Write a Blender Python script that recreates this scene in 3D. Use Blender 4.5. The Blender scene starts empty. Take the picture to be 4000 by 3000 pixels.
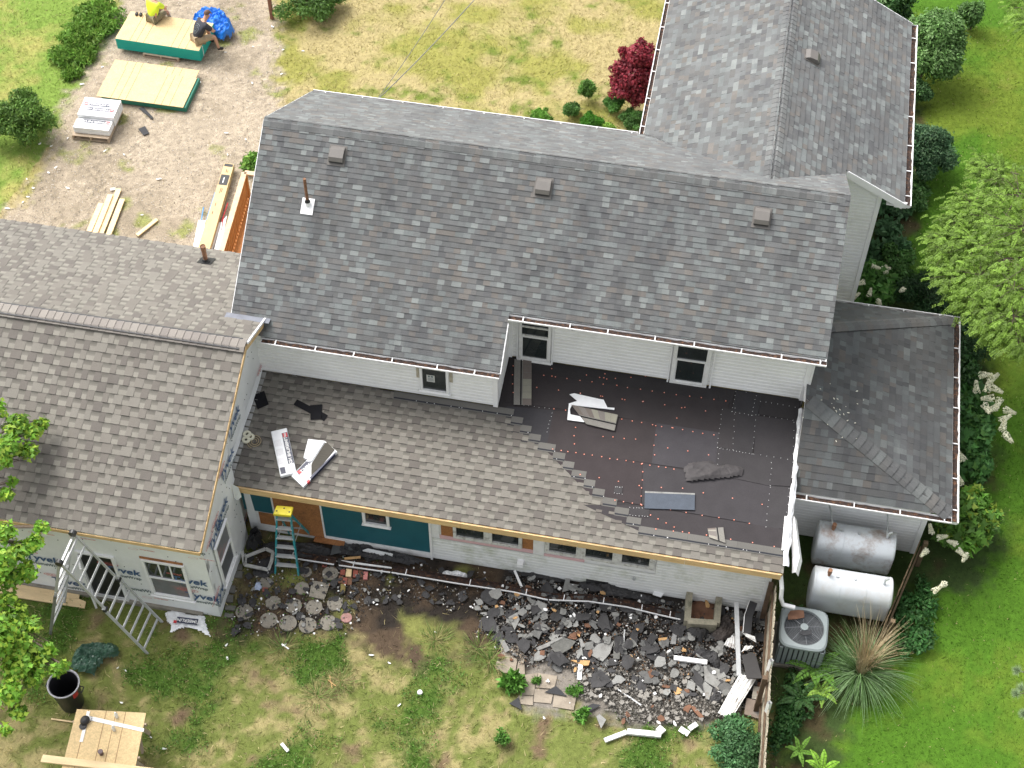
import bpy, bmesh, math, random
import numpy as np
from mathutils import Vector, Matrix, noise as mnoise
random.seed(11); RNG = np.random.default_rng(11)
S = bpy.context.scene; COL = S.collection

# ---------------------------------------------------------------- camera, sky, sun, exposure
CAMP = Vector((9.3622, -22.806, 28.0666)); YAW, PITCH, ROLL, FPX = -0.1768, -0.9033, 0.0099, 6005.9
FW = Vector((math.sin(YAW)*math.cos(PITCH), math.cos(YAW)*math.cos(PITCH), math.sin(PITCH)))
_rt = Vector((math.cos(YAW), -math.sin(YAW), 0)); _up = _rt.cross(FW)
RT = _rt*math.cos(ROLL) + _up*math.sin(ROLL); UP = -_rt*math.sin(ROLL) + _up*math.cos(ROLL)
cam = bpy.data.cameras.new('camera'); cam.sensor_width = 36; cam.lens = FPX/4000*36; cam.clip_start = .5; cam.clip_end = 2000
co = bpy.data.objects.new('camera', cam); COL.objects.link(co)
M = Matrix((RT, UP, -FW)).transposed().to_4x4(); M.translation = CAMP; co.matrix_world = M
S.camera = co
SUN_EL, SUN_AZ = math.radians(56), math.radians(-62)      # azimuth clockwise from +Y
w = bpy.data.worlds.new("World"); S.world = w; w.use_nodes = True
nt = w.node_tree; nt.nodes.clear()
sky = nt.nodes.new('ShaderNodeTexSky'); sky.sky_type = 'NISHITA'; sky.sun_disc = False
sky.sun_elevation = SUN_EL; sky.sun_rotation = SUN_AZ; sky.air_density = 1.0; sky.dust_density = 6.0; sky.ozone_density = 0.6
bg = nt.nodes.new('ShaderNodeBackground'); bg.inputs[1].default_value = 0.15
# a hazy white sky: most of the blue is taken out of the clear-sky model
hs = nt.nodes.new('ShaderNodeHueSaturation'); hs.inputs['Saturation'].default_value = 0.22
out = nt.nodes.new('ShaderNodeOutputWorld')
nt.links.new(sky.outputs[0], hs.inputs['Color']); nt.links.new(hs.outputs[0], bg.inputs[0]); nt.links.new(bg.outputs[0], out.inputs[0])
sl = bpy.data.lights.new('sun', 'SUN'); sl.energy = 0.8; sl.angle = math.radians(35); sl.color = (1, .965, .91)
so = bpy.data.objects.new('sun', sl); COL.objects.link(so)
sd = Vector((math.sin(SUN_AZ)*math.cos(SUN_EL), math.cos(SUN_AZ)*math.cos(SUN_EL), math.sin(SUN_EL)))
so.rotation_euler = sd.to_track_quat('Z', 'Y').to_euler(); so.location = (0, 0, 40)
S.view_settings.view_transform = 'Standard'; S.view_settings.look = 'None'; S.view_settings.exposure = 1.06; S.view_settings.gamma = 1

def at(px, py, z=0.0):
    d = FW + RT*((px-2000)/FPX) + UP*((1500-py)/FPX)
    return CAMP + d*((z-CAMP.z)/d.z)
def hit(px, py, P0, N):
    d = FW + RT*((px-2000)/FPX) + UP*((1500-py)/FPX)
    return CAMP + d*((Vector(P0)-CAMP).dot(N)/d.dot(N))

# ---------------------------------------------------------------- helpers
V3 = Vector
def rgb(r, g, b): return (r, g, b, 1.0)
MATS = {}
def mat(name, col=(.5,.5,.5), rough=.7, metal=0., var=.12, vscale=6., fine=.0, fscale=60., bump=0., bscale=80., attr=False,
        spec=.5, stain=None, sscale=1.5, samt=.5, stretch=None, trans=0., sheen=0.):
    """procedural material: base colour x attribute x coarse noise x fine noise, optional stain colour, optional bump"""
    if name in MATS: return MATS[name]
    m = bpy.data.materials.new(name); m.use_nodes = True; n = m.node_tree; L = n.links
    b = n.nodes['Principled BSDF']; b.inputs['Roughness'].default_value = rough; b.inputs['Metallic'].default_value = metal
    b.inputs['Specular IOR Level'].default_value = spec
    if sheen: b.inputs['Sheen Weight'].default_value = sheen; b.inputs['Sheen Roughness'].default_value = .45
    tc = n.nodes.new('ShaderNodeTexCoord'); vec = tc.outputs['Object']
    if stretch:
        mp = n.nodes.new('ShaderNodeMapping'); mp.inputs['Scale'].default_value = stretch
        L.new(vec, mp.inputs[0]); vec = mp.outputs[0]
    def nz(sc, det=3., ro=.6):
        t = n.nodes.new('ShaderNodeTexNoise'); t.inputs['Scale'].default_value = sc; t.inputs['Detail'].default_value = det
        t.inputs['Roughness'].default_value = ro; L.new(vec, t.inputs['Vector']); return t.outputs['Fac']
    def remap(s, lo, hi, a=.25, z=.75):
        r = n.nodes.new('ShaderNodeMapRange'); r.inputs[1].default_value = a; r.inputs[2].default_value = z
        r.inputs[3].default_value = lo; r.inputs[4].default_value = hi; L.new(s, r.inputs[0]); return r.outputs[0]
    def mul(c, f):
        x = n.nodes.new('ShaderNodeVectorMath'); x.operation = 'SCALE'; L.new(c, x.inputs[0]); L.new(f, x.inputs['Scale']); return x.outputs[0]
    if attr:
        a = n.nodes.new('ShaderNodeAttribute'); a.attribute_name = 'Col'; c = a.outputs['Color']
        if tuple(col) != (1,1,1):
            x = n.nodes.new('ShaderNodeVectorMath'); x.operation = 'MULTIPLY'; L.new(c, x.inputs[0]); x.inputs[1].default_value = col; c = x.outputs[0]
    else:
        r = n.nodes.new('ShaderNodeRGB'); r.outputs[0].default_value = (*col, 1); c = r.outputs[0]
    if stain:
        mx = n.nodes.new('ShaderNodeMix'); mx.data_type = 'RGBA'; L.new(remap(nz(sscale, 6., .7), 0, samt, .5, .68), mx.inputs[0])
        L.new(c, mx.inputs[6]); mx.inputs[7].default_value = (*stain, 1); c = mx.outputs[2]
    if var: c = mul(c, remap(nz(vscale), 1-var, 1+var))
    if fine: c = mul(c, remap(nz(fscale, 2., .7), 1-fine, 1+fine))
    L.new(c, b.inputs['Base Color'])
    if bump:
        bp_ = n.nodes.new('ShaderNodeBump'); bp_.inputs['Strength'].default_value = bump; bp_.inputs['Distance'].default_value = .02
        L.new(nz(bscale), bp_.inputs['Height']); L.new(bp_.outputs[0], b.inputs['Normal'])
    if trans:
        tr = n.nodes.new('ShaderNodeBsdfTranslucent'); L.new(c, tr.inputs[0]); ms = n.nodes.new('ShaderNodeMixShader'); ms.inputs[0].default_value = trans
        L.new(b.outputs[0], ms.inputs[1]); L.new(tr.outputs[0], ms.inputs[2]); L.new(ms.outputs[0], n.nodes['Material Output'].inputs[0])
    MATS[name] = m; return m

class MB:
    """mesh builder: verts, faces, material slots, per-corner colour"""
    def __init__(s): s.v = []; s.f = []; s.mi = []; s.c = []; s.col = (1,1,1); s.m = 0
    def face(s, pts, cols=None):
        i = len(s.v); s.v.extend([tuple(p) for p in pts]); s.f.append(tuple(range(i, i+len(pts)))); s.mi.append(s.m)
        if cols is None: cols = [s.col]*len(pts)
        s.c.extend(cols)
    def box(s, c, size, R=None, bev=0.):
        c = Vector(c); hx, hy, hz = [a/2 for a in size]
        P = [Vector((x,y,z)) for z in (-hz,hz) for y in (-hy,hy) for x in (-hx,hx)]
        if R is not None: P = [R @ p for p in P]
        P = [p+c for p in P]
        for q in ((0,2,3,1),(4,5,7,6),(0,1,5,4),(2,6,7,3),(0,4,6,2),(1,3,7,5)): s.face([P[k] for k in q])
    def bar(s, A, B, wd, h, up=(0,0,1)):
        A = Vector(A); B = Vector(B); d = (B-A); L = d.length
        if L < 1e-6: return
        d.normalize(); u = Vector(up); sx = d.cross(u)
        if sx.length < 1e-4: sx = d.cross(Vector((1,0,0)))
        sx.normalize(); uz = sx.cross(d)
        R = Matrix((d, sx, uz)).transposed(); s.box((A+B)/2, (L, wd, h), R)
    def prism(s, poly, P0, U, V, N, n0, n1):
        """poly in (u,v); extrude along N from n0 to n1"""
        P0, U, V, N = Vector(P0), Vector(U), Vector(V), Vector(N)
        a = [P0+U*u+V*v+N*n0 for u, v in poly]; b = [P0+U*u+V*v+N*n1 for u, v in poly]
        s.face(a[::-1]); s.face(b)
        k = len(poly)
        for i in range(k): j = (i+1) % k; s.face([a[i], a[j], b[j], b[i]])
    def tube(s, path, r, n=8, cap=True):
        path = [Vector(p) for p in path]; rr = r if isinstance(r, (list, tuple)) else [r]*len(path)
        rings = []; prev = None
        for i, p in enumerate(path):
            d = (path[min(i+1, len(path)-1)]-path[max(i-1, 0)]).normalized()
            a = prev if prev is not None else (Vector((0,0,1)) if abs(d.z) < .9 else Vector((1,0,0)))
            x = d.cross(a)
            if x.length < 1e-5: x = d.cross(Vector((0,1,0)))
            x.normalize(); y = x.cross(d).normalized(); prev = y
            rings.append([p+(x*math.cos(2*math.pi*k/n)+y*math.sin(2*math.pi*k/n))*rr[i] for k in range(n)])
        for a, b in zip(rings, rings[1:]):
            for k in range(n): j = (k+1) % n; s.face([a[k], a[j], b[j], b[k]])
        if cap: s.face(rings[0][::-1]); s.face(rings[-1])
    def lathe(s, prof, c=(0,0,0), n=24, R=None, sx=1., sy=1.):
        c = Vector(c); rings = []
        for r, z in prof:
            ring = [Vector((r*sx*math.cos(2*math.pi*k/n), r*sy*math.sin(2*math.pi*k/n), z)) for k in range(n)]
            if R is not None: ring = [R @ p for p in ring]
            rings.append([p+c for p in ring])
        for a, b in zip(rings, rings[1:]):
            for k in range(n): j = (k+1) % n; s.face([a[k], a[j], b[j], b[k]])
    def add(s, o, T=None):
        i = len(s.v); s.v.extend([tuple(T @ Vector(p)) for p in o.v] if T else o.v); s.f.extend([tuple(k+i for k in f) for f in o.f]); s.mi.extend(o.mi); s.c.extend(o.c)
    def build(s, name, mats, parent=None, smooth=False, weld=0, bevel=0, loc=None, **tags):
        me = bpy.data.meshes.new(name); off = Vector(loc) if loc is not None else None
        vs = s.v if off is None else [tuple(Vector(p)-off) for p in s.v]
        me.from_pydata(vs, [], s.f)
        for m in (mats if isinstance(mats, (list, tuple)) else [mats]): me.materials.append(m)
        me.polygons.foreach_set('material_index', s.mi)
        ca = me.color_attributes.new('Col', 'FLOAT_COLOR', 'CORNER')
        arr = np.ones((len(s.c), 4), dtype=np.float32); arr[:, :3] = np.array([c[:3] for c in s.c], dtype=np.float32)
        ca.data.foreach_set('color', arr.ravel())
        if weld or bevel:
            bm = bmesh.new(); bm.from_mesh(me); bmesh.ops.remove_doubles(bm, verts=bm.verts, dist=weld or 1e-5)
            if bevel:
                bmesh.ops.bevel(bm, geom=[e for e in bm.edges if e.calc_face_angle(0) > .5], offset=bevel, segments=2, profile=.5, affect='EDGES', clamp_overlap=True)
            bm.to_mesh(me); bm.free()
        if smooth: me.polygons.foreach_set('use_smooth', [True]*len(me.polygons))
        me.update()
        o = bpy.data.objects.new(name, me); COL.objects.link(o)
        if parent is not None:
            o.parent = parent
            o.matrix_parent_inverse = parent.matrix_basis.inverted()
        if off is not None: o.location = off
        tag(o, **tags); return o

def tag(o, label=None, cat=None, group=None, kind=None):
    if label: o['label'] = label
    if cat: o['category'] = cat
    if group: o['group'] = group
    if kind: o['kind'] = kind
    return o
def thing(name, label, cat, loc=(0,0,0), rz=0., group=None):
    o = bpy.data.objects.new(name, None); COL.objects.link(o); o.location = loc; o.rotation_euler = (0,0,rz); o.empty_display_size = .2
    return tag(o, label, cat, group)
def child(mb, name, mats, parent, **k):
    """mesh given in the parent's local coordinates"""
    o = mb.build(name, mats, None, **k); o.parent = parent; return o
def copy_thing(root, loc=None, rz=None, label=None, rot=None, scale=None):
    def cp(o, par):
        c = o.copy(); COL.objects.link(c); c.parent = par
        if par is not None: c.matrix_parent_inverse = o.matrix_parent_inverse.copy()
        for ch in [x for x in bpy.data.objects if x.parent == o]: cp(ch, c)
        return c
    r = cp(root, None)
    if loc is not None: r.location = loc
    if rz is not None: r.rotation_euler = (0,0,rz)
    if rot is not None: r.rotation_euler = rot
    if scale is not None: r.scale = scale
    if label: r['label'] = label
    return r

def clip_rect(poly, u0, u1, v0, v1):
    def cl(P, inside, cut):
        out_ = []
        for i in range(len(P)):
            a, b = P[i-1], P[i]; ia, ib = inside(a), inside(b)
            if ib:
                if not ia: out_.append(cut(a, b))
                out_.append(b)
            elif ia: out_.append(cut(a, b))
        return out_
    def cu(k): return lambda a, b: (k, a[1]+(b[1]-a[1])*(k-a[0])/(b[0]-a[0]))
    def cv(k): return lambda a, b: (a[0]+(b[0]-a[0])*(k-a[1])/(b[1]-a[1]), k)
    P = cl(poly, lambda p: p[0] >= u0-1e-9, cu(u0))
    if P: P = cl(P, lambda p: p[0] <= u1+1e-9, cu(u1))
    if P: P = cl(P, lambda p: p[1] >= v0-1e-9, cv(v0))
    if P: P = cl(P, lambda p: p[1] <= v1+1e-9, cv(v1))
    return P
def area(P): return .5*abs(sum(P[i-1][0]*P[i][1]-P[i][0]*P[i-1][1] for i in range(len(P)))) if P else 0

def frame(A, B, up):
    """A->B is U, V is the up-slope direction perpendicular to U, N the outward normal"""
    A, B = Vector(A), Vector(B); U = (B-A).normalized(); V = (Vector(up)-U*Vector(up).dot(U)).normalized(); N = U.cross(V)
    return A, U, V, N
def siding(mb, poly, F, exp, c):
    """dutch-lap boards: flat face, sloped cove at the top, shade line of each lap painted in as darker colour"""
    P0, U, V, N = F; vs = [p[1] for p in poly]; us = [p[0] for p in poly]; v = min(vs); t = .017; d = tuple(x*.42 for x in c)  # d: board colour darkened, painted shade for the crevice and butt edge
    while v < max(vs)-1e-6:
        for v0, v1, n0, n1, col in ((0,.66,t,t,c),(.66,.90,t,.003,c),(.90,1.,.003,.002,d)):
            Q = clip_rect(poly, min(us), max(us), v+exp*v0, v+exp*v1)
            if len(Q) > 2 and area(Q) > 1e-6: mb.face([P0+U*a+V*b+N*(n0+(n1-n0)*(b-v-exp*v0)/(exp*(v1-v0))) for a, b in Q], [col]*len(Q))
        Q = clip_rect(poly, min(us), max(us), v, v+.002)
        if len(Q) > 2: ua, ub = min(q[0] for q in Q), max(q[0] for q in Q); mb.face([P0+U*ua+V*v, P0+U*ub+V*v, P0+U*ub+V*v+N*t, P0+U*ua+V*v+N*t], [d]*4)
        v += exp
def courses(mb, poly, F, exp, tabs, vmin=None, skirt=(.035,.034,.034), umax=None):
    """lay overlapping courses on poly; tabs(row, u)-> (width, lift, colour_bottom, colour_top)"""
    P0, U, V, N = F
    vs = [p[1] for p in poly]; us = [p[0] for p in poly]; v = min(vs) if vmin is None else vmin; row = 0
    while v < max(vs)-1e-6:
        u = min(us)-random.random()*.2
        um = max(us) if umax is None else umax(row)
        while u < um:
            wd, lift, c0, c1 = tabs(row, u)
            Q = clip_rect(poly, u, min(u+wd, um), v, v+exp)
            if len(Q) > 2 and area(Q) > 1e-5:
                top = [P0+U*a+V*b+N*(lift*(1-(b-v)/exp)+.001) for a, b in Q]
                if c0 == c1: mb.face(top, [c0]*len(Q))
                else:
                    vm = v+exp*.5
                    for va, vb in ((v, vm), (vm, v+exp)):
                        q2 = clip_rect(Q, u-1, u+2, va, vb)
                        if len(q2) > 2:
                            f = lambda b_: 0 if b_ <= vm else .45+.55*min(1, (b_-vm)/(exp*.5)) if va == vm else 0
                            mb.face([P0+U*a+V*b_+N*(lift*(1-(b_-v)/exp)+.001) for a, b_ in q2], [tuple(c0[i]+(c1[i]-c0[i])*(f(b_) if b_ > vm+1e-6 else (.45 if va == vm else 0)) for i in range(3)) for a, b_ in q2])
                for i in range(len(Q)):
                    a, b = Q[i-1], Q[i]
                    if abs(a[1]-v) < 1e-6 and abs(b[1]-v) < 1e-6 or (abs(a[0]-b[0]) < 1e-6 and lift > .009):
                        mb.face([P0+U*a[0]+V*a[1]-N*.003, P0+U*b[0]+V*b[1]-N*.003, top[i], top[i-1]], [skirt]*4)
            u += wd
        v += exp; row += 1
PAL_OLD = [(.142,.156,.155),(.110,.113,.114),(.106,.103,.100),(.076,.077,.080),(.132,.119,.107),(.188,.203,.198),(.122,.129,.129),(.093,.094,.094)]
W_OLD = [5,6,5,3,3,2,5,4]
def old_tabs(row, u):
    c = random.choices(PAL_OLD, W_OLD)[0]; k = random.uniform(.92, 1.08); c = tuple((a*.78+m_*.22)*k*1.06 for a, m_ in zip(c, (.116,.120,.119)))
    return (random.choice((.11,.14,.17,.20,.15)), random.choice((.007,.013)), c, c)
def new_tabs(row, u):
    new_tabs.n += 1
    if new_tabs.n % 2:
        c = random.choice([(.122,.110,.097),(.138,.126,.110),(.112,.101,.090),(.165,.154,.134),(.150,.138,.120)]); return (random.choice((.12,.15,.18,.22)), .015, c, c)
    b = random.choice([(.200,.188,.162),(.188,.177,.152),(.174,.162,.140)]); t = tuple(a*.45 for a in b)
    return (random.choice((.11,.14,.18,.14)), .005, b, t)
new_tabs.n = 0
def lap_tabs(c=(.84,.84,.83), lift=.02, wd=3.66):
    return lambda row, u: (wd+random.random(), lift, c, c)
def cap_row(mb, A, B, s1, s2, pal, half=.15, exp=.14, lift=.012, base=.006, bev=.05, dkf=.6):
    """ridge or hip cap shingles from A to B; s1, s2: directions down the two slopes"""
    A, B = Vector(A), Vector(B); L = (B-A).length; d = (B-A)/L; n = int(L/exp); s1 = Vector(s1).normalized(); s2 = Vector(s2).normalized()
    up = -(s1+s2); up = up.normalized() if up.length > .05 else Vector((0,0,1))
    for i in range(n):
        c = random.choice(pal); k = random.uniform(.92, 1.08); mm = [sum(q[i] for q in pal)/len(pal) for i in range(3)]; c = tuple((a*.5+m_*.5)*k*1.12 for a, m_ in zip(c, mm)); mb.col = c
        a = A+d*(i*exp); b = A+d*((i+1)*exp+.02)
        def prof(p, h):
            return [p+s1*half+up*(h*.6), p+s1*bev+up*(h+.002), p+s2*bev+up*(h+.002), p+s2*half+up*(h*.6)]
        p0 = prof(a, base+lift); p1 = prof(b, base)
        for k2 in range(3): mb.face([p0[k2], p0[k2+1], p1[k2+1], p1[k2]])
        dk = tuple(x*dkf for x in c)
        mb.face([p0[0], p0[1], p0[2], p0[3], p0[3]-up*(lift+base), p0[0]-up*(lift+base)], [dk]*6)
        for q in (0, 3): mb.face([p0[q], p1[q], p1[q]-up*(base+.01), p0[q]-up*(base+.01)], [dk]*4)

def text_mesh(txt, size, M4, depth=.002, offset=0., shear=0., spacing=1.):
    cu = bpy.data.curves.new('t', 'FONT'); cu.body = txt; cu.size = size; cu.extrude = depth; cu.offset = offset; cu.shear = shear; cu.space_character = spacing
    cu.align_x = 'CENTER'; cu.align_y = 'CENTER'; cu.resolution_u = 3
    o = bpy.data.objects.new('t', cu); me = bpy.data.meshes.new_from_object(o); bpy.data.objects.remove(o)
    mb = MB(); V = [M4 @ v.co for v in me.vertices]
    for p in me.polygons: mb.face([V[i] for i in p.vertices])
    bpy.data.meshes.remove(me); return mb
def basis(P, X, Y, Z=None):
    X = Vector(X).normalized(); Y = Vector(Y); Y = (Y-X*Y.dot(X)).normalized(); Z = X.cross(Y)
    m = Matrix((X, Y, Z)).transposed().to_4x4(); m.translation = Vector(P); return m

# numpy value noise
_LAT = RNG.random((256, 256))
def vn(x, y, sc=1., seed=0):
    x = np.asarray(x)*sc+seed*17.3; y = np.asarray(y)*sc+seed*31.7; xi = np.floor(x).astype(int); yi = np.floor(y).astype(int); fx = x-xi; fy = y-yi
    fx = fx*fx*(3-2*fx); fy = fy*fy*(3-2*fy); g = lambda a, b: _LAT[a % 256, b % 256]
    return (g(xi,yi)*(1-fx)+g(xi+1,yi)*fx)*(1-fy)+(g(xi,yi+1)*(1-fx)+g(xi+1,yi+1)*fx)*fy
def fbm(x, y, sc=1., seed=0, o=4):
    t = 0; a = .5; n = 0
    for k in range(o): t = t+a*vn(x, y, sc*2**k, seed+k*3); n += a; a *= .5
    return t/n
# ---------------------------------------------------------------- measured house numbers (metres)
L, Zr, Ybk, Zbk = 12.114, 6.358, 3.08, 4.44
Ylo, Zlo, Yup = -3.716, 3.798, -2.719
SM = (Zr-Zlo)/(-Ylo); Zup = Zr+SM*Yup; SMB = (Zr-Zbk)/Ybk
xs, xsw, ywl, ywu, xwr = 5.705, 5.617, -3.57, -2.30, 11.89
Re, Rze, mR, RxR, RyW, RxW = -6.329, 2.128, .1122, 11.858, -5.99, 11.705
xg, Lyf, Lze, Lyr, Lzr, Lyb = .700, -8.347, 2.762, -4.512, 4.468, -.645
SL = (Lzr-Lze)/(Lyr-Lyf); Lzb = Lzr-SL*(Lyb-Lyr); Lwx, Lwy = .66, -8.21
PxR, PyF, PyB, Pz, sx, sf, sb, Pwx, Pwy = 15.09, -4.343, .987, 2.134, .3258, .6477, .593, 14.764, -3.916
Wxr, WxL, WxR, Wzr, Wze, Wyf, Wwx, Wwy, WyB = 10.522, 7.687, 13.504, 6.04, 4.44, 1.992, 13.014, 2.18, 8.2
Rz = lambda y: Rze+mR*(y-Re)
atR = lambda px, py, up=0.: hit(px, py, (0, Re, Rze+up), Vector((0, -mR, 1)).normalized())
atM = lambda px, py: hit(px, py, (0, 0, Zr), Vector((0, -SM, 1)).normalized())
atY = lambda px, py, y: hit(px, py, (0, y, 0), Vector((0, 1, 0)))
atX = lambda px, py, x: hit(px, py, (x, 0, 0), Vector((1, 0, 0)))

# ---------------------------------------------------------------- ground: one grid of quads, shared out between the sheets of different ground
def inpoly(x, y, poly):
    r = np.zeros(x.shape, bool); n = len(poly)
    for i in range(n):
        x0, y0 = poly[i-1][0], poly[i-1][1]; x1, y1 = poly[i][0], poly[i][1]
        if y0 == y1: continue
        c = ((y0 > y) != (y1 > y)) & (x < (x1-x0)*(y-y0)/(y1-y0)+x0); r ^= c
    return r
def gp(pts): return [at(*p)[:2] for p in pts]
DRIVE = gp([(500,-700),(470,0),(400,130),(330,250),(225,400),(190,560),(130,720),(-60,900),(-400,1100),(-400,1500),(300,1500),(1100,1100),(1030,700),(1090,420),(1090,280),(1075,130),(1040,-700)])
DIRT = gp([(850,2480),(960,2500),(1350,2480),(1500,2640),(1900,2500),(2000,2600),(2600,2830),(2900,2850),(3010,2800),(3010,2100),(900,2100)])
RUBBLE = gp([(1880,2400),(1980,2640),(2150,2720),(2300,2800),(2560,2860),(2800,2850),(3000,2700),(3000,2300),(1980,2230)])
PATIO = gp([(2040,2540),(1990,2700),(2060,2800),(2300,2810),(2560,2860),(2800,2840),(2800,2600)])
SIDE = gp([(3020,3300),(3040,2100),(3500,1500),(3300,500),(3250,-900),(5500,-900),(5500,3300)])
BED = gp([(3000,1850),(3640,1990),(3590,2350),(3480,2600),(3250,2850),(3300,3100),(3010,3100)])
BED2 = gp([(3300,400),(3640,380),(3560,950),(3520,1100),(3780,1250),(3900,1800),(3860,2300),(3700,2350),(3540,2300),(3300,1500)])
_zx = np.arange(-18, 26, .1); _zy = np.arange(-19, 19, .1); _ZX, _ZY = np.meshgrid(_zx, _zy, indexing='xy')
def _blur(m, r, it=2):
    m = m.astype(float)
    for _ in range(it):
        for ax in (0, 1):
            k = 2*r+1; pd = [(0,0),(0,0)]; pd[ax] = (r+1, r); c = np.cumsum(np.pad(m, pd, mode='edge'), axis=ax)
            m = (np.take(c, range(k, c.shape[ax]), ax)-np.take(c, range(0, c.shape[ax]-k), ax))/k
    return m
_ZM = {k: _blur(inpoly(_ZX, _ZY, p), r) for k, p, r in (('drive', DRIVE, 4), ('dirt', DIRT, 5), ('rub', RUBBLE, 3), ('side', SIDE, 1), ('patio', PATIO, 2))}
_ZM['bed'] = np.maximum(_blur(inpoly(_ZX, _ZY, BED), 4), _blur(inpoly(_ZX, _ZY, BED2), 4))
def zones(x, y):
    """soft zone weights whose edges are broken up by noise"""
    fx = np.clip((x+18)/.1, 0, len(_zx)-1.001); fy = np.clip((y+19)/.1, 0, len(_zy)-1.001); xi = fx.astype(int); yi = fy.astype(int)
    nz = (fbm(x, y, 1.1, 1)-.5)*.9+(fbm(x, y, 5., 5, 3)-.5)*.9; out_ = {}
    for k, m in _ZM.items():
        v = m[yi, xi]; w_ = .0 if k == 'side' else 1.; out_[k] = np.clip((v-.5+nz*w_*np.minimum(1, 4*v*(1-v)))*2.2+.5, 0, 1)
    return out_
def ground_color(x, y):
    z = zones(x, y); n = x.shape; C = np.zeros(n+(3,))
    a = fbm(x, y, .55, 2); b = fbm(x, y, 1.7, 7); c = fbm(x, y, 5., 11, 3); d = vn(x, y, 14., 3)
    A = lambda *v: np.array(v)
    def mix(p, q, t): t = np.clip(t, 0, 1)[..., None]; return p*(1-t)+q*t
    dry, yel, grn, drt = A(.35,.29,.14), A(.25,.24,.065), A(.13,.17,.03), A(.17,.12,.08)
    f2 = fbm(x, y, 1.1, 71, 5); top = mix(dry, yel, (a-.44)*3.5+(f2-.5)*3.5+.15); top = mix(top, grn, (b-.6)*4+(c-.5)*2)            # worn lawn behind the house
    left = x < -8.2+(y-3)*.12
    tl = mix(A(.16,.24,.045), A(.30,.29,.09), (a-.5)*5+(c-.5)); top = np.where((left & (y > 0))[..., None], tl, top)
    yard = mix(A(.13,.155,.04), A(.28,.24,.11), (a-.5)*3.5+(c-.5)*3.5+.25); yard = mix(yard, A(.15,.105,.065), (b-.62)*5+(c-.5)*2); yard = mix(yard, A(.065,.12,.02), (fbm(x, y, .9, 21)-.55)*7+(c-.5)*2)
    side = mix(A(.060,.138,.012), A(.118,.168,.02), (fbm(x, y, .35, 9)-.5)*5+(c-.5)*.8); side = mix(side, A(.17,.15,.04), (fbm(x, y, .8, 13)-.76)*4)
    grav = mix(A(.36,.30,.225), A(.29,.24,.175), (a-.52)*5+(c-.5)*2); grav = grav*(1+(d-.5)[..., None]*.3)
    grav = mix(grav, A(.24,.25,.09), (b-.66)*9)
    C = np.where((y < -4)[..., None], yard, top)
    dd = mix(A(.085,.06,.04), A(.03,.025,.021), (b-.45)*5); dd = mix(dd, A(.19,.2,.06), (fbm(x, y, 1.3, 33)-.6)*7)
    C = mix(C, dd, z['dirt']); C = mix(C, mix(A(.05,.043,.038), A(.02,.019,.019), (b-.42)*5), z['rub'])
    C = mix(C, A(.20,.18,.155)*(1+(c-.5)[..., None]*.5), z['patio']*np.clip((b-.30)*9, 0, 1))
    C = mix(C, side, z['side']); C = mix(C, mix(A(.035,.055,.018), A(.06,.04,.025), (b-.5)*5), z['bed']*.9)
    C = mix(C, grav, z['drive'])
    return C*(1+(d-.5)[..., None]*.22), z
def edges(a, b, step, far):
    f = np.arange(a, b+1e-6, step); o = np.array([0.5, 2, 6, 15, 40, 120, 400]); return np.concatenate([a-o[::-1], f, b+o])
gx = edges(-16, 24, .07, 0); gy = edges(-17, 17, .07, 0)
GX, GY = np.meshgrid(gx, gy, indexing='xy')
gcol, gz = ground_color(GX, GY)
GZ = (fbm(GX, GY, .8, 4)-.5)*.05
GZ = GZ+np.where(gz['drive'] > .5, (vn(GX, GY, 9., 8)-.5)*.02, (vn(GX, GY, 7., 8)-.5)*.03)-.02
GZ = np.minimum(GZ, .0)
GZ[(GX < -16) | (GX > 24) | (GY < -17) | (GY > 17)] = -.02
cx = (GX[:-1,:-1]+GX[1:,1:])/2; cy = (GY[:-1,:-1]+GY[1:,1:])/2
zz = zones(cx, cy)
kind = np.where(zz['side'] > .5, 2, np.where(cy < -4, 3, 1)); kind = np.where(zz['drive'] > .5, 0, kind)
m_ground = mat('ground_soil', (1,1,1), .95, attr=True, var=.18, vscale=9, fine=.28, fscale=55, bump=.5, bscale=45, spec=.15)
m_gravel = mat('gravel', (1,1,1), .95, attr=True, var=.10, vscale=7, fine=.42, fscale=38, bump=.9, bscale=38, spec=.2)
ny, nx = GX.shape; idx = np.arange(ny*nx).reshape(ny, nx)
for k, nm in ((0, 'driveway'), (1, 'lawn'), (2, 'side_lawn'), (3, 'back_yard')):
    sel = kind == k; q = np.stack([idx[:-1,:-1][sel], idx[:-1,1:][sel], idx[1:,1:][sel], idx[1:,:-1][sel]], 1)
    u, inv = np.unique(q, return_inverse=True); inv = inv.reshape(q.shape)
    me = bpy.data.meshes.new(nm); co_ = np.stack([GX.ravel()[u], GY.ravel()[u], GZ.ravel()[u]], 1).astype(np.float32)
    me.vertices.add(len(u)); me.vertices.foreach_set('co', co_.ravel())
    me.loops.add(inv.size); me.loops.foreach_set('vertex_index', inv.ravel().astype(np.int32))
    me.polygons.add(len(inv)); me.polygons.foreach_set('loop_start', np.arange(0, inv.size, 4, dtype=np.int32)); me.polygons.foreach_set('loop_total', np.full(len(inv), 4, dtype=np.int32))
    me.update(calc_edges=True)
    ca = me.color_attributes.new('Col', 'FLOAT_COLOR', 'POINT'); cc = np.ones((len(u), 4), np.float32); cc[:, :3] = gcol.reshape(-1, 3)[u]; ca.data.foreach_set('color', cc.ravel())
    me.materials.append(m_gravel if k == 0 else m_ground); me.polygons.foreach_set('use_smooth', [True]*len(me.polygons))
    o = bpy.data.objects.new(nm, me); COL.objects.link(o); tag(o, kind='structure')

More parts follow.
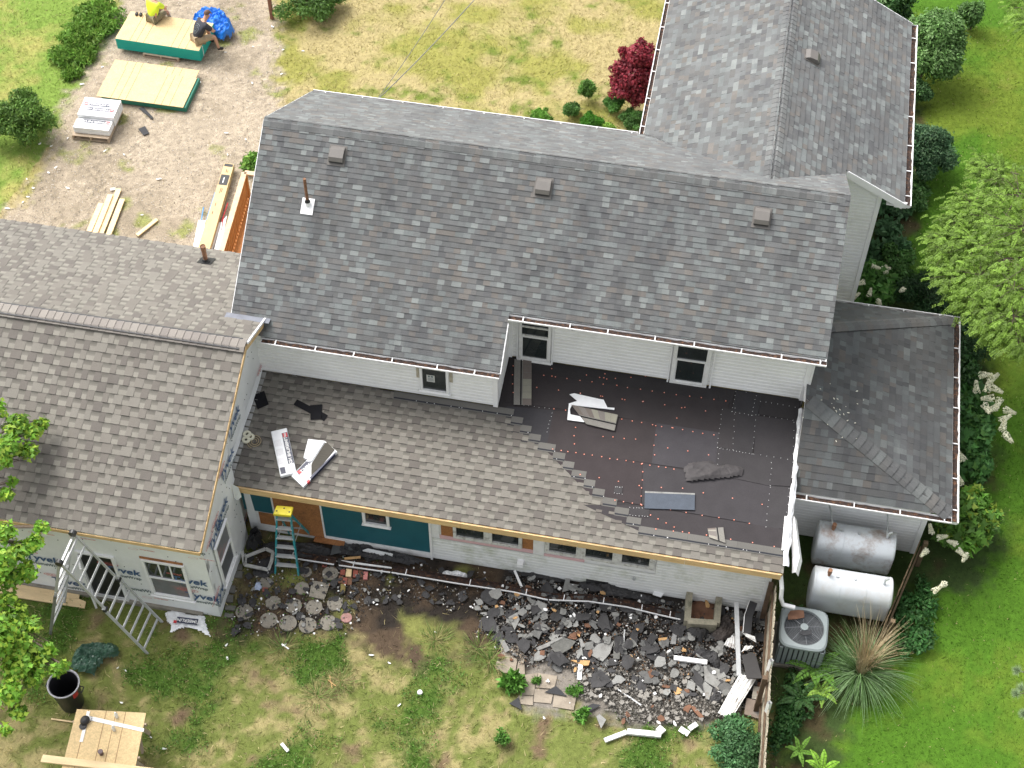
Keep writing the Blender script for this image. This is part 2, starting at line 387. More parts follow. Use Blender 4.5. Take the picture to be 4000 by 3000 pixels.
# ---------------------------------------------------------------- leaf / blade clouds (numpy)
def cloud(name, P, D, Wd, Ln, colors, m, parent=None, shape=2, nrm=None, **tags):
    """N leaves: base point P, direction D (unit), width, length, colour. shape 0: triangle blade, 2: pointed oval, 3: three-lobed"""
    N = len(P); P = np.asarray(P, float); D = np.asarray(D, float); D /= np.linalg.norm(D, axis=1, keepdims=True)+1e-9
    rv = RNG.normal(size=(N, 3)); rv = rv if nrm is None else np.asarray(nrm)+rv*.42; X = np.cross(D, rv); X /= np.linalg.norm(X, axis=1, keepdims=True)+1e-9
    Z = np.cross(X, D)
    T = {0: [(-.5,0,0),(.5,0,0),(0.,1,0)], 1: [(-.5,0,0),(.5,0,0),(.35,.6,.06),(0,1,-.12),(-.35,.6,.06)],
         2: [(0,0,0),(.5,.35,.08),(.32,.75,.05),(0,1,-.1),(-.32,.75,.05),(-.5,.35,.08)],
         3: [(0,0,0),(.28,.18,0),(.62,.35,.08),(.3,.5,.02),(.2,.72,0),(0,1,-.12),(-.2,.72,0),(-.3,.5,.02),(-.62,.35,.08),(-.28,.18,0)]}[shape]
    k = len(T); Wd = np.broadcast_to(Wd, (N,)); Ln = np.broadcast_to(Ln, (N,))
    V = np.zeros((N, k, 3))
    for i, (a, b, c) in enumerate(T): V[:, i] = P+X*(a*Wd)[:, None]+D*(b*Ln)[:, None]+Z*(c*Ln)[:, None]
    me = bpy.data.meshes.new(name); me.vertices.add(N*k); me.vertices.foreach_set('co', V.astype(np.float32).ravel())
    me.loops.add(N*k); me.loops.foreach_set('vertex_index', np.arange(N*k, dtype=np.int32))
    me.polygons.add(N); me.polygons.foreach_set('loop_start', np.arange(0, N*k, k, dtype=np.int32)); me.polygons.foreach_set('loop_total', np.full(N, k, dtype=np.int32))
    me.update(calc_edges=True)
    ca = me.color_attributes.new('Col', 'FLOAT_COLOR', 'POINT'); cc = np.ones((N, k, 4), np.float32); cc[:, :, :3] = np.asarray(colors)[:, None, :]; ca.data.foreach_set('color', cc.ravel())
    me.materials.append(m); o = bpy.data.objects.new(name, me); COL.objects.link(o)
    if parent is not None: o.parent = parent; o.matrix_parent_inverse = parent.matrix_basis.inverted()
    return tag(o, **tags)
m_leaf = mat('leaf', (1,1,1), .55, attr=True, var=.15, vscale=3, spec=.3, trans=.3)
m_blade = mat('grass_blade', (1,1,1), .7, attr=True, var=.1, spec=.2, trans=.2)
m_bark = mat('bark', (.12,.09,.07), .9, var=.3, vscale=20, bump=.6)
FOOT = [(-40,Lwy,Lwx,Lyb), (0,RyW,RxW,3), (7.9,0,13,8), (11.5,Pwy,Pwx,.8)]
def free(x, y):
    r = np.ones(x.shape, bool)
    for a, b, c, d in FOOT: r &= ~((x > a) & (x < c) & (y > b) & (y < d))
    return r
def scatter_grass():
    N = 420000; x = RNG.uniform(-15, 22, N); y = RNG.uniform(-16.5, 15, N)
    col, z = ground_color(x, y); lum = fbm(x, y, .9, 21); a = fbm(x, y, .55, 2)
    p = .8-.0*x; p = np.where((y < -4), .5+.45*np.clip((lum-.5)*8, 0, 1), p); W = lambda q, v, t: q*(1-v)+t*v
    p = W(p, z['dirt'], .22); p = W(p, z['rub'], .03); p = W(p, z['side'], .95); p = W(p, z['bed'], .3); p = W(p, z['drive'], .02+.4*np.clip((fbm(x, y, 1.7, 7)-.62)*9, 0, 1)); p = W(p, z['patio'], .05)
    keep = (RNG.random(N) < p) & free(x, y); x, y, col = x[keep], y[keep], col[keep]; n = len(x); side = z['side'][keep] > .5; lum = lum[keep]
    yard = (y < -4) & ~side
    # blades lie in drifts: direction from a slow noise field
    th = fbm(x, y, .5, 40)*14+RNG.normal(0, .7, n); el = np.where(yard, RNG.uniform(.12, .8, n), RNG.uniform(.15, 1.1, n))
    D = np.stack([np.cos(th)*np.cos(el), np.sin(th)*np.cos(el), np.sin(el)], 1)
    Ln = np.where(yard, RNG.uniform(.05, .17, n), RNG.uniform(.04, .11, n)); Ln = np.where(side, RNG.uniform(.03, .065, n), Ln)
    Wd = np.where(yard, RNG.uniform(.008, .02, n), RNG.uniform(.010, .02, n)); Wd = np.where(side, .017, Wd)
    k = RNG.uniform(.55, 1.6, (n, 1)); c = col*k*np.array([1.05, 1.08, .95])
    dryb = RNG.random(n) < np.where(side, .05, .22); c[dryb] = np.array([.5, .42, .22])*RNG.uniform(.6, 1.1, (dryb.sum(), 1))
    P = np.stack([x, y, np.full(n, -.015)], 1)
    cloud('grass', P, D, Wd, Ln, c, m_blade, shape=0, kind='stuff', label='short grass of the lawns and yard, green, yellow and dried', cat='grass')
    # broad-leaved clover and weeds low among the grass of the back yard
    N = 60000; x = RNG.uniform(-3, 13, N); y = RNG.uniform(-16.5, -6, N); z = zones(x, y); f = fbm(x, y, .9, 21)+.25*(fbm(x, y, 3, 50)-.5)
    keep = free(x, y) & (f > .56) & (z['rub'] < .4) & (z['side'] < .5) & (RNG.random(N) < .95-.85*z['dirt']); x, y = x[keep], y[keep]; n = len(x)
    D = RNG.normal(size=(n, 3)); D[:, 2] = np.abs(D[:, 2])*.5+.1; c = np.array([.09,.19,.03])*RNG.uniform(.6, 1.6, (n, 1))
    cloud('ground_cover', np.stack([x, y, RNG.uniform(0, .05, n)], 1), D, .03, .045, c, m_leaf, shape=2, kind='stuff', label='low green clover and weeds among the back yard grass', cat='ground cover')
    # loose gravel stones
    N = 22000; x = RNG.uniform(-15, -1, N); y = RNG.uniform(-1, 15, N); z = zones(x, y); k = (z['drive'] > .4) & free(x, y); x, y = x[k], y[k]; n = len(x)
    D = RNG.normal(size=(n, 3)); D[:, 2] *= .3; c = np.array([.5,.46,.41])*RNG.uniform(.3, 1.5, (n, 1))
    cloud('gravel_stones', np.stack([x, y, np.full(n, -.006)], 1), D, .028, .03, c, m_blade, shape=2, kind='stuff', label='loose pale gravel scattered over the driveway', cat='gravel')
scatter_grass()
# ---------------------------------------------------------------- materials of the buildings
m_old = mat('old_shingle', (1,1,1), .9, attr=True, var=.16, vscale=1.1, fine=.22, fscale=110, stain=(.06,.062,.068), sscale=.75, samt=.55, stretch=(1.6,.42,.42), spec=.3, sheen=.22)
m_new = mat('new_shingle', (1,1,1), .9, attr=True, var=.07, vscale=1.5, fine=.25, fscale=120, spec=.3, sheen=.15)
m_sid = mat('vinyl_siding', (1,1,1), .45, attr=True, var=.05, vscale=1.1, fine=.04, fscale=30, stain=(.58,.57,.53), sscale=1.3, samt=.25)
m_sidd = mat('dirty_siding', (1,1,1), .55, attr=True, var=.06, vscale=1.5, stain=(.25,.28,.14), sscale=1.1, samt=.5, fine=.05)
m_white = mat('white_paint', (.80,.80,.79), .4, var=.05, vscale=3, stain=(.45,.43,.38), sscale=4, samt=.35)
m_alum = mat('white_aluminium', (.84,.84,.84), .3, var=.04)
m_wrap = mat('house_wrap', (.80,.815,.81), .42, var=.06, vscale=2.5, bump=.9, bscale=2.2, stretch=(1,1,.6), fine=.03)
m_ink = mat('blue_ink', (.045,.10,.21), .6, var=.08); m_red = mat('red_ink', (.62,.16,.15), .6, var=.1)
m_grn = mat('dark_grey_ink', (.10,.14,.15), .6)
m_teal = mat('teal_sheathing', (.012,.10,.125), .6, var=.12, vscale=2.5, fine=.12, fscale=40)
def wood_m(name, a, grain=(40,3,3), **k): return mat(name, a, .75, var=.18, vscale=1., stretch=grain, fine=.12, fscale=3., **k)
m_pine = mat('pine', (.66,.46,.23), .7, var=.16, vscale=1.2, stretch=(1,9,9), stain=(.30,.15,.05), sscale=2.2, samt=.5, fine=.08, fscale=9)
m_plank = mat('new_lumber', (.74,.56,.32), .7, var=.14, vscale=1.2, stretch=(2,12,12), fine=.08, fscale=9)
m_osb = mat('strand_board', (.62,.46,.24), .75, var=.10, vscale=5, fine=.22, fscale=32)
m_osbd = mat('weathered_strand_board', (.34,.145,.05), .75, var=.16, vscale=4, fine=.35, fscale=26, stain=(.13,.06,.03), sscale=2.5, samt=.6)
m_dark = mat('dark_interior', (.012,.013,.013), .4, var=.2)
m_glass = mat('dark_glass', (.022,.028,.028), .06, var=.4, vscale=1.4, spec=.8)
m_screen = mat('window_screen', (.085,.09,.095), .5, var=.08)
m_pink = mat('pink_foam', (.66,.43,.44), .7, var=.08)
m_gutl = mat('leaf_litter', (.035,.022,.018), .9, var=.4, vscale=25, stain=(.22,.10,.045), sscale=14, samt=.8, bump=.8)
m_felt = mat('roofing_felt', (1,1,1), .75, attr=True, var=.12, vscale=3, fine=.12, fscale=60, bump=.45, bscale=5, spec=.25)
m_metal = mat('galvanised', (.55,.57,.58), .35, metal=.6, var=.12)
m_rust = mat('rusty_pipe', (.22,.11,.06), .8, var=.35, vscale=12, fine=.2)
m_black = mat('black_rubber', (.015,.015,.016), .5, var=.2)
m_vent = mat('vent_taupe', (.135,.125,.115), .5, var=.08, fine=.05)
m_conc = mat('concrete', (.25,.23,.19), .9, var=.16, vscale=4, fine=.16, fscale=50, stain=(.12,.1,.08), sscale=3, samt=.6, bump=.3)
m_silver = mat('crumpled_foil', (.72,.73,.74), .28, metal=.35, var=.2, vscale=9, bump=.9, bscale=14)

house = thing('farm_house', 'white sided farmhouse with old grey shingle roof and half re-roofed lower lean-to', 'house', (6, 0, 0))
add = thing('addition', 'new side addition wrapped in printed white house wrap under a tan shingle roof', 'addition', (-5, -4.4, 0))
tan_old = [tuple(c*.75 for c in q) for q in PAL_OLD]
def roof(name, A, B, up, poly, tabs, m, parent, exp=.113, slab=.10, label=None, slab_m=None, umax=None, vmin=None):
    F = frame(A, B, up); mb = MB(); courses(mb, poly, F, exp, tabs, vmin=vmin, umax=umax)
    mb.m = 1; mb.col = (.8,.8,.8); mb.prism(poly, F[0]+F[3]*0, F[1], F[2], F[3], -slab, -.012)
    return mb.build(name, [m, slab_m or m_white], parent, label=label), F
CF = math.hypot(1, SM); CB = math.hypot(1, SMB)
# main roof, front slope (L-shaped: its left part runs lower), v measured from the lowest eave
vU = (Yup-Ylo)*CF; vR = -Ylo*CF
main_f, FM = roof('main_roof_front_slope', (0,Ylo,Zlo), (L,Ylo,Zlo), (0,1,SM), [(0,0),(xs,0),(xs,vU),(L,vU),(L,vR),(0,vR)], old_tabs, m_old, house, label='front slope of the old grey roof with a step in its eave')
roof('main_roof_rear_slope', (L,Ybk,Zbk), (0,Ybk,Zbk), (0,-1,SMB), [(0,0),(L,0),(L,Ybk*CB),(0,Ybk*CB)], old_tabs, m_old, house)
cp = MB(); cap_row(cp, (0,0,Zr+.01), (L,0,Zr+.01), (0,-1,-SM), (0,1,-SMB), PAL_OLD, half=.19, exp=.15, bev=.08, lift=.010); cp.build('ridge_cap', m_old, house)
# wing
sW = (Wzr-Wze)/(WxR-Wxr); cW = math.hypot(1, sW); sWl = (Wzr-Wze)/(Wxr-WxL); cWl = math.hypot(1, sWl); Ywf = .45
wing_r, FWr = roof('wing_roof_right_slope', (WxR,Wyf,Wze), (WxR,WyB,Wze), (-1,0,sW), [(0,0),(WyB-Wyf,0),(WyB-Wyf,(WxR-Wxr)*cW),(Ywf-Wyf,(WxR-Wxr)*cW),(Ywf-Wyf,(WxR-L)*cW),(0,(WxR-L)*cW)], old_tabs, m_old, house, exp=.13)
roof('wing_roof_left_slope', (WxL,WyB,Wze), (WxL,Ywf,Wze), (1,0,sWl), [(0,0),(WyB-Ybk-.05,0),(WyB-Ywf,(Wxr-WxL)*cWl-.05),(WyB-Ywf,(Wxr-WxL)*cWl),(0,(Wxr-WxL)*cWl)], old_tabs, m_old, house, exp=.13)
cp = MB(); cap_row(cp, (Wxr,.5,Wzr+.01), (Wxr,WyB,Wzr+.01), (1,0,-sW), (-1,0,-sWl), PAL_OLD, half=.19, exp=.15, bev=.08, lift=.010); cp.build('ridge_cap', m_old, house)
# porch: three slopes against the gable wall
Wp = PxR-xwr; df = Wp*sx/sf; db = Wp*sx/sb; zt = Pz+sx*Wp; yT1, yT2 = PyB-db, PyF+df
cX, cF2, cB2 = math.hypot(1, sx), math.hypot(1, sf), math.hypot(1, sb)
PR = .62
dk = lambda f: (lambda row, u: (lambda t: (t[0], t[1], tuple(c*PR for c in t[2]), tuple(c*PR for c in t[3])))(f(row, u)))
if yT1 < yT2: yT1 = yT2 = (yT1+yT2)/2
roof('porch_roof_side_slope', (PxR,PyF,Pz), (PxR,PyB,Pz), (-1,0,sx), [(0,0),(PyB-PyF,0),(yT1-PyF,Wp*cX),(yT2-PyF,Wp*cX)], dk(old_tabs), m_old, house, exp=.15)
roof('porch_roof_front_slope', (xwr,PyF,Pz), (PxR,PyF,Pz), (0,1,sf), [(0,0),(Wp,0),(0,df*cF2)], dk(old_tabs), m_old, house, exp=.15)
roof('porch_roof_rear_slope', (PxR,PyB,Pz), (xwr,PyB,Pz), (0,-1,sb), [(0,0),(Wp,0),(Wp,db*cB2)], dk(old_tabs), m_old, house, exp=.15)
def hipdirs(A, B, n1, n2):
    d = (Vector(B)-Vector(A)).normalized(); r = []
    for n in (n1, n2):
        s = d.cross(n.normalized()).normalized(); s = -s if s.z > 0 else s; r.append(s)
    return r
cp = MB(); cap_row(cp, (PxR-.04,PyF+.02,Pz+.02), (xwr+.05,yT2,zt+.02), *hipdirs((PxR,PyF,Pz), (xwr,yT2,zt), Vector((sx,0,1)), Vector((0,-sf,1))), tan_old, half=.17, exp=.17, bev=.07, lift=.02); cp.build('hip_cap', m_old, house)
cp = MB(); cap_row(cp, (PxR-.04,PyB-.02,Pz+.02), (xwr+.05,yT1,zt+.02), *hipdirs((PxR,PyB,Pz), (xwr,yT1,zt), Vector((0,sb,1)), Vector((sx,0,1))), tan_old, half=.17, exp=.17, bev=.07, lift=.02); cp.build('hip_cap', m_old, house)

# ---- low lean-to roof: felt first, then the courses that have been laid so far
cR = math.hypot(1, mR); RX0 = .44; FR = frame((RX0,Re,Rze), (RxR,Re,Rze), (0,1,mR)); RWd = RxR-RX0; RHt = (ywu-Re)*cR; RHl = (ywl-Re)*cR; uS = xsw-RX0
felt_poly = [(0,0),(RWd,0),(RWd,RHt),(uS,RHt),(uS,RHl),(0,RHl)]
fm = MB(); fm.col = (.030,.026,.027); fm.prism(felt_poly, FR[0], FR[1], FR[2], FR[3], -.012, -.004)
fp = lambda x, y: (1900+x/1.58, 1150+y/1.58)
sheets = [
 ([(130,690),(415,716),(370,952),(250,940),(60,760)], (.040,.040,.046)), ([(415,716),(1050,790),(1020,1045),(370,952)], (.044,.034,.035)),
 ([(1050,790),(1440,850),(1420,1100),(1020,1045)], (.062,.058,.066)), ([(120,660),(560,720),(1450,855),(1500,660),(430,505),(150,470)], (.034,.028,.029)),
 ([(150,370),(1540,590),(1510,670),(420,505),(140,475)], (.026,.024,.025)),
 ([(350,945),(965,1040),(955,1300),(640,1240)], (.044,.032,.034)), ([(965,1040),(1790,1185),(1730,1440),(1600,1408),(960,1300)], (.050,.046,.051)),
 ([(955,1305),(1770,1440),(1850,1455),(1840,1600),(940,1460),(600,1300)], (.042,.036,.039)), ([(1760,1185),(1885,1190),(1850,1452),(1725,1435)], (.050,.047,.050)),
 ([(1455,700),(1560,720),(1540,965),(1425,945)], (.044,.040,.042)), ([(1555,720),(1680,745),(1640,985),(1520,965)], (.040,.038,.041)), ([(1545,575),(1705,600),(1675,745),(1515,720)], (.034,.034,.038)),
 ([(1700,600),(1965,625),(1935,785),(1680,742)], (.030,.028,.029)), ([(1665,752),(1925,782),(1900,1025),(1650,985)], (.043,.040,.043)),
 ([(1422,948),(1770,1005),(1755,1185),(1415,1115)], (.048,.045,.048)), ([(1765,1005),(1905,1025),(1885,1188),(1750,1180)], (.044,.041,.044)),
 ([(790,1185),(840,1188),(836,1232),(788,1228)], (.055,.052,.055)), ([(888,1312),(1006,1320),(1000,1376),(882,1366)], (.05,.047,.05)), ([(395,1330),(400,1330),(399,1332),(395,1332)], (.03,.03,.03))]
for i, (pp, c) in enumerate(sheets):
    P = [atR(*fp(*q)) for q in pp]; uv = [((p-FR[0]).dot(FR[1]), (p-FR[0]).dot(FR[2])) for p in P]
    uv = [q for q in clip_rect(uv, 0, RWd, 0, RHt)]
    if len(uv) < 3: continue
    fm.col = tuple((q*.6+mm*.4)*.92 for q, mm in zip(c, (.040,.036,.037))); fm.prism(uv, FR[0], FR[1], FR[2], FR[3], -.003+i*.0006, .002+i*.0012)
fm.build('roofing_felt', m_felt, house, label='overlapping dark sheets of roofing felt nailed over the lean-to deck')
# cap nails: orange discs with a pale head, silver tacks round the patches
nm = MB(); NAILS = []
def nail(x, y, orange=True):
    p = atR(*fp(x, y), .024)
    if p.x > RxR-.02: return
    if orange and len(NAILS) < 400: NAILS.append(p); return
    r = .0065; nm.m = 1
    R0 = FR
    nm.face([p+FR[1]*(r*math.cos(a))+FR[2]*(r*math.sin(a)) for a in [k*math.pi/3 for k in range(6)]])
def nline(a, b, n, o=True, j=5):
    for k in range(n): t = k/(n-1); nail(a[0]+(b[0]-a[0])*t+random.uniform(-j, j), a[1]+(b[1]-a[1])*t+random.uniform(-j*.6, j*.6), o)
for a, b, n in (((185,366),(410,410),7),((350,497),(1475,660),16),((315,575),(965,662),6),((965,662),(1357,717),4),((165,440),(165,605),4),((490,420),(610,440),2),((620,495),(850,480),3),((800,518),(980,502),3),((700,512),(745,522),3),
   ((420,703),(490,716),2),((833,772),(1400,866),10),((407,952),(1160,1078),16),((551,823),(539,925),3),((715,876),(922,893),4),((1048,808),(1035,990),4),((1120,946),(1367,988),3),((965,1042),(957,1295),6),
   ((580,1110),(812,1155),3),((795,1269),(957,1296),4),((945,1180),(1207,1198),3),((1342,1224),(1703,1294),3),((1137,1328),(1625,1410),6),((1010,1362),(1213,1464),5),((1047,1448),(1355,1487),4),((1507,1513),(1775,1554),3),((1457,550),(1656,569),2),((1959,650),(1968,678),2),((407,455),(405,505),2),((576,610),(850,650),3),((1210,702),(1150,824),3)): nline(a, b, n)
for a, b, n in (((1547,577),(1515,722),7),((1605,602),(1690,600),4),((1672,600),(1635,745),7),((1515,722),(1640,747),6),((1455,712),(1425,945),9),((1537,700),(1520,960),8),((1664,742),(1640,985),8),((1425,945),(1640,985),12),((1690,660),(1940,700),8),((1680,745),(1930,782),8),
   ((1440,950),(1418,1110),6),((1650,985),(1900,1024),7),((1760,1040),(1750,1180),5),((1900,790),(1885,1180),9),((1750,1190),(1726,1435),7),((795,1187),(835,1190),4),((790,1227),(835,1231),4),((887,1315),(1003,1322),7),((884,1362),(998,1370),7),((405,730),(375,850),6),((200,680),(390,705),7),((1870,1200),(1845,1440),6)): nline(a, b, n, False, 3)
MO, MN = mat('orange_plastic', (.75,.17,.07), .5), mat('bright_nail', (.75,.75,.75), .3)
tag(nm.build('silver_tacks', [MO, MN], house), kind='stuff')
def nail_mb(q, p):
    q.m = 0; q.prism([(.013*math.cos(a),.013*math.sin(a)) for a in [k*math.pi/4 for k in range(8)]], p, FR[1], FR[2], FR[3], -.003, .001)
    q.m = 1; q.prism([(.006*math.cos(a),.006*math.sin(a)) for a in [k*math.pi/2 for k in range(4)]], p, FR[1], FR[2], FR[3], .001, .003)
q0 = MB(); nail_mb(q0, Vector()); n0 = q0.build('cap_nail', [MO, MN], None); NAILS.sort(key=lambda p: p.y)
for i, p in enumerate(NAILS[:100]):
    c = n0 if i == 0 else n0.copy()
    if i: COL.objects.link(c)
    c.parent = house; c.matrix_parent_inverse = house.matrix_basis.inverted(); c.location = p
q0 = MB()
for p in NAILS[100:]: nail_mb(q0, p)
tag(q0.build('cap_nail', [MO, MN], house), kind='stuff')
ex = {2:(948,1440),3:(878,1350),4:(803,1300),5:(726,1245),6:(666,1195),7:(611,1140),8:(535,1088),9:(480,1030),10:(418,985),11:(327,925),12:(269,870),13:(215,825),14:(160,770)}
xe = {k: (atR(*fp(*p))-FR[0]).dot(FR[1]) for k, p in ex.items()}
for k, p in {15:(1540,1546), 16:(1480,1530)}.items(): xe[k] = (atR(*p)-FR[0]).dot(FR[1])
EX = .172
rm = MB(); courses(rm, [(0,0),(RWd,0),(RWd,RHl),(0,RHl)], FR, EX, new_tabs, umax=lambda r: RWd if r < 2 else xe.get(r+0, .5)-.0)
# uncovered upper halves of the topmost laid shingles, with the tar line
for r in range(1, 15):
    v0 = (r+1)*EX; u1 = RWd if r == 1 else xe.get(r, 1.); u0 = max(0, xe.get(r+1, .5)); u1 = u1+(0 if r < 2 else .0)
    if v0 > RHl: break
    if r >= 2: u1 = xe[r]
    u = u0-.02
    while u < u1:
        ue = min(u1, u+.98); c = random.uniform(.9, 1.1); rm.col = (.125*c,.12*c,.11*c); rm.prism([(u,v0-.01),(ue,v0-.01),(ue,min(v0+.19,RHl)),(u,min(v0+.19,RHl))], FR[0], FR[1], FR[2], FR[3], .003, .0105)
        rm.col = (.022,.024,.03); rm.prism([(u,v0+.012),(ue,v0+.012),(ue,v0+.045),(u,v0+.045)], FR[0], FR[1], FR[2], FR[3], .006, .0125); u = ue+.003
        rm.col = (.7,.7,.7)
        for q in range(3):
            uu = u-random.random()*.9
            if uu > u0 and uu < u1: rm.prism([(uu,v0+.02),(uu+.014,v0+.02),(uu+.014,v0+.034),(uu,v0+.034)], FR[0], FR[1], FR[2], FR[3], .006, .016)
rm.build('laid_shingles', m_new, house, label='new tan shingles laid in stair steps over the left of the lean-to')
rm = MB(); rm.prism(felt_poly, FR[0], FR[1], FR[2], FR[3], -.14, -.014); rm.build('roof_deck', m_osb, house)
rm = MB(); rm.col = (1,1,1)
u = Lwx-RX0
for ue in ((atR(1800,2035)-FR[0]).dot(FR[1]), (atR(2257,2118)-FR[0]).dot(FR[1]), (atR(2676,2190)-FR[0]).dot(FR[1]), RWd-.03):
    rm.box((RX0+(u+ue)/2, Re-.018, Rze-.105), (ue-u-.006, .036, .175)); u = ue
rm.build('fascia_board', m_pine, house, label='raw pine fascia board along the lean-to eave')

# ---- walls
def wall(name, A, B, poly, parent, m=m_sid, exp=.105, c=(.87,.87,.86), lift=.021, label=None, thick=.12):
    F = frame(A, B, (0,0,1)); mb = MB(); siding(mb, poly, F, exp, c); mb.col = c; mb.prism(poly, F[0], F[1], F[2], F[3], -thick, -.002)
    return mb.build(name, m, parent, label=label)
def xr(a, b, z0, z1): return [(a,z0),(b,z0),(b,z1),(a,z1)]
def board(parent, name, pts, P0, U, V, N, th, m, n0=0.): mb = MB(); mb.prism(pts, P0, U, V, N, n0, n0+th); return mb.build(name, m, parent)
Rlo = Rz(ywl); Rup = Rz(ywu)
zm = lambda y: Zr+SM*y
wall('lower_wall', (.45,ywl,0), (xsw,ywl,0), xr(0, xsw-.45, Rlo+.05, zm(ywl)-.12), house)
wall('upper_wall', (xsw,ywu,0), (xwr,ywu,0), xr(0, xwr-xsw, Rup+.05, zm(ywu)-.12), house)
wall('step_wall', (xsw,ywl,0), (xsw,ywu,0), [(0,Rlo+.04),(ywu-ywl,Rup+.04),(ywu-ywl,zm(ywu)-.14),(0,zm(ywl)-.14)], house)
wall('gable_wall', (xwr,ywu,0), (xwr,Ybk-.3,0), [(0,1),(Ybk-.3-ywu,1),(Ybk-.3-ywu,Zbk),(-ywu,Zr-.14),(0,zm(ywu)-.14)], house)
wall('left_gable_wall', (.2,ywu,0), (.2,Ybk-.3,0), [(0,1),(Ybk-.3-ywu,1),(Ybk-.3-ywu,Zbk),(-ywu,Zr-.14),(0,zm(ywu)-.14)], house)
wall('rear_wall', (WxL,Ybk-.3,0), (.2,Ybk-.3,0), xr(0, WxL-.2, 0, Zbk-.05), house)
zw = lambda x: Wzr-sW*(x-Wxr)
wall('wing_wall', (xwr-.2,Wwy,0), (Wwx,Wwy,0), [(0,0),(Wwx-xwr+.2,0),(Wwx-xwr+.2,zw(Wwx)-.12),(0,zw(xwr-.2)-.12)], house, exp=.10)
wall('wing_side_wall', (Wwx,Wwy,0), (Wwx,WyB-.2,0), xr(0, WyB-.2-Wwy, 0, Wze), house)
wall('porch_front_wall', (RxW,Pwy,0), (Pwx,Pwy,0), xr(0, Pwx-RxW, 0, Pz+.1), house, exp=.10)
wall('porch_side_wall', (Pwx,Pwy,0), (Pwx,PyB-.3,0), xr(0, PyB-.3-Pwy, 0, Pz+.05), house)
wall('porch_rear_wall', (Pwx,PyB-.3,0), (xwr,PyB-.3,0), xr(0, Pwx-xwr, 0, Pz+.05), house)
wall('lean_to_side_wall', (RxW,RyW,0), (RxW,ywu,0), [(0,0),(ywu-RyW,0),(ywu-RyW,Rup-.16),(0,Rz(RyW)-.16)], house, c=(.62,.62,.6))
# lean-to front wall: teal sheathing, board, siding and a band of small windows
P0 = Vector((0, RyW, 0)); UX, UZ, NF = Vector((1,0,0)), Vector((0,0,1)), Vector((0,-1,0))
wx = lambda px, py: atY(px, py, RyW).x
wz = lambda px, py: atY(px, py, RyW).z
xT0, xO0, xO1, xT1 = wx(1010,2000), wx(1082,2050), wx(1270,2088), wx(1687,2170)
zB = .10; zTop = Rz(RyW)-.16
core = MB(); core.prism(xr(Lwx, RxW, 0, zTop), P0, UX, UZ, NF, -.14, -.002); core.build('wall_core', m_white, house)
board(house, 'teal_panel', xr(xT0-.3, xO0-.02, wz(1070,2160)+.0 if 0 else .75, zTop), P0, UX, UZ, NF, .012, m_teal)
board(house, 'strand_board_panel', xr(xT0, xO0-.02, .28, .72), P0, UX, UZ, NF, .012, m_osbd)
board(house, 'strand_board_panel', xr(xO0+.02, xO1-.02, zB+.02, zTop), P0, UX, UZ, NF, .014, m_osbd)
board(house, 'teal_panel', xr(xO1+.02, xT1-.02, zB+.12, zTop), P0, UX, UZ, NF, .012, m_teal)
board(house, 'base_trim', xr(xO1, xT1, zB-.08, zB+.11), P0, UX, UZ, NF, .03, m_white)
for a in (xO0, xO1): board(house, 'batten', xr(a-.018, a+.018, zB, zTop), P0, UX, UZ, NF, .018, m_white)
board(house, 'corner_post', xr(xT1-.018, xT1+.03, 0, zTop), P0, UX, UZ, NF, .05, m_white)
zs = lambda px, py: wz(px, py)
zSid = wz(1900, 2131); zSid2 = wz(2400, 2215)
FWF = frame((xT1+.03,RyW,0), (RxW,RyW,0), (0,0,1)); Ls = RxW-xT1-.03
sd_ = MB(); a1 = wx(2290,2190)-xT1-.03; a2 = wx(2560,2240)-xT1-.03
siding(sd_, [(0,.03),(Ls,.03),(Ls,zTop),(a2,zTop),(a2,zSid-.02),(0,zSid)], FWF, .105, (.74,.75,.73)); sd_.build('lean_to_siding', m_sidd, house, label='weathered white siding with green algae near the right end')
xW0 = wx(1717,2080)
zz0 = wz(1470,2046); a, b = wx(1420,2030), wx(1524,2048); TW = (a, b, zz0)
board(house, 'wall_trim', xr(xT1+.03, xW0, zSid+.02, zTop), P0, UX, UZ, NF, .02, m_white)
m_edge = mat('peeling_sill', (.62,.62,.59), .7, var=.15, vscale=8, stain=(.16,.13,.1), sscale=9, samt=.8)
board(house, 'pink_foam_strip', xr(xW0, wx(2084,2150), zSid+.003, zSid+.14), P0, UX, UZ, NF, .010, m_pink)
board(house, 'pink_foam_strip', xr(wx(2124,2160), wx(2283,2190), zSid-.015, zSid+.07), P0, UX, UZ, NF, .016, m_pink)
for a, b in ((1723,1769),(2041,2084)):
    board(house, 'strand_board_patch', xr(wx(a,2070 if a < 1800 else 2120), wx(b,2070 if a < 1800 else 2120), zSid+.145, zTop), P0, UX, UZ, NF, .012, m_osbd)
def win_band(px0, px1, glass, y0, y1):
    x0, x1 = wx(px0, y0), wx(px1, y1); w_ = house_window('window', x0, x1, zSid+.15, zTop, [(wx(a, y), wx(b, y)) for a, b, y in glass])
def house_window(name, x0, x1, z0, z1, panes):
    mb = MB(); mb.prism(xr(x0, x1, z0, z0+.09), P0, UX, UZ, NF, .002, .045); mb.prism(xr(x0, x1, z1-.05, z1), P0, UX, UZ, NF, .002, .045)
    xs_ = [x0]+[v for p in panes for v in p]+[x1]
    for k in range(0, len(xs_), 2): mb.prism(xr(xs_[k], xs_[k+1], z0+.09, z1-.05), P0, UX, UZ, NF, .002, .044)
    w_ = mb.build(name, m_edge, house)
    for a, b in panes:
        g = MB(); g.prism(xr(a, b, z0+.09, z1-.05), P0, UX, UZ, NF, .002, .008); g.build('pane', m_glass, w_)
    return w_
win_band(1771, 2040, [(1783,1890,2075),(1923,2027,2100)], 2075, 2110)
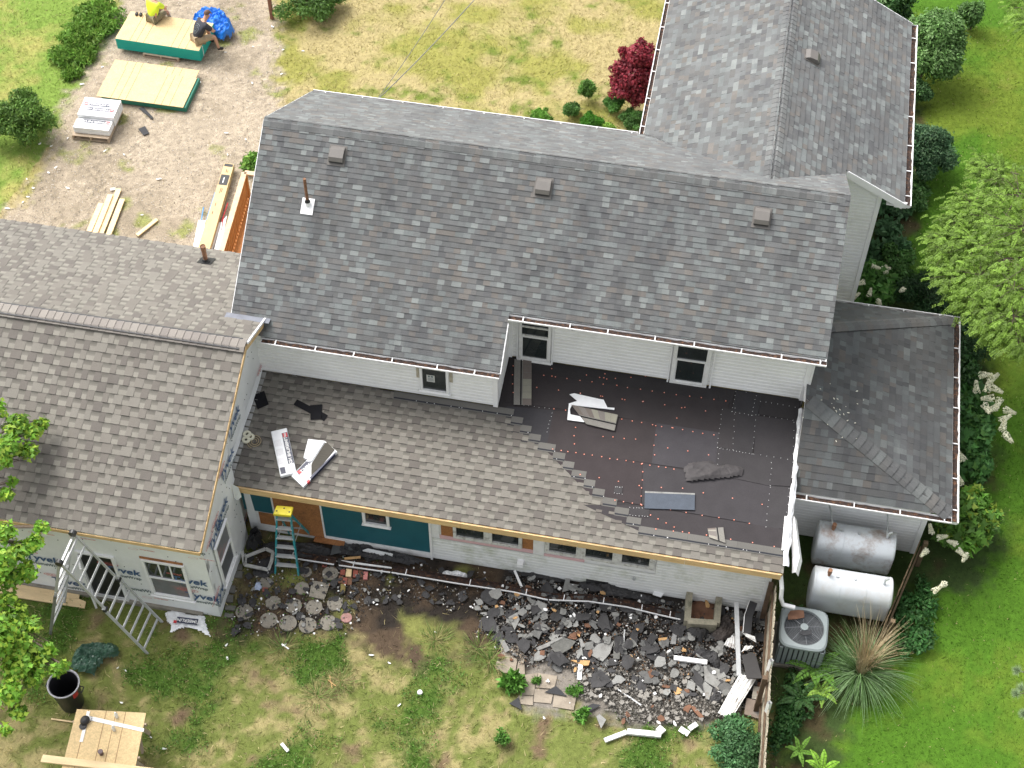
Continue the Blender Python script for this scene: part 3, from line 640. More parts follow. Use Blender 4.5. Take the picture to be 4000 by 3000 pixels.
win_band(2128, 2560, [(2146,2252,2140),(2287,2394,2165),(2429,2538,2185)], 2130, 2200)
board(house, 'wall_trim', xr(wx(2084,2120), wx(2127,2125), zSid+.02, zTop), P0, UX, UZ, NF, .03, m_white)
board(house, 'corner_post', xr(RxW-.10, RxW+.012, 0, zTop), P0, UX, UZ, NF, .03, m_white)
v = atY(2035, 2190, RyW); mb = MB(); mb.box((v.x, RyW-.07, v.z), (.13,.13,.13)); mb.box((v.x, RyW-.01, v.z), (.17,.02,.17)); mb.build('wall_vent', m_alum, house, bevel=.008)
v = atY(2478, 2250, RyW); mb = MB(); mb.tube([(v.x,RyW,v.z-.06),(v.x,RyW-.07,v.z-.05),(v.x,RyW-.08,v.z+.0)], .02, 8); mb.lathe([(.0,.02),(.035,.02),(.035,.0),(.0,.0)], (v.x,RyW-.08,v.z+.01), 12); mb.build('faucet', m_metal, house)
# corner posts and battens on the upper walls
def post(x, y, z0, z1, w_=.09, parent=house, d=.09): mb = MB(); mb.box((x, y, (z0+z1)/2), (w_, d, z1-z0)); return mb.build('corner_post', m_alum, parent, bevel=.006)
post(xsw-.03, ywl-.005, Rlo+.03, zm(ywl)-.12, .1); post(xwr-.03, ywu-.005, Rup+.02, zm(ywu)-.13, .1); post(xsw+.05, ywu-.02, Rup+.03, zm(ywu)-.14, .07, d=.05)
post(Wwx-.03, Wwy-.005, 0, zw(Wwx)-.12, .1); post(Pwx-.03, Pwy-.005, 0, Pz+.02, .11)
# full windows
def window(parent, P, U, N, wd, ht, rail=.5, m_p=m_glass, m_f=m_alum, fr=.055, sashes=True, extra=None, low=None):
    U, N = Vector(U), Vector(N); Z = Vector((0,0,1)); mb = MB()
    for a in (xr(0, wd, 0, fr), xr(0, wd, ht-fr, ht), xr(0, fr, fr, ht-fr), xr(wd-fr, wd, fr, ht-fr)): mb.prism(a, P, U, Z, N, .0, .05)
    mb.prism(xr(-.03, wd+.03, -.03, 0), P, U, Z, N, .0, .07)
    w_ = mb.build('window', m_f, parent, bevel=.004)
    if sashes:
        s = MB(); k = ht*rail
        s.prism(xr(fr, wd-fr, k-.02, k+.02), P, U, Z, N, .01, .04); s.prism(xr(fr, fr+.02, fr, k-.02), P, U, Z, N, .01, .03); s.prism(xr(wd-fr-.02, wd-fr, fr, k-.02), P, U, Z, N, .01, .03); s.prism(xr(fr+.02, wd-fr-.02, fr, fr+.03), P, U, Z, N, .01, .03)
        s.build('sash', m_f, w_)
        g = MB(); g.prism(xr(fr, wd-fr, k, ht-fr), P, U, Z, N, .002, .010); g.build('pane', m_p, w_)
        g = MB(); g.prism(xr(fr, wd-fr, fr, k), P, U, Z, N, .002, .007); g.build('pane', low or m_p, w_)
    else:
        g = MB(); g.prism(xr(fr, wd-fr, fr, ht-fr), P, U, Z, N, .002, .008); g.build('pane', m_p, w_)
    return w_
window(house, (TW[0], RyW-.012, TW[2]), UX, NF, TW[1]-TW[0], zTop-TW[2], .5, m_glass, m_alum, .06, sashes=False)
ux = lambda px, py: atY(px, py, ywu-.02)
a, b = ux(2027, 1378), ux(2150, 1394)
W1 = window(house, (a.x, ywu-.016, Rup+.03), UX, NF, b.x-a.x, zm(ywu)-.34-Rup-.03, .42, m_glass, m_white, .06); tag(W1, 'open upper window beside the step in the wall')
s = MB(); s.prism(xr(.05, b.x-a.x-.05, .78, .82), (a.x,ywu-.016,Rup+.03), UX, UZ, NF, .01, .03); s.prism(xr(.05, b.x-a.x-.05, 1.05, 1.10), (a.x,ywu-.016,Rup+.03), UX, UZ, NF, .01, .03); s.build('sash', m_edge, W1)
a, b = ux(2618, 1468), ux(2762, 1488)
W2 = window(house, (a.x, ywu-.016, Rup-.02), UX, NF, b.x-a.x, zm(ywu)-.52-Rup, .48, m_glass, m_white, .085); tag(W2, 'open upper window with a hanging head trim')
mb = MB(); mb.bar((a.x-.02,ywu-.05,zm(ywu)-.40),(b.x+.02,ywu-.05,zm(ywu)-.45), .06, .16); mb.build('head_trim', m_white, house)
for px, py in ((2022,1372),(2157,1400),(2610,1468),(2775,1495)):
    a = ux(px, py); mb = MB(); mb.box((a.x, ywu-.035, (Rup-.04+zm(ywu)-.15)/2), (.035,.05,zm(ywu)-.15-Rup+.04)); mb.build('batten', m_alum, house)
a, b = atY(1643,1500,ywl-.02), atY(1755,1522,ywl-.02)
W3 = window(house, (a.x, ywl-.016, atY(1700,1525,ywl).z), UX, NF, b.x-a.x, zm(ywl)-.19-atY(1700,1525,ywl).z, .5, m_glass, m_alum, .055, sashes=False); tag(W3, 'small white window with a paper notice inside')
mb = MB(); Pn = Vector((a.x+.14, ywl-.026, atY(1700,1490,ywl).z)); mb.prism(xr(0,.17,0,.22), Pn, UX, UZ, NF, .0, .002); nt_ = mb.build('notice', mat('paper', (.6,.6,.58), .7), W3)
tm = MB()
for k in range(5): tm.prism(xr(.02, .15, .03+k*.022, .038+k*.022), Pn, UX, UZ, NF, .003, .004)
tm.prism(xr(.03,.07,.15,.2), Pn, UX, UZ, NF, .003, .004); tm.prism(xr(.09,.14,.15,.2), Pn, UX, UZ, NF, .003, .004); tm.build('notice_print', m_grn, W3)
for px, dx in ((1634,0),(1762,0)):
    a = atY(px, 1480, ywl-.02); mb = MB(); mb.box((a.x, ywl-.02, (Rlo+.35+zm(ywl)-.2)/2+.12), (.07,.012,.62)); mb.build('old_siding_strip', mat('old_clapboard', (.42,.38,.30), .9, var=.3, vscale=14), house)

# ---- gutters
m_gut = mat('gutter_white', (.80,.80,.80), .3, var=.05, stain=(.5,.48,.44), sscale=5, samt=.25)
def gutter(A, B, n, parent, w_=.145, h=.085, litter=True, label=None, hang=.85):
    A, B, n = Vector(A), Vector(B), Vector(n).normalized(); d = (B-A).normalized(); z = Vector((0,0,1)); mb = MB()
    A = A-z*.03; B = B-z*.03; T = .006
    sec = [(0,0),(0,-h),(w_*.75,-h),(w_,-h*.45),(w_,0),(w_-.018,0),(w_-.018,-.012),(w_-T*2,-.012),(w_-T*2,-h*.42),(w_*.73,-h+T),(T,-h+T),(T,0)]
    a = [A+n*p+z*q for p, q in sec]; b = [B+n*p+z*q for p, q in sec]
    k = len(sec)
    for i in range(k): j = (i+1) % k; mb.face([a[i], b[i], b[j], a[j]])
    for e, s_ in ((A, 1), (B, -1)): mb.face([e+n*0, e-z*h, e+n*w_*.75-z*h, e+n*w_-z*h*.45, e+n*w_])
    g = mb.build('gutter', m_gut, parent, label=label)
    if litter:
        l = MB(); N_ = max(2, int((B-A).length/.12)); q = [A+d*((B-A).length*i/N_) for i in range(N_+1)]
        zz_ = [-h*.55+random.uniform(-.012,.022) for _ in q]
        for i in range(N_): l.face([q[i]+n*T+z*zz_[i], q[i]+n*(w_-.014)+z*(zz_[i]-.01), q[i+1]+n*(w_-.014)+z*(zz_[i+1]-.01), q[i+1]+n*T+z*zz_[i+1]])
        l.build('leaf_litter', m_gutl, g)
    hb = MB(); Ln = (B-A).length; c = .3
    while c < Ln-.1: p = A+d*c; hb.bar(p+n*T-z*.006, p+n*(w_-.01)-z*.006, .022, .01); c += hang*random.uniform(.9, 1.15)
    if hb.v: hb.build('gutter_hanger', m_gut, g)
    return g
gutter((xg+.02,Ylo-.01,Zlo), (xs,Ylo-.01,Zlo), (0,-1,0), house, label='gutter along the lower step of the front eave')
gutter((xs,Yup-.01,Zup), (L,Yup-.01,Zup), (0,-1,0), house, label='gutter full of leaves along the upper front eave')
gutter((0,Ybk+.01,Zbk), (WxL-.14,Ybk+.01,Zbk), (0,1,0), house, h=.08, w_=.10)
gutter((WxL-.01,Ybk+.02,Wze), (WxL-.01,WyB,Wze), (-1,0,0), house, w_=.11)
gutter((WxR+.01,Wyf,Wze), (WxR+.01,WyB,Wze), (1,0,0), house)
gutter((xwr+.0,PyF-.01,Pz), (PxR+.01,PyF-.01,Pz), (0,-1,0), house); gutter((PxR+.01,PyF-.12,Pz), (PxR+.01,PyB+.11,Pz), (1,0,0), house); gutter((PxR,PyB+.01,Pz), (xwr+.2,PyB+.01,Pz), (0,1,0), house, w_=.10)
# soffit and fascia behind the gutters, rake boards
sf_ = MB()
for A, B in (((Lwx,ywl,zm(Ylo)-.13),(xs,Ylo+.02,zm(Ylo)-.11)),((xs,ywu,zm(Yup)-.13),(L-.02,Yup+.02,zm(Yup)-.11))):
    sf_.box(((A[0]+B[0])/2,(A[1]+B[1])/2,(A[2]+B[2])/2), (B[0]-A[0], A[1]-B[1], .02))
sf_.build('soffit', m_white, house)
def rake(A, B, parent, w_=.02, h=.14, m=m_alum, dz=-.075, name='rake_board'):
    mb = MB(); A = Vector(A); B = Vector(B); mb.bar(A+Vector((0,0,dz)), B+Vector((0,0,dz)), w_, h); return mb.build(name, m, parent)
rake((L-.02,0,Zr), (L-.02,Yup,Zup), house, dz=-.09); rake((L-.02,0,Zr), (L-.02,1.85,Zr-SMB*1.85), house, dz=-.09)
rake((-.004,0,Zr), (-.004,Ylo,Zlo), house, w_=.012); rake((-.004,0,Zr), (-.004,Ybk,Zbk), house, w_=.012); rake((xs+.012,Yup-.14,Zup-.1), (xs+.012,Ylo,Zlo), house)
rake((L+.03,Wyf-.012,zw(L+.03)), (WxR,Wyf-.012,Wze), house, h=.17, dz=-.07)
rake((Wxr,WyB+.012,Wzr), (WxR,WyB+.012,Wze), house)
fb = MB(); fb.box((WxR-.12,(Wyf+Wwy)/2+.0,Wze-.1), (.5,.17,.02)); fb.box((WxR-.07,Wyf+.02,Wze-.06), (.26,.03,.16)); fb.build('eave_return', m_alum, house)
# downspouts
mb = MB(); e = atY(3030,2262,RyW-.2); bx = RxR+.02
mb.tube([(bx-.05,Re+.1,Rze-.2),(bx+.02,Re-.05,Rze-.45),(bx+.05,Re-.1,Rze-.75),(bx+.12,Re-.12,Rze-.95),(bx+.36,Re-.12,Rze-.99)], .045, 8, cap=False); mb.build('downspout', m_alum, house)
mb = MB(); mb.tube([(xwr+.14,ywu-.1,Rup+.05),(xwr+.3,ywu-.16,Rup+.02)], .045, 8); mb.tube([(xwr+.05,ywu-.02,Zup-.15),(xwr+.05,ywu-.02,Rup+.1)], .035, 6); mb.build('downspout', m_alum, house)
# roof vents
def box_vent(P, U, V, N, s=.30):
    mb = MB(); U, V, N = Vector(U), Vector(V), Vector(N); h = .13
    mb.prism(xr(-s*.62, s*.62, -s*.75, s*.7), P, U, V, N, .012, .02)
    prof = [(-s*.55,.03),(-s*.52,.085),(-s*.25,h),(s*.35,h*.8),(s*.6,.035),(s*.6,.02),(-s*.55,.02)]
    a = [Vector(P)-U*s*.5+V*v+N*n for v, n in prof]; b = [p+U*s for p in a]
    for i in range(len(prof)): j = (i+1) % len(prof); mb.face([a[i], a[j], b[j], b[i]][::-1])
    mb.face(a); mb.face(b[::-1])
    v = mb.build('roof_vent', m_vent, house, bevel=.008)
    g = MB(); g.prism(xr(-s*.47, s*.47, .03, .075), Vector(P)-V*(s*.555), U, N, -V, .0, .004); g.build('vent_screen', m_black, v); return v
for p in ((1318,607),(2123,733),(2976,850)): box_vent(atM(*p), FM[1], FM[2], FM[3])
p = hit(3171, 227, FWr[0], FWr[3]); box_vent(p, FWr[1], FWr[2], FWr[3])
# vent pipes
p = atM(1203, 801); mb = MB(); mb.tube([p-Vector((0,0,.1)), p+Vector((0,0,.75))], .032, 10); q = mb.build('vent_pipe', m_rust, house, label='thin rusty vent pipe standing through a white flashing')
mb = MB(); mb.prism(xr(-.13,.13,-.2,.14), p, FM[1], FM[2], FM[3], .014, .02); mb.tube([p+Vector((0,0,.0)), p+Vector((0,0,.1))], .06, 10); mb.build('flashing', m_alum, q)
mb = MB(); mb.tube([p+Vector((0,0,.1)), p+Vector((0,0,.17))], [.062,.036], 10); mb.build('rubber_boot', m_black, q)

# ---- addition on the left
LX0 = -13.
lite = lambda f: (lambda row, u: (lambda t: (t[0], t[1], tuple(c*1.12 for c in t[2]), tuple(c*1.12 for c in t[3])))(f(row, u)))
cL = math.hypot(1, SL)
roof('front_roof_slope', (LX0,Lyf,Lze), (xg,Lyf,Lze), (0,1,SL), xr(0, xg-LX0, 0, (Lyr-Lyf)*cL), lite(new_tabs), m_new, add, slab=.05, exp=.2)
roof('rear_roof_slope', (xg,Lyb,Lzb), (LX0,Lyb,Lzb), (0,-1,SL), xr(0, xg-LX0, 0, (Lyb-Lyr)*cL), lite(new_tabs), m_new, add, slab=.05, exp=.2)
cp = MB(); cap_row(cp, (xg,Lyr,Lzr+.035), (LX0,Lyr,Lzr+.035), (0,-1,-SL), (0,1,-SL), [(.22,.2,.178),(.185,.168,.15),(.155,.138,.128),(.24,.222,.198)], half=.2, exp=.16, bev=.10, lift=.012, base=.02, dkf=.55)
cp.m = 1; cp.box(((LX0+xg-.1)/2, Lyr, Lzr-.02), (xg-LX0-.1,.3,.06)); cp.build('ridge_vent_cap', [m_new, m_black], add)
wp = MB(); wp.prism(xr(0, Lwx-LX0+.004, 0, Lze-.03), (LX0,Lwy,0), UX, UZ, NF, -.12, .0); wp.build('front_wall', m_wrap, add, label='front wall covered in printed white house wrap')
F2 = ((Lwx,Lwy,0), Vector((0,1,0)), UZ, UX); yy = Lyb-.2-Lwy
def wshift(y): t = max(0, min(1, (y+6.25)/.35)); return -.17*t*t*(3-2*t)
def wavy(name, poly_top, y0, y1, x, parent, m):
    """house wrap sheet on the gable end with real folds"""
    mb = MB(); ny_, nz_ = 70, 40; g = {}
    for i in range(ny_+1):
        for j in range(nz_+1):
            y = y0+(y1-y0)*i/ny_; zt_ = poly_top(y); z = zt_*j/nz_
            d = .012*max(0, math.sin(z*9+2.5*mnoise.noise((y*.9,z*.4,2))*3)) * (mnoise.noise((y*1.5,z*.7,5))+.4) + .010*mnoise.noise((y*3,z*2.2,9))
            g[i,j] = Vector((x+.004+max(0,d)+wshift(y), y, z))
    for i in range(ny_):
        for j in range(nz_): mb.face([g[i,j], g[i+1,j], g[i+1,j+1], g[i,j+1]])
    return mb.build(name, m, parent, smooth=True, weld=1e-4, label='gable wall covered in loose white house wrap')
ztopL = lambda y: (Lze+SL*(y-Lyf) if y < Lyr else Lzr-SL*(y-Lyr))-.05
wavy('gable_wall', ztopL, Lwy, Ylo+.2, Lwx, add, m_wrap)
gb = MB(); gb.prism([(.13,0),(yy,0),(yy,ztopL(Lyb-.2)),(Lyr-Lwy,Lzr-.06),(.13,ztopL(Lwy+.13))], *F2, -.30, -.19); gb.build('gable_framing', m_wrap, add)
rake((xg+.006,Lyf,Lze), (xg+.006,Lyr,Lzr), add, .02, .10, m_pine, -.055); rake((xg+.006,Lyr,Lzr), (xg+.006,-3.0,Lzr-SL*(-3.0-Lyr)), add, .02, .13, m_pine, -.08)
rake((xg+.02,Lyr+.05,Lzr+.0), (xg+.02,-2.6,Lzr-SL*(-2.6-Lyr)+.02), add, .035, .05, m_alum, .0, 'drip_edge')
mb = MB(); mb.box(((LX0+xg)/2,Lyf-.012,Lze-.075), (xg-LX0,.024,.09)); mb.build('fascia_board', m_pine, add)
# flashing where the old roof meets the addition
ysec = (Lzr+SL*Lyr-Zr)/(SM+SL); 
def zl(y): return Lzr-SL*(y-Lyr)
mb = MB(); mb.bar((-.1,ysec-.05,zl(ysec-.05)+.02),(xg+.14,ysec-.04,zl(ysec-.04)+.02), .17, .012, (0,.2,1)); mb.build('flashing', mat('lead_grey', (.17,.18,.21), .5, var=.2), add)
# flap of wrap and step flashing along the lean-to roof
WX = .47; mb = MB(); n_ = 26
for i in range(n_):
    y = Re-.08+(ywl+.1-Re)*i/n_; y2 = Re-.08+(ywl+.1-Re)*(i+1)/n_; f = lambda yy_: .065+.05*mnoise.noise((yy_*1.3,3,1)); g_ = lambda yy_: .04+.04*mnoise.noise((yy_*2,7,1))
    mb.face([(WX+.03,y,Rz(y)+.22),(WX+f(y),y,Rz(y)+g_(y)),(WX+f(y2),y2,Rz(y2)+g_(y2)),(WX+.03,y2,Rz(y2)+.22)])
mb.build('loose_wrap_flap', m_wrap, add, smooth=True, weld=1e-4)
mb = MB(); mb.face([(Lwx+.02,Re-.1,Rze+.2),(Lwx+.17,Re-.12,Rze+.13),(Lwx+.2,Re-.14,Rze-.18),(Lwx+.1,Re-.16,Rze-.3),(Lwx+.02,Re-.12,Rze-.3)]); mb.build('wrap_corner_flap', m_wrap, add)
mb = MB()
for i in range(16): y = Re+i*EX*1.0; mb.box((WX+.09,y+.07,Rz(y+.07)+.02), (.11,.135,.006), Matrix.Rotation(math.atan(mR)+.05, 3, 'X'))
mb.build('step_flashing', mat('step_flashing_grey', (.30,.30,.29), .5, var=.2), add)
# door and windows of the addition
ay = lambda px, py: atY(px, py, Lwy)
xd0, xd1 = ay(365,2325).x, ay(506,2339).x; zdt = ay(370,2160).z; zdb = .14
mb = MB(); PL = Vector((0,Lwy,0)); mb.prism(xr(xd0+.05, xd1-.05, zdb, zdt-.04), PL, UX, UZ, NF, .001, .006); dr = mb.build('door_opening', m_dark, add)
mb = MB()
for q in (xr(xd0, xd0+.06, zdb-.1, zdt), xr(xd1-.06, xd1, zdb-.1, zdt), xr(xd0+.06, xd1-.06, zdt-.05, zdt), xr(xd0+.06, xd1-.06, zdb-.1, zdb)): mb.prism(q, PL, UX, UZ, NF, .0, .05)
mb.build('door_frame', m_alum, dr)
mb = MB(); mb.m = 0; Dp = Vector((xd0+.08,Lwy-.06,zdb+.02)); Du = Vector((.42,-.72,0)).normalized(); dw = .35; dh = zdt-zdb-.1
for q in (xr(0,.06,0,dh), xr(dw-.06,dw,0,dh), xr(.06,dw-.06,0,.25), xr(.06,dw-.06,dh-.08,dh), xr(.06,dw-.06,.95,1.0), xr(.06,dw-.06,1.35,1.39)): mb.prism(q, Dp, Du, UZ, Du.cross(UZ), .0, .04)
mb.build('storm_door', m_alum, dr)
a, b = ay(598,2316), ay(763,2346); t_ = ay(533,2175)
m_scr = mat('screen_grey', (.16,.165,.17), .5, var=.15, stain=(.42,.18,.17), sscale=1.8, samt=.5)
WA = window(add, (a.x, Lwy-.003, a.z), UX, NF, b.x-a.x, t_.z-a.z, .52, m_glass, m_alum, .06, low=m_scr); tag(WA, 'double hung window in the wrapped front wall')
mb = MB(); ww = b.x-a.x; hh = t_.z-a.z
for f in (.36,.62): mb.prism(xr(ww*f, ww*f+.03, hh*.56, hh-.06), (a.x,Lwy-.003,a.z), UX, UZ, NF, .012, .025)
mb.build('muntin', m_alum, WA)
mb = MB(); mb.prism(xr(-.02, ww*.97, hh, hh+.06), (a.x,Lwy-.003,a.z), UX, UZ, NF, .0, .02); mb.build('strand_board_header', m_osbd, add)
ax_ = lambda px, py: atX(px, py, Lwx)
q1, q2, q3 = ax_(868,2291), ax_(910,2165), ax_(819,2170)
WS = window(add, (Lwx+.03, q1.y, q1.z), (0,1,0), UX, q2.y-q1.y, q3.z-q1.z, .5, m_scr, m_alum, .05, sashes=True, low=m_screen); tag(WS, 'double hung window in the wrapped gable wall')
# printed lettering on the wrap
def lettering(P, X, Y, N, size, kind, parent, cutoff=None):
    mt = text_mesh(kind, size, basis(Vector(P)+Vector(N)*.016, X, Y), .001, offset=size*.018 if kind != 'DUPONT' else 0, shear=.12 if kind == 'Tyvek' else 0)
    return mt
TF = MB(); TR = MB(); TG = MB()
def tyvek(pt, X, N, big=.30):
    P = Vector(pt); X = Vector(X)
    TF.add(lettering(P, X, UZ, N, big, 'Tyvek', None)); TG.add(lettering(P-UZ*big*.72+X*.06, X, UZ, N, big*.42, 'HomeWrap', None))
    TR.add(lettering(P+UZ*big*.62-X*big*.9, X, UZ, N, big*.26, 'DUPONT', None)); TR.add(oval(P+UZ*big*.62-X*big*.9, X, N, big*.75, big*.2))
def oval(P, X, N, a, b):
    mb = MB(); X = Vector(X); n = 20; P = Vector(P)+Vector(N)*.012
    o = [P+X*a*math.cos(k*2*math.pi/n)+UZ*b*math.sin(k*2*math.pi/n) for k in range(n)]; i_ = [P+X*a*.93*math.cos(k*2*math.pi/n)+UZ*b*.88*math.sin(k*2*math.pi/n) for k in range(n)]
    for k in range(n): j = (k+1) % n; mb.face([o[k], o[j], i_[j], i_[k]])
    return mb
for px, py in ((165,2180),(268,2272),(478,2228),(738,2268),(60,2230),(790,2330)): tyvek(ay(px, py), UX, NF)
for px, py in ((500,2114),(270,2070),(735,2150),(110,2050),(555,2304)): TG.add(lettering(ay(px, py), UX, UZ, NF, .145, 'HomeWrap', None)); TR.add(oval(ay(px+20, py+28), UX, NF, .1, .03)); TR.add(lettering(ay(px+75, py+34), UX, UZ, NF, .035, 'The Next Generation', None))
YD = Vector((0,1,0))
for px, py in ((882,1815),(858,2010),(838,2085),(970,2010),(905,1650),(862,2300)): q_ = ax_(px, py); q_ = atX(px, py, .49) if q_.y > -6.2 else q_; tyvek(q_+UX*.016, YD, UX, .33)
TR.add(oval(atX(1010,1441,.49)+UX*.02, YD, UX, .17, .07)); TR.add(lettering(atX(1010,1441,.49)+UX*.02, YD, UZ, UX, .09, 'DUPONT', None))
TF.build('blue_lettering', m_ink, add); TR.build('red_lettering', m_red, add); TG.build('grey_lettering', m_grn, add)
# wrap on the lean-to's first stretch of wall
mb = MB(); mb.face([(Lwx+.02,RyW-.02,0.1),(xT0-.05,RyW-.02,.25),(xT0-.12,RyW-.02,zTop),(Lwx+.02,RyW-.02,zTop)]); mb.build('wrap_return', m_wrap, add)
st_ = MB()
for k in range(150):
    if k % 2: y = random.uniform(Lwy+.1, ywl-.1); z = random.uniform(.3, ztopL(y)-.1); st_.box((Lwx+.03+wshift(y),y,z), (.006,.018,.018))
    else: st_.box((random.uniform(-6,Lwx-.1),Lwy-.006,random.uniform(.2,2.6)), (.018,.006,.018))
st_.build('staples', m_black, add)
# vent pipe on the addition
FLr = frame((xg,Lyb,Lzb), (LX0,Lyb,Lzb), (0,-1,SL)); p = hit(805, 1022, FLr[0], FLr[3])
mb = MB(); mb.tube([p-Vector((0,0,.1)), p+Vector((0,0,.48))], .05, 12); mb.tube([p+Vector((0,0,.38)), p+Vector((0,0,.5))], .06, 12, cap=False); q = mb.build('vent_pipe', m_rust, add)
mb = MB(); mb.tube([p, p+Vector((0,0,.10))], [.11,.062], 12); mb.prism(xr(-.16,.16,-.2,.16), p, FLr[1], FLr[2], FLr[3], .012, .018); mb.build('rubber_boot', m_black, q)
mb = MB(); mb.box((LX0+6.8,Lwy-.02,.02), (13,.1,.12)); mb.build('foundation', m_conc, add)
# ---------------------------------------------------------------- plants
def leafpts(blobs, n, jitter=.0, up=.35, shell=.55):
    """leaf positions and directions spread through a set of ellipsoid clumps (cx,cy,cz,rx,ry,rz)"""
    vol = np.array([b[3]*b[4]*b[5] for b in blobs])**.67; k = RNG.choice(len(blobs), n, p=vol/vol.sum()); B = np.array(blobs)[k]
    d = RNG.normal(size=(n, 3)); d /= np.linalg.norm(d, axis=1, keepdims=True); r = (shell+(1-shell)*RNG.random(n)**.6)[:, None]
    P = B[:, :3]+d*B[:, 3:]*r; nr = d*np.array([1,1,1.])+np.array([0,0,.55]); nr /= np.linalg.norm(nr, axis=1, keepdims=True)
    D = RNG.normal(size=(n, 3)); D -= nr*(D*nr).sum(1, keepdims=True)*.85; D += d*.35; D[:, 2] += up*.3-.1; leafpts.n = nr; P = P+RNG.normal(size=(n, 3))*(B[:, 3:].mean(1)*.16)[:, None]*(RNG.random(n) < .35)[:, None]; return P, D, k
def clumps(c, rx, ry, rz, k, sub=.42):
    out_ = [(c[0], c[1], c[2]*.9, rx*.55, ry*.55, rz*.55)]
    for _ in range(int(k*1.5)):
        d = RNG.normal(size=3); d /= np.linalg.norm(d); d[2] = abs(d[2])*.9-.25; d = d*RNG.uniform(.8, 1.25); s = sub*RNG.uniform(.35, 1.05); out_.append((c[0]+d[0]*rx*(1-s*.8), c[1]+d[1]*ry*(1-s*.8), c[2]+d[2]*rz*(1-s*.8), rx*s, ry*s, rz*s))
    return out_
def tint(c, n, k=None, amt=.35, light=None, pl=.2):
    c = np.minimum(np.array(c)*1.3, .8)*RNG.uniform(1-amt, 1+amt, (n, 1))
    if k is not None: t = RNG.uniform(.7, 1.25, k.max()+1); c = c*t[k][:, None]
    if light is not None: m = RNG.random(n) < pl; c[m] = np.array(light)*RNG.uniform(.8, 1.2, (m.sum(), 1))
    return c
def shrub(name, label, cat, px, py, r, h, n, size, col, light=None, k=9, shape=2, group=None, ry=None, aspect=.5, stems=6, up=.35, pl=.2, part='foliage', sub=.42):
    c = at(px, py, h*.5); t = thing(name, label, cat, (c.x, c.y, 0), group=group)
    P, D, kk = leafpts(clumps((c.x, c.y, h*.52), r, ry or r, h*.5, k, sub), n, up=up); P[:, 2] = np.maximum(P[:, 2], .02)
    cloud(part, P, D, size*aspect*RNG.uniform(.7, 1.2, n), size*RNG.uniform(.7, 1.3, n), tint(col, n, kk, light=light, pl=pl), m_leaf, t, shape, nrm=leafpts.n)
    if stems:
        mb = MB()
        for _ in range(stems):
            a = random.uniform(0, 6.28); q = r*random.uniform(.1, .6); mb.tube([(c.x+math.cos(a)*.05, c.y+math.sin(a)*.05, 0), (c.x+math.cos(a)*q*.5, c.y+math.sin(a)*q*.5, h*.4), (c.x+math.cos(a)*q, c.y+math.sin(a)*q, h*.75)], [.02,.014,.006], 5)
        mb.build('stem', m_bark, t)
    return t
G1, G2, G3 = (.075,.15,.03), (.11,.22,.04), (.05,.11,.03)
shrub('bush', 'dark leafy bush at the left edge of the gravel drive', 'bush', 70, 455, .85, 1.3, 9000, .1, (.085,.17,.03), (.18,.30,.06), 20, aspect=.35, sub=.34)
for i, (px, py, r, h, lb) in enumerate(((385,60,.62,.45,'tall bright green weed patch beside the drive, farthest from the bush'), (320,130,.5,.5,'mid green weed patch next to the printed-wrap sheet stacks, second from the top'), (300,205,.42,.3,'dark narrow weed clump by the gravel edge below the taller weeds'), (245,215,.3,.35,'small reddish tinged weed clump on the grass side of the drive'), (285,285,.22,.2,'lowest small weed tuft at the edge of the gravel'))):
    shrub('weed_patch', lb.replace('next to the printed-wrap sheet stacks', 'left of the stacked boards'), 'weeds', px, py, r*1.15, h*.8, int(3800*r), .15, (.13,.25,.04), (.24,.37,.07), 18, group='weed patches along the driveway', stems=0, aspect=.3, sub=.3)
shrub('bush', 'dense green bush at the top edge beside the rusty post', 'bush', 1195, -5, .95, .8, 7000, .09, G1, (.13,.24,.05), 10)
# red japanese maple
def tree(name, label, cat, base, blobs, n, size, col, light=None, shape=2, aspect=.6, trunk_r=.05, up=.2, shell=.45, group=None, pl=.2, limbs=True):
    t = thing(name, label, cat, base, group=group); P, D, kk = leafpts(blobs, n, up=up, shell=shell)
    cloud('crown', P, D, size*aspect*RNG.uniform(.7, 1.2, n), size*RNG.uniform(.7, 1.3, n), tint(col, n, kk, light=light, pl=pl), m_leaf, t, shape, nrm=leafpts.n)
    mb = MB(); zt_ = min(b[2] for b in blobs); b0 = Vector(base); top = Vector((b0.x+(blobs[0][0]-b0.x)*.3, b0.y+(blobs[0][1]-b0.y)*.3, max(.4, zt_*.8))); mb.tube([b0, (b0+top)/2+Vector((.05,.03,0))*trunk_r*8, top], [trunk_r*1.3, trunk_r, trunk_r*.8], 8)
    for b in blobs:
        e = Vector(b[:3]); m_ = (top+e)/2+Vector((0,0,.1)); mb.tube([top, m_, e], [trunk_r*.55, trunk_r*.35, trunk_r*.12], 6)
        for _ in range(2): q = e+Vector(RNG.normal(size=3)*np.array(b[3:])*.6); mb.tube([m_, (m_+q)/2+Vector((0,0,.04)), q], [trunk_r*.25, trunk_r*.15, .004], 5)
    mb.build('trunk', m_bark, t); return t
b = at(2470, 430, 0)
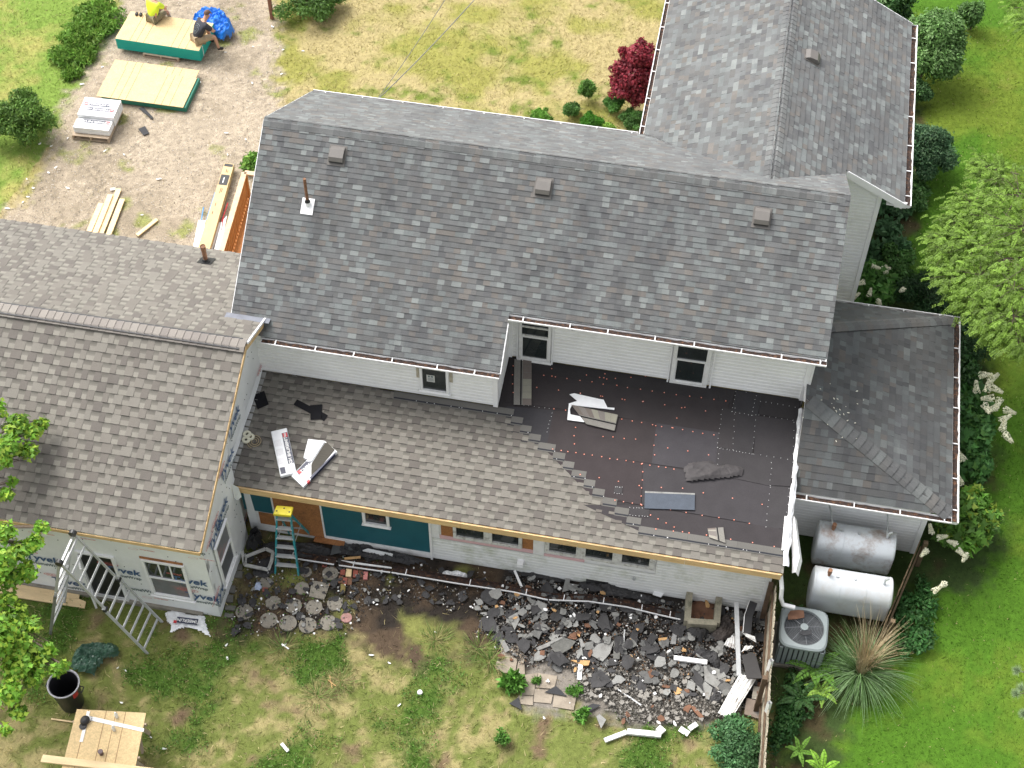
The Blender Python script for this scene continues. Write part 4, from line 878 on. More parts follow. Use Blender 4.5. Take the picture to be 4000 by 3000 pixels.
jm = [(b.x-.05+dx, b.y+dy, z, r, r, rz) for dx, dy, z, r, rz in ((0,0,1.15,.42,.45),(-.28,.1,1.3,.28,.25),(.3,.05,1.2,.3,.3),(.05,.2,1.75,.3,.28),(.28,.25,1.65,.26,.22),(-.2,-.15,.85,.3,.2),(.2,-.15,.8,.3,.22),(-.42,0,1.0,.2,.14),(.1,.0,.5,.3,.2),(-.15,.25,1.5,.25,.2),(-.45,.1,.75,.17,.1),(.4,.3,1.35,.22,.2),(-.5,-.1,.6,.12,.07),(-.35,.35,1.7,.13,.08),(.1,.45,1.95,.13,.1),(.45,-.2,.65,.16,.08),(-.55,.25,1.15,.12,.07),(.35,.5,1.8,.12,.08))]
tree('japanese_maple', 'dark red japanese maple at the corner of wing and lawn', 'tree', b, jm, 8000, .085, (.17,.022,.035), (.30,.03,.05), 3, .8, .035, up=-.1, pl=.3)
for i, (px, py, r, h, col, lb) in enumerate(((2297,350,.24,.75,(.10,.21,.04),'tall spiky perennial left of the red maple'),(2115,450,.27,.3,(.12,.26,.04),'bright low perennial at the left end of the flower bed'),(2235,430,.26,.45,(.07,.16,.035),'feathery dark perennial next to the round boxwood'),(2310,470,.36,.3,(.06,.19,.02),'round tidy green boxwood behind the roof gutter'),(2400,410,.3,.5,(.08,.19,.04),'leafy perennial growing under the red maple'),(2470,470,.36,.55,(.075,.17,.04),'tall green perennial between the boxwood and the wing gutter'),(2370,505,.22,.2,(.2,.33,.06),'pale lime perennial at the back gutter'))):
    shrub('perennial', lb, 'plant', px, py, r, h, int(3500*r/.3), .07, col, None, 7, group='plants in the bed behind the house', stems=0, aspect=.35, up=.7)
shrub('weed_patch', 'broad leaved weeds at the back left corner of the house', 'weeds', 975, 640, .32, .4, 900, .15, (.14,.28,.05), (.25,.4,.08), 6, stems=0)
# right side
shrub('tall_shrub', 'tall shrub with pale green leaves beside the far right gutter', 'shrub', 3630, 170, .95, 2.3, 17000, .11, (.085,.17,.045), (.17,.29,.10), 14, pl=.35)
shrub('tall_shrub', 'leafy shrub at the top edge behind the wing roof', 'shrub', 3470, 15, .75, 1.8, 8000, .12, (.05,.12,.035), (.12,.22,.07), 10)
shrub('tall_shrub', 'low dark shrub filling the gap between the two big right shrubs', 'shrub', 3560, 360, .5, .9, 5000, .1, (.05,.11,.035), (.1,.2,.07), 10)
shrub('tall_shrub', 'small outlying shrub on the lawn at the top right', 'shrub', 3800, 60, .36, 1.0, 2600, .12, (.075,.15,.04), (.15,.27,.09), 6)
shrub('clipped_shrub', 'rounded dark blue-green shrub beside the right gutter', 'shrub', 3610, 590, .8, 1.5, 18000, .075, (.045,.105,.045), (.11,.2,.09), 16, pl=.3, sub=.36)
for px, py, r, lb in ((3440,800,.34,'leafy hosta touching the white corner post'),(3470,890,.34,'large grey-green hosta in the middle of the bed'),(3400,985,.30,'hosta closest to the flowering hydrangea'),(3510,960,.30,'hosta at the lawn edge of the bed'),(3520,810,.28,'small hosta below the right gutter end')):
    shrub('hosta', lb, 'hosta', px, py, r, .4, 190, .22, (.065,.14,.06), (.13,.24,.11), 5, group='hostas along the wing wall', stems=0, aspect=.6, up=.1)
def flower(P, d, l, r, parent):
    n = 170; t = RNG.random(n); a = RNG.uniform(0, 6.28, n); d = Vector(d).normalized(); X = d.orthogonal().normalized(); Y = d.cross(X); P = Vector(P)
    rad = r*(1-t*.65)
    Q = np.array([P+d*(l*tt)+X*(math.cos(aa)*rr)+Y*(math.sin(aa)*rr) for tt, aa, rr in zip(t, a, rad)]); nr = np.array([X*math.cos(aa)+Y*math.sin(aa)+d*.3 for aa in a]); D = RNG.normal(size=(n, 3)); D -= nr*(D*nr).sum(1, keepdims=True); Q = Q-D/np.linalg.norm(D, axis=1, keepdims=True)*.015
    cloud('flower_head', Q, D, .034, .034, np.array([.88,.86,.68])*RNG.uniform(.8, 1.12, (n, 1)), m_leaf, parent, 2, nrm=nr)
def hydrangea(label, px, py, rx, ry, h, n, col, light, flowers, fsize=1., k=12):
    t = shrub('oakleaf_hydrangea', label, 'hydrangea', px, py, rx, h, n, .19, col, light, k, 3, group='flowering hydrangeas on the right of the house', ry=ry, aspect=.85, up=.45)
    for fx, fy, z in flowers:
        p = at(fx, fy, z); a = random.uniform(0, 6.28); flower(p, (math.cos(a)*.9, math.sin(a)*.9, random.uniform(-.1,.5)), .21*fsize, .062*fsize, t)
    return t
hydrangea('cream flowered hydrangea behind the porch against the wing wall', 3410, 1110, .62, .55, 1.1, 1500, (.06,.15,.03), (.13,.27,.06), [(3405,1040,1.1),(3375,1100,1.1),(3460,1065,1.),(3445,1050,.9),(3395,1155,.9),(3330,1165,.9),(3430,1175,.8),(3530,1130,.9),(3350,1070,1.1),(3310,1100,1.)])
shrub('yew', 'dark feathery evergreen shrub behind the porch roof', 'evergreen', 3640, 1160, .8, 1.2, 11000, .08, (.022,.06,.02), (.05,.11,.035), 14, ry=.7, aspect=.3)
shrub('low_shrub', 'dense leafy growth filling the bed under the round shrub', 'shrub', 3560, 760, .45, .5, 3500, .1, (.05,.12,.03), (.1,.2,.05), 9, ry=.6)
shrub('low_shrub', 'leafy green growth at the lawn side of the flowering hydrangea', 'shrub', 3500, 1040, .45, .7, 3200, .12, (.055,.13,.03), (.12,.23,.06), 9, ry=.6)
shrub('low_shrub', 'green growth between the porch gutter and the panicle hydrangea', 'shrub', 3760, 1480, .35, .9, 3500, .12, (.035,.09,.025), (.08,.17,.045), 9, ry=.9)
shrub('yew', 'dark evergreen at the lawn corner under the lime tree', 'evergreen', 3790, 1330, .5, 1.1, 6000, .08, (.022,.062,.02), (.045,.1,.03), 10, ry=.9, aspect=.3)
hydrangea('tall hydrangea with many cream panicles beside the porch gutter', 3800, 1680, .42, 1.25, 1.3, 2600, (.045,.125,.03), (.09,.2,.045), [(3828,1465,1.3),(3862,1490,1.25),(3855,1530,1.3),(3880,1555,1.25),(3905,1560,1.2),(3815,1535,1.2),(3845,1580,1.2),(3925,1600,1.1),(3905,1645,1.1),(3915,1680,1.1),(3925,1695,1.05),(3765,1800,1.1),(3870,1510,1.35),(3895,1590,1.2)], 1.35, 16)
hydrangea('yellow-green hydrangea growing below the porch corner', 3770, 2030, .72, .8, 1.2, 1900, (.09,.20,.03), (.26,.36,.05), [(3640,2085,1.1),(3740,2145,1.1),(3775,2165,1.),(3645,2310,.7),(3690,2280,.8),(3620,2150,1.),(3755,1890,1.2),(3660,2100,1.05),(3735,2125,1.1)], 1.05, 12)
shrub('ivy', 'low ivy spilling along the brown picket fence', 'ivy', 3570, 2400, .45, .35, 1600, .1, (.04,.12,.03), (.09,.2,.06), 8, ry=1.0, stems=0)
shrub('low_shrub', 'low dark leafy growth between the fern and the fence foot', 'shrub', 3080, 2800, .45, .25, 1700, .09, (.03,.085,.022), (.07,.16,.04), 8, ry=1.0, stems=0)
shrub('low_shrub', 'soft blue-green bushy shrub at the bottom beside the fence', 'shrub', 2880, 2905, .58, .75, 7500, .075, (.06,.145,.055), (.11,.22,.09), 12)
# locust tree: compound leaves on arching twigs
def locust(name, label, base, tips, n_per, parent_z, col=(.17,.285,.04)):
    t = thing(name, label, 'tree', base, group=None); Pp = []; Dd = []; mb = MB(); b0 = Vector(base); top = b0+Vector((0,0,parent_z)); mb.tube([b0, b0+Vector((.1,.05,parent_z*.5)), top], [.16,.13,.10], 10)
    for tip, r in tips:
        tip = Vector(tip); mid = (top+tip)/2+Vector((0,0,.35)); mb.tube([top, mid, tip], [.07,.035,.012], 7)
        for _ in range(n_per):
            c = tip+Vector(RNG.normal(size=3)*np.array((r,r,r*.4))*.55); d = (c-tip)*.8+(tip-top).normalized()*.25*r+Vector(RNG.normal(size=3))*.22*r; d.z -= .12*r; d = d.normalized(); X = d.cross(Vector((0,0,1))).normalized(); ln = random.uniform(.13,.24); m_ = 9
            if random.random() < .12: mb.tube([tip, (tip+c)/2+Vector((0,0,.03)), c], [.008,.006,.003], 4)
            for q in range(m_):
                f = q/m_; p = c+d*(ln*f)+Vector((0,0,-.10*f*f))
                for s_ in (-1, 1): Pp.append(p); Dd.append(X*s_+d*.35+Vector((0,0,-.15)))
    n = len(Pp); k = (np.arange(n)//18); tn = RNG.uniform(.55, 1.3, k.max()+1)[k][:, None]
    cloud('crown', np.array(Pp), np.array(Dd), .024, .046, np.array(col)*tn*RNG.uniform(.85, 1.15, (n, 1)), m_leaf, t, 2, nrm=np.tile([0,-.3,1.], (n, 1))); mb.build('trunk', m_bark, t); return t
zc = 4.2
tips = [(at(px, py, zc+dz), r) for px, py, r, dz in ((3900,700,.5,.2),(3980,760,.6,.4),(3800,800,.4,0),(3880,860,.55,.2),(3990,900,.7,.5),(3740,870,.35,-.1),(3700,980,.35,-.2),(3800,960,.5,.1),(3920,1010,.6,.4),(3720,1080,.35,-.2),(3830,1080,.5,.2),(3960,1130,.6,.4),(3780,1170,.3,-.2),(3860,1210,.4,0),(3960,1240,.5,.2),(3870,1290,.25,-.2),(3980,1330,.3,0),(3680,930,.2,-.2),(3850,650,.25,0),(4080,1000,.8,.6))]
locust('locust_tree', 'bright lime feathery tree reaching in from the right edge', (21.6, 2.6, 0), tips, 170, 3.6)
tips = [(at(px, py, zc), r) for px, py, r in ((3985,30,.3),(4010,90,.4),(3960,-20,.4),(4080,0,.6),(4060,100,.4))]
locust('locust_tree', 'bit of lime green tree at the top right corner', (22.9, 9.0, 0), tips, 60, 3.6)
tips = [(at(px, py, 2.2), r) for px, py, r in ((3975,2620,.10),(3990,2690,.13),(3970,2710,.08),(4000,2790,.08),(4060,2700,.2))]
t = thing('pine_tree', 'pale pine branch tips poking in at the lower right edge', 'tree', (at(4150,2850,0).x, at(4150,2850,0).y, 0)); Pp = []; Dd = []; mb = MB(); b0 = t.location.copy(); mb.tube([b0, b0+Vector((0,0,2.6))], [.08,.05], 8)
for tip, r in tips:
    mb.tube([b0+Vector((0,0,1.8)), tip], [.03,.01], 6)
    for _ in range(260): d = Vector(RNG.normal(size=3)); d.normalize(); Pp.append(Vector(tip)+d*r*.4*random.random()); Dd.append(d+Vector((-.5,.2,.1)))
n = len(Pp); cloud('crown', np.array(Pp), np.array(Dd), .008, .11, np.array([.30,.40,.22])*RNG.uniform(.7, 1.2, (n, 1)), m_leaf, t, 0); mb.build('trunk', m_bark, t)
# silver maple reaching in from the left
zc = 3.9; bl = []
for px, py, r, dz in ((-30,1600,.3,.3),(60,1660,.30,.1),(130,1680,.22,0),(170,1650,.14,0),(30,1740,.30,.1),(110,1760,.22,-.1),(20,1800,.15,0),(50,1880,.1,-.2),(20,1930,.16,0),(15,2080,.25,.2),(70,2150,.25,0),(130,2120,.2,0),(160,2060,.15,0),(100,2230,.25,-.2),(40,2250,.28,0),(20,2340,.25,0),(60,2400,.25,-.1),(120,2440,.2,-.2),(30,2480,.3,0),(80,2530,.3,-.1),(150,2560,.22,-.2),(190,2540,.15,-.3),(60,2600,.3,0),(130,2640,.22,-.2),(220,2615,.14,-.3),(250,2600,.1,-.3),(30,2700,.3,0),(70,2780,.18,-.2),(20,2850,.12,-.2),(-40,2200,.5,.4),(-60,2500,.6,.4),(-60,1800,.4,.4)):
    p = at(px, py, zc+dz); bl.append((p.x, p.y, p.z, r*.85, r*.85, r*.4))
tree('silver_maple', 'bright green lobed maple branches hanging in from the left edge', 'tree', (-7.2, -10.4, 0), bl, 7000, .105, (.13,.27,.03), (.30,.44,.05), 3, .95, .13, up=-.15, shell=.1, pl=.35)
# ornamental grass with its dry tuft
gb_ = at(3355, 2640, 0); t = thing('ornamental_grass', 'big fountain of ornamental grass with a straw-coloured dry tuft', 'grass clump', (gb_.x, gb_.y, 0))
def arcs(name, n, base, L0, L1, spread, lean, col, wd, part, seg=5, droop=1.0, jit=.12):
    mb = MB()
    for _ in range(n):
        a = random.uniform(0, 6.283); l = random.uniform(L0, L1); s = random.uniform(*spread); r0 = random.uniform(0, jit); b_ = Vector(base)+Vector((math.cos(a)*r0, math.sin(a)*r0, 0)); d = Vector((math.cos(a)*s, math.sin(a)*s, 1))+Vector(lean); d.normalize(); side = Vector((-math.sin(a), math.cos(a), 0)); pts = []; p = b_; v = d
        for k in range(seg+1): pts.append(p.copy()); p = p+v*(l/seg); v = (v+Vector((math.cos(a)*.10+random.uniform(-.14,.14), math.sin(a)*.10+random.uniform(-.14,.14), -random.uniform(.15,.5)*droop))).normalized(); p.z = max(p.z, .02)
        c = random.choice(col); kk = random.uniform(.7, 1.3); mb.col = tuple(x*kk for x in c)
        for k in range(seg): w0 = wd*(1-k/seg*.85); w1 = wd*(1-(k+1)/seg*.85); mb.face([pts[k]-side*w0, pts[k]+side*w0, pts[k+1]+side*w1, pts[k+1]-side*w1])
    return mb.build(part, m_blade, t)
arcs('g', 620, gb_, .5, 1.45, (.2,1.5), (0,0,0), [(.10,.19,.06),(.15,.25,.10),(.20,.30,.15),(.07,.14,.04)], .009, 'green_blades')
arcs('g', 230, gb_+Vector((.05,.1,0)), 1.0, 1.8, (.02,.13), (.0,.05,0), [(.46,.37,.22),(.54,.45,.30),(.38,.30,.17)], .008, 'dry_tuft', droop=.18, jit=.16)
# ferns
def fern(label, px, py, n, l, col, z=.25):
    b_ = at(px, py, z); b_.z = 0; t = thing('fern', label, 'fern', b_, group='ferns by the fence'); Pp = []; Dd = []; W = []; mb = MB(); a0 = random.random()*6
    for i in range(n):
        a = a0+6.283*i/n+random.uniform(-.2,.2); L_ = l*random.uniform(.75,1.1); q = Vector((math.cos(a), math.sin(a), 0)); s_ = Vector((-q.y, q.x, 0)); path = []
        for k in range(22):
            f = k/21; p = b_+q*(L_*f)+Vector((0,0,.12+.42*math.sin(f*2.3)*l*.9)); path.append(p)
            ln = .17*l*math.sin(min(1,(1-f)*1.7+.06)*1.57)*(.4+.6*min(1,f*5))
            for sg in (-1,1): Pp.append(p); Dd.append(s_*sg+q*.4+Vector((0,0,-.12))); W.append(max(.02,ln))
        mb.col = (.08,.14,.03); mb.tube(path[::3], .003, 4)
    n_ = len(Pp); cloud('frond', np.array(Pp), np.array(Dd), .034, np.array(W), np.array(col)*1.3*RNG.uniform(.75, 1.25, (n_, 1)), m_leaf, t, 2, nrm=np.tile([0,0,1.], (n_, 1))); mb.build('stalk', m_leaf, t); return t
fern('big bright fern in front of the air conditioner', 3185, 2600, 9, .62, (.10,.22,.03)); fern('yellow-green fern lower down beside the ornamental grass', 3210, 2690, 7, .42, (.2,.33,.05)); fern('dark fern deep in shade along the fence', 3130, 2720, 7, .5, (.04,.1,.025))
fern('bright fern cut by the bottom edge right of the fence', 3215, 3000, 8, .45, (.2,.38,.04)); fern('small fern above the bottom-edge fern', 3125, 2925, 6, .32, (.14,.28,.04)); fern('small pale fern tip beside the gas tanks', 3110, 2380, 5, .25, (.05,.12,.03))
# single weeds of the back yard
for px, py, r, h, sz, lb in ((2006,2668,.19,.25,.19,'broad leaved dock weed growing on the paving edge'),(2245,2700,.16,.12,.07,'small weed tuft among the rubble on the patio'),(2100,2660,.1,.1,.06,'tiny weed on the flagstones'),(1960,2880,.15,.3,.08,'upright thistle weed on the lower lawn'),(2270,2795,.16,.25,.09,'pale weed clump at the lower edge of the rubble')):
    shrub('weed', lb, 'weed', px, py, r, h, int(120+1200*r), sz, (.08,.2,.03), (.15,.3,.06), 4, group='single weeds in the back yard', stems=0, aspect=.4, up=.6)
for px, py, l, lb in ((1870,2530,.3,'tall rough grass clump left of the patio stones'),(1915,2580,.34,'largest long grass clump at the patio edge'),(1330,2660,.3,'green weedy clump in the middle of the lower yard'),(1100,2530,.25,'dark green clump below the round stepping stones'),(1240,2720,.3,'green clump in the left part of the lower yard'),(1700,2500,.24,'brown-green clump between wall rubble and lawn')):
    b_ = at(px, py, 0); t = thing('grass_clump', lb, 'grass clump', b_, group='rough grass clumps in the back yard'); arcs('g', 130, b_, l*.4, l*1.1, (.3,1.5), (0,0,0), [(.10,.18,.04),(.16,.24,.06),(.3,.27,.12)], .007, 'blades', 3, .9, .32)
# ---------------------------------------------------------------- objects
X1, Y1, Z1 = Vector((1,0,0)), Vector((0,1,0)), Vector((0,0,1))
def zline(px, py, A, B):
    best = None
    for i in range(400):
        z = i*.01; p = at(px, py, z); d = Vector((B.x-A.x, B.y-A.y)); e = abs((p.x-A.x)*d.y-(p.y-A.y)*d.x)/d.length
        if best is None or e < best[0]: best = (e, z)
    return at(px, py, best[1])
def slab(pts, h, name, m, parent=None, bevel=0, **k):
    """solid with given top outline (world points) and height h"""
    mb = MB(); t = [Vector(p) for p in pts]; b_ = [p-Z1*h for p in t]; mb.face(t); mb.face(b_[::-1]); n = len(t)
    for i in range(n): j = (i+1) % n; mb.face([t[i], b_[i], b_[j], t[j]])
    return mb.build(name, m, parent, bevel=bevel, **k)
def crumple(name, outline, H, m, seed=1, res=.03, sc=3., base=None, **k):
    """folded sheet lying inside an outline of (x,y) points, with a soft fall to its edges"""
    xs_ = [p[0] for p in outline]; ys_ = [p[1] for p in outline]; ax = np.arange(min(xs_), max(xs_)+res, res); ay_ = np.arange(min(ys_), max(ys_)+res, res); GX_, GY_ = np.meshgrid(ax, ay_, indexing='xy'); ins = inpoly(GX_, GY_, outline)
    f = _blur(ins, 3, 1); h = {}; mb = MB(); base = base or (lambda x, y: .01)
    def hh(i, j):
        if (i, j) not in h:
            x, y = GX_[i, j], GY_[i, j]; r = 1-abs(mnoise.noise((x*sc, y*sc, seed)))*2; r2 = 1-abs(mnoise.noise((x*sc*2.3+4, y*sc*2.3, seed+3)))*2
            q = mnoise.noise((x*sc*.7, y*sc*.7, seed+9)); jx = mnoise.noise((x*9, y*9, seed))*res*.7
            r3 = 1-abs(mnoise.noise((x*sc*5+4, y*sc*5, seed+6)))*2
            h[i, j] = Vector((x+jx, y+jx*.7, base(x, y)+H*max(0, min(1, (f[i, j]-.25)*1.7))*(.42+.26*max(0, r)**3+.2*max(0, r2)**3+.10*max(0, r3)**2+.45*q)+.004))
        return h[i, j]
    for i in range(len(ay_)-1):
        for j in range(len(ax)-1):
            if ins[i, j] and ins[i+1, j+1] or (ins[i, j+1] and ins[i+1, j]): mb.face([hh(i, j), hh(i, j+1), hh(i+1, j+1), hh(i+1, j)])
    o = mb.build(name, m, k.pop('parent', None), weld=1e-4, smooth=k.pop('soft', False), **{a: v for a, v in k.items()})
    md = o.modifiers.new('t', 'SOLIDIFY'); md.thickness = .004; md.offset = -1; return o
def O2(pts, z=0.05): return [(p.x, p.y) for p in (at(a, b, z) for a, b in pts)]
m_tealp = mat('teal_edge_paint', (.005,.34,.28), .7, var=.08, stretch=(1,1,40), fine=.12, fscale=9)
m_grnp = mat('green_edge_paint', (.02,.16,.11), .7, var=.1)
m_joint = mat('board_line', (.22,.10,.04), .8)
m_pallet = mat('pallet_wood', (.42,.33,.24), .85, var=.2, vscale=3, fine=.15)
m_tarp = mat('blue_tarp', (.015,.17,.62), .35, var=.12, bump=.4, bscale=12); m_gtarp = mat('green_tarp', (.035,.085,.055), .32, var=.15, bump=.3, bscale=14)
m_bag = mat('white_plastic', (.78,.79,.80), .3, var=.06, bump=.25, bscale=12); m_navy = mat('navy_print', (.02,.025,.06), .4); m_redp = mat('red_print', (.55,.03,.04), .4)
# sheet stacks
def sheet_top(mb_j, O, U, V, w_, d, lines, z, off=0, pat=True):
    for f in lines: mb_j.prism(xr(w_*f-.006, w_*f+.006, 0, d), O, U, V, Z1, z, z+.0015)
def pallet(parent_label, P, U, V, w_, d, h=.13, group=None, n=6):
    t = thing('pallet', parent_label, 'pallet', P, group=group)
    for i in range(n):
        mb = MB(); mb.prism(xr(0, w_, i*(d-.1)/(n-1), i*(d-.1)/(n-1)+.1), P, U, V, Z1, h-.02, h); mb.build('deck_board', m_pallet, t)
    for i in range(3):
        mb = MB(); mb.prism(xr(i*(w_-.05)/2, i*(w_-.05)/2+.05, 0, d), P, U, V, Z1, .02, h-.02); mb.build('runner', m_pallet, t)
    for v in (0, d-.1): mb = MB(); mb.prism(xr(0, w_, v, v+.1), P, U, V, Z1, 0, .02); mb.build('bottom_board', m_pallet, t)
    return t
a_ = -.0281; U = Vector((math.cos(a_), math.sin(a_), 0)); V = Vector((-U.y, U.x, 0)); SZ = .463; OS = Vector((-7.4966, 8.5212, 0))
pallet('worn pallet under the teal edged stack of boards', OS+U*.75-V*.05, U, V, 1.05, 1.25, .11)
t = thing('board_stack', 'thick stack of strand board sheets with teal painted edges', 'board stack', OS)
mb = MB(); mb.m = 1; mb.prism(xr(0, 2.44, 0, 1.22), OS, U, V, Z1, .115, SZ-.012); mb.build('sheets', [m_osb, m_tealp], t)
mb = MB(); mb.prism(xr(-.01, 2.43, .01, 1.225), OS, U, V, Z1, SZ-.012, SZ); tp = mb.build('top_sheet', m_osb, t)
mb = MB(); sheet_top(mb, OS, U, V, 2.44, 1.22, (.17,.25,.335,.665,.75,.835), SZ); mb.build('joint_lines', m_joint, tp)
mb = MB(); 
for f in (.2,.8): mb.prism(xr(2.442, 2.45, 1.22*f*.9, 1.22*f*.9+.025), OS, U, V, Z1, .11, SZ-.01)
mb.build('strap', m_white, t)
B0, B1 = at(376,374,.2), at(705,418,.2); U2 = (B1-B0); W2_ = U2.length; U2.normalize(); V2 = Vector((-U2.y, U2.x, 0)); O_ = Vector((B0.x, B0.y, 0))
t = thing('board_stack', 'low slipped stack of strand board sheets with dark green edges', 'board stack', O_)
mb = MB(); mb.m = 1; mb.prism(xr(.12, 2.5, .03, 1.25), O_, U2, V2, Z1, .02, .16); mb.build('sheets', [m_osb, m_grnp], t)
mb = MB(); mb.prism(xr(-.02, 2.40, .33, 1.55), O_, U2, V2, Z1, .165, .178); s_ = mb.build('rear_sheet', m_osb, t); mb = MB(); sheet_top(mb, O_+V2*.33, U2, V2, 2.40, 1.22, (.15,.25,.33,.62,.71,.8), .178); mb.build('joint_lines', m_joint, s_)
mb = MB(); mb.prism(xr(0, 2.44, 0, 1.22), O_, U2, V2, Z1, .18, .195); s_ = mb.build('front_sheet', m_osb, t); mb = MB(); sheet_top(mb, O_, U2, V2, 2.44, 1.22, (.165,.255,.335,.665,.75,.84), .195); mb.build('joint_lines', m_joint, s_)
crumple('blue_tarp', O2([(748,60),(765,40),(800,35),(850,38),(885,60),(905,100),(918,118),(900,135),(880,142),(868,148),(850,140),(822,120),(760,110)], .2), .45, m_tarp, 4, .03, 1.8, label='bright blue tarp heaped behind the seated worker', cat='tarp')
# pallet of shingle bundles
def bundle(label, P, U, V, N=Z1, w_=1.0, d=.36, h=.10, flip=1, group='wrapped shingle bundles on the pallet', text=True, txt='TIMBERLINE HD'):
    P = Vector(P); t = thing('shingle_bundle', label, 'shingle bundle', P, group=group)
    mb = MB(); mb.prism(xr(0, w_, 0, d), P, U, V, N, .0, h); mb.build('wrapper', m_bag, t, bevel=.018)
    mb = MB(); mb.prism(xr(w_*.2, w_*.82, d*.08, d*.42) if flip > 0 else xr(w_*.2, w_*.82, d*.58, d*.92), P, U, V, N, h, h+.002); b1 = mb.build('navy_band', m_navy, t)
    k = 1 if flip > 0 else -1; cy_ = d*.25 if flip > 0 else d*.75
    mb = MB(); rx_ = w_*.12 if flip > 0 else w_*.88; mb.prism(xr(rx_-.055, rx_+.055, cy_-d*.15, cy_+d*.15), P, U, V, N, h+.002, h+.004); mb.build('red_logo', m_redp, t)
    c = P+U*(w_*.51)+V*cy_+N*(h+.004); tm = text_mesh(txt, d*.26, basis(c, U*k, V*k), .0005, offset=.002); c2 = P+U*rx_+V*cy_+N*(h+.005); tm.add(text_mesh('GAF', d*.14, basis(c2, U*k, V*k), .0005, offset=.001)); tm.build('white_lettering', m_white, t)
    mb = MB()
    for q in range(3):
        for r_ in range(6): mb.prism(xr(w_*(.1+.24*q), w_*(.1+.24*q)+.14, d*(.55+.05*r_) if flip > 0 else d*(.12+.05*r_), (d*(.55+.05*r_) if flip > 0 else d*(.12+.05*r_))+.004), P, U, V, N, h, h+.001)
    mb.build('fine_print', mat('grey_print', (.45,.42,.43), .5), t); return t
pf0, pf1 = at(280,528,.14), at(424,543,.14); UP_ = (pf1-pf0).normalized(); VP = Vector((-UP_.y, UP_.x, 0)); OP = Vector((pf0.x, pf0.y, 0)); pw = (pf1-pf0).length
pallet('light wood pallet carrying the wrapped shingle bundles', OP, UP_, VP, pw, 1.2, .14)
k = 0
for lay in range(2):
    bundle(('bottom' if lay == 0 else 'upper')+' wrapped bundle at the low front end of the pallet', OP+UP_*.04+VP*.10+Z1*(.142+.102*lay), UP_, VP, w_=.98, d=.37, flip=1 if lay == 0 else -1)
names = ['bottom','middle','top']
for lay in range(3):
    for c in range(2): bundle(names[lay]+' wrapped bundle of the '+('front' if c == 0 else 'rear')+' column in the tall rear pile', OP+UP_*.05+VP*(.49+.355*c)+Z1*(.142+.102*lay), UP_, VP, w_=1.0, d=.35, flip=-1 if c == 0 else 1)
# scraps on the drive
def bit(name, label, cat, pts, h, m, z=.02, group=None, bevel=0): return slab([at(a, b, z) for a, b in pts], h, name, m, None, bevel, label=label, cat=cat, group=group)
m_scrapd = mat('felt_scrap', (.03,.031,.034), .8, var=.2, fine=.2); m_scrapg = mat('old_shingle_scrap', (.25,.25,.237), .9, var=.15, fine=.2, stain=(.12,.11,.1), sscale=4, samt=.6)
m_wood = mat('torn_wood', (.50,.30,.13), .85, var=.25, vscale=8, fine=.2); m_brown = mat('rotten_wood', (.17,.085,.05), .9, var=.3, vscale=8)
bit('shingle_scrap', 'long dark shingle strip dropped below the slipped board stack', 'shingle scrap', [(542,422),(560,418),(598,458),(594,466),(575,450)], .012, m_scrapd, .03)
bit('shingle_scrap', 'squarish dark shingle scrap with a red tip on the gravel', 'shingle scrap', [(540,503),(566,492),(583,520),(560,528)], .012, m_scrapd, .03)
bit('white_offcut', 'small white vinyl offcut lying at the head of the lumber', 'offcut', [(430,735),(450,733),(449,741),(431,743)], .02, m_white, .04)
# lumber
def plank(label, a, b, z, w_=.14, h=.038, m=m_plank, group=None, cat='plank'):
    A, B = at(*a, z), at(*b, z); t = thing('plank', label, cat, (A+B)/2, group=group) if 0 else None
    mb = MB(); mb.bar(A, B, w_, h); o = mb.build('plank', m, None, bevel=.004, loc=(A+B)/2, label=label, cat=cat, group=group); return o
gl = 'fresh planks lying on the drive behind the addition'
for a, b, z, lb in (((325,960),(395,795),.04,'leftmost fresh plank of the driveway pile'),((352,960),(432,760),.08,'fresh plank on top of the driveway pile'),((375,960),(465,738),.04,'longest fresh plank of the driveway pile, near the white offcut'),((408,960),(478,778),.05,'rightmost fresh plank of the driveway pile')): plank(lb, a, b, z, group=gl)
plank('short loose plank lying apart on the gravel', (535,920), (614,857), .03, .10)
# long carton, rods and white trim beside the deck
c0, c1, c2, c3 = [at(a, b, .2) for a, b in ((877,636),(914,641),(824,960),(779,948))]; ddir = (c3-c0).normalized(); c2 = c2+ddir*.5; c3 = c3+ddir*.5
t = thing('carton', 'very long tan cardboard carton with black printed bands', 'carton', ((c0+c2)/2-Z1*.2)); m_card = mat('cardboard', (.62,.46,.24), .8, var=.08)
slab([c0, c3, c2, c1], .16, 'carton_body', m_card, t); U_ = (c3-c0).normalized(); W_ = (c1-c0)
def on(f, g): return c0+U_*f+W_*g+Z1*.0
for f0, f1 in ((.02,.12),(.42,.80)): slab([on(f0,.06)+Z1*.003, on(f1,.06)+Z1*.003, on(f1,.94)+Z1*.003, on(f0,.94)+Z1*.003], .002, 'black_band', m_black, t)
mb = MB()
for f, g, ln in ((.22,.45,.12),(.26,.62,.08),(.9,.45,.2),(.92,.6,.14),(1.45,.4,.12),(1.75,.35,.1)): mb.bar(on(f,g)+Z1*.003, on(f+ln,g)+Z1*.003, .018, .001)
mb.build('printed_marks', m_brown, t); mb = MB(); mb.bar(on(.52,.45)+Z1*.005, on(.72,.45)+Z1*.005, .025, .001); mb.build('white_print', m_white, t)
def rod(name, label, a, b, z, r, m, z2=None): mb = MB(); A, B = at(*a, z), at(*b, z2 if z2 is not None else z); mb.tube([A, B], r, 8); return mb.build(name, m, None, label=label, cat='rod', loc=(A+B)/2)
m_blue = mat('blue_plastic', (.06,.28,.62), .4); m_redpl = mat('red_plastic', (.55,.03,.04), .4)
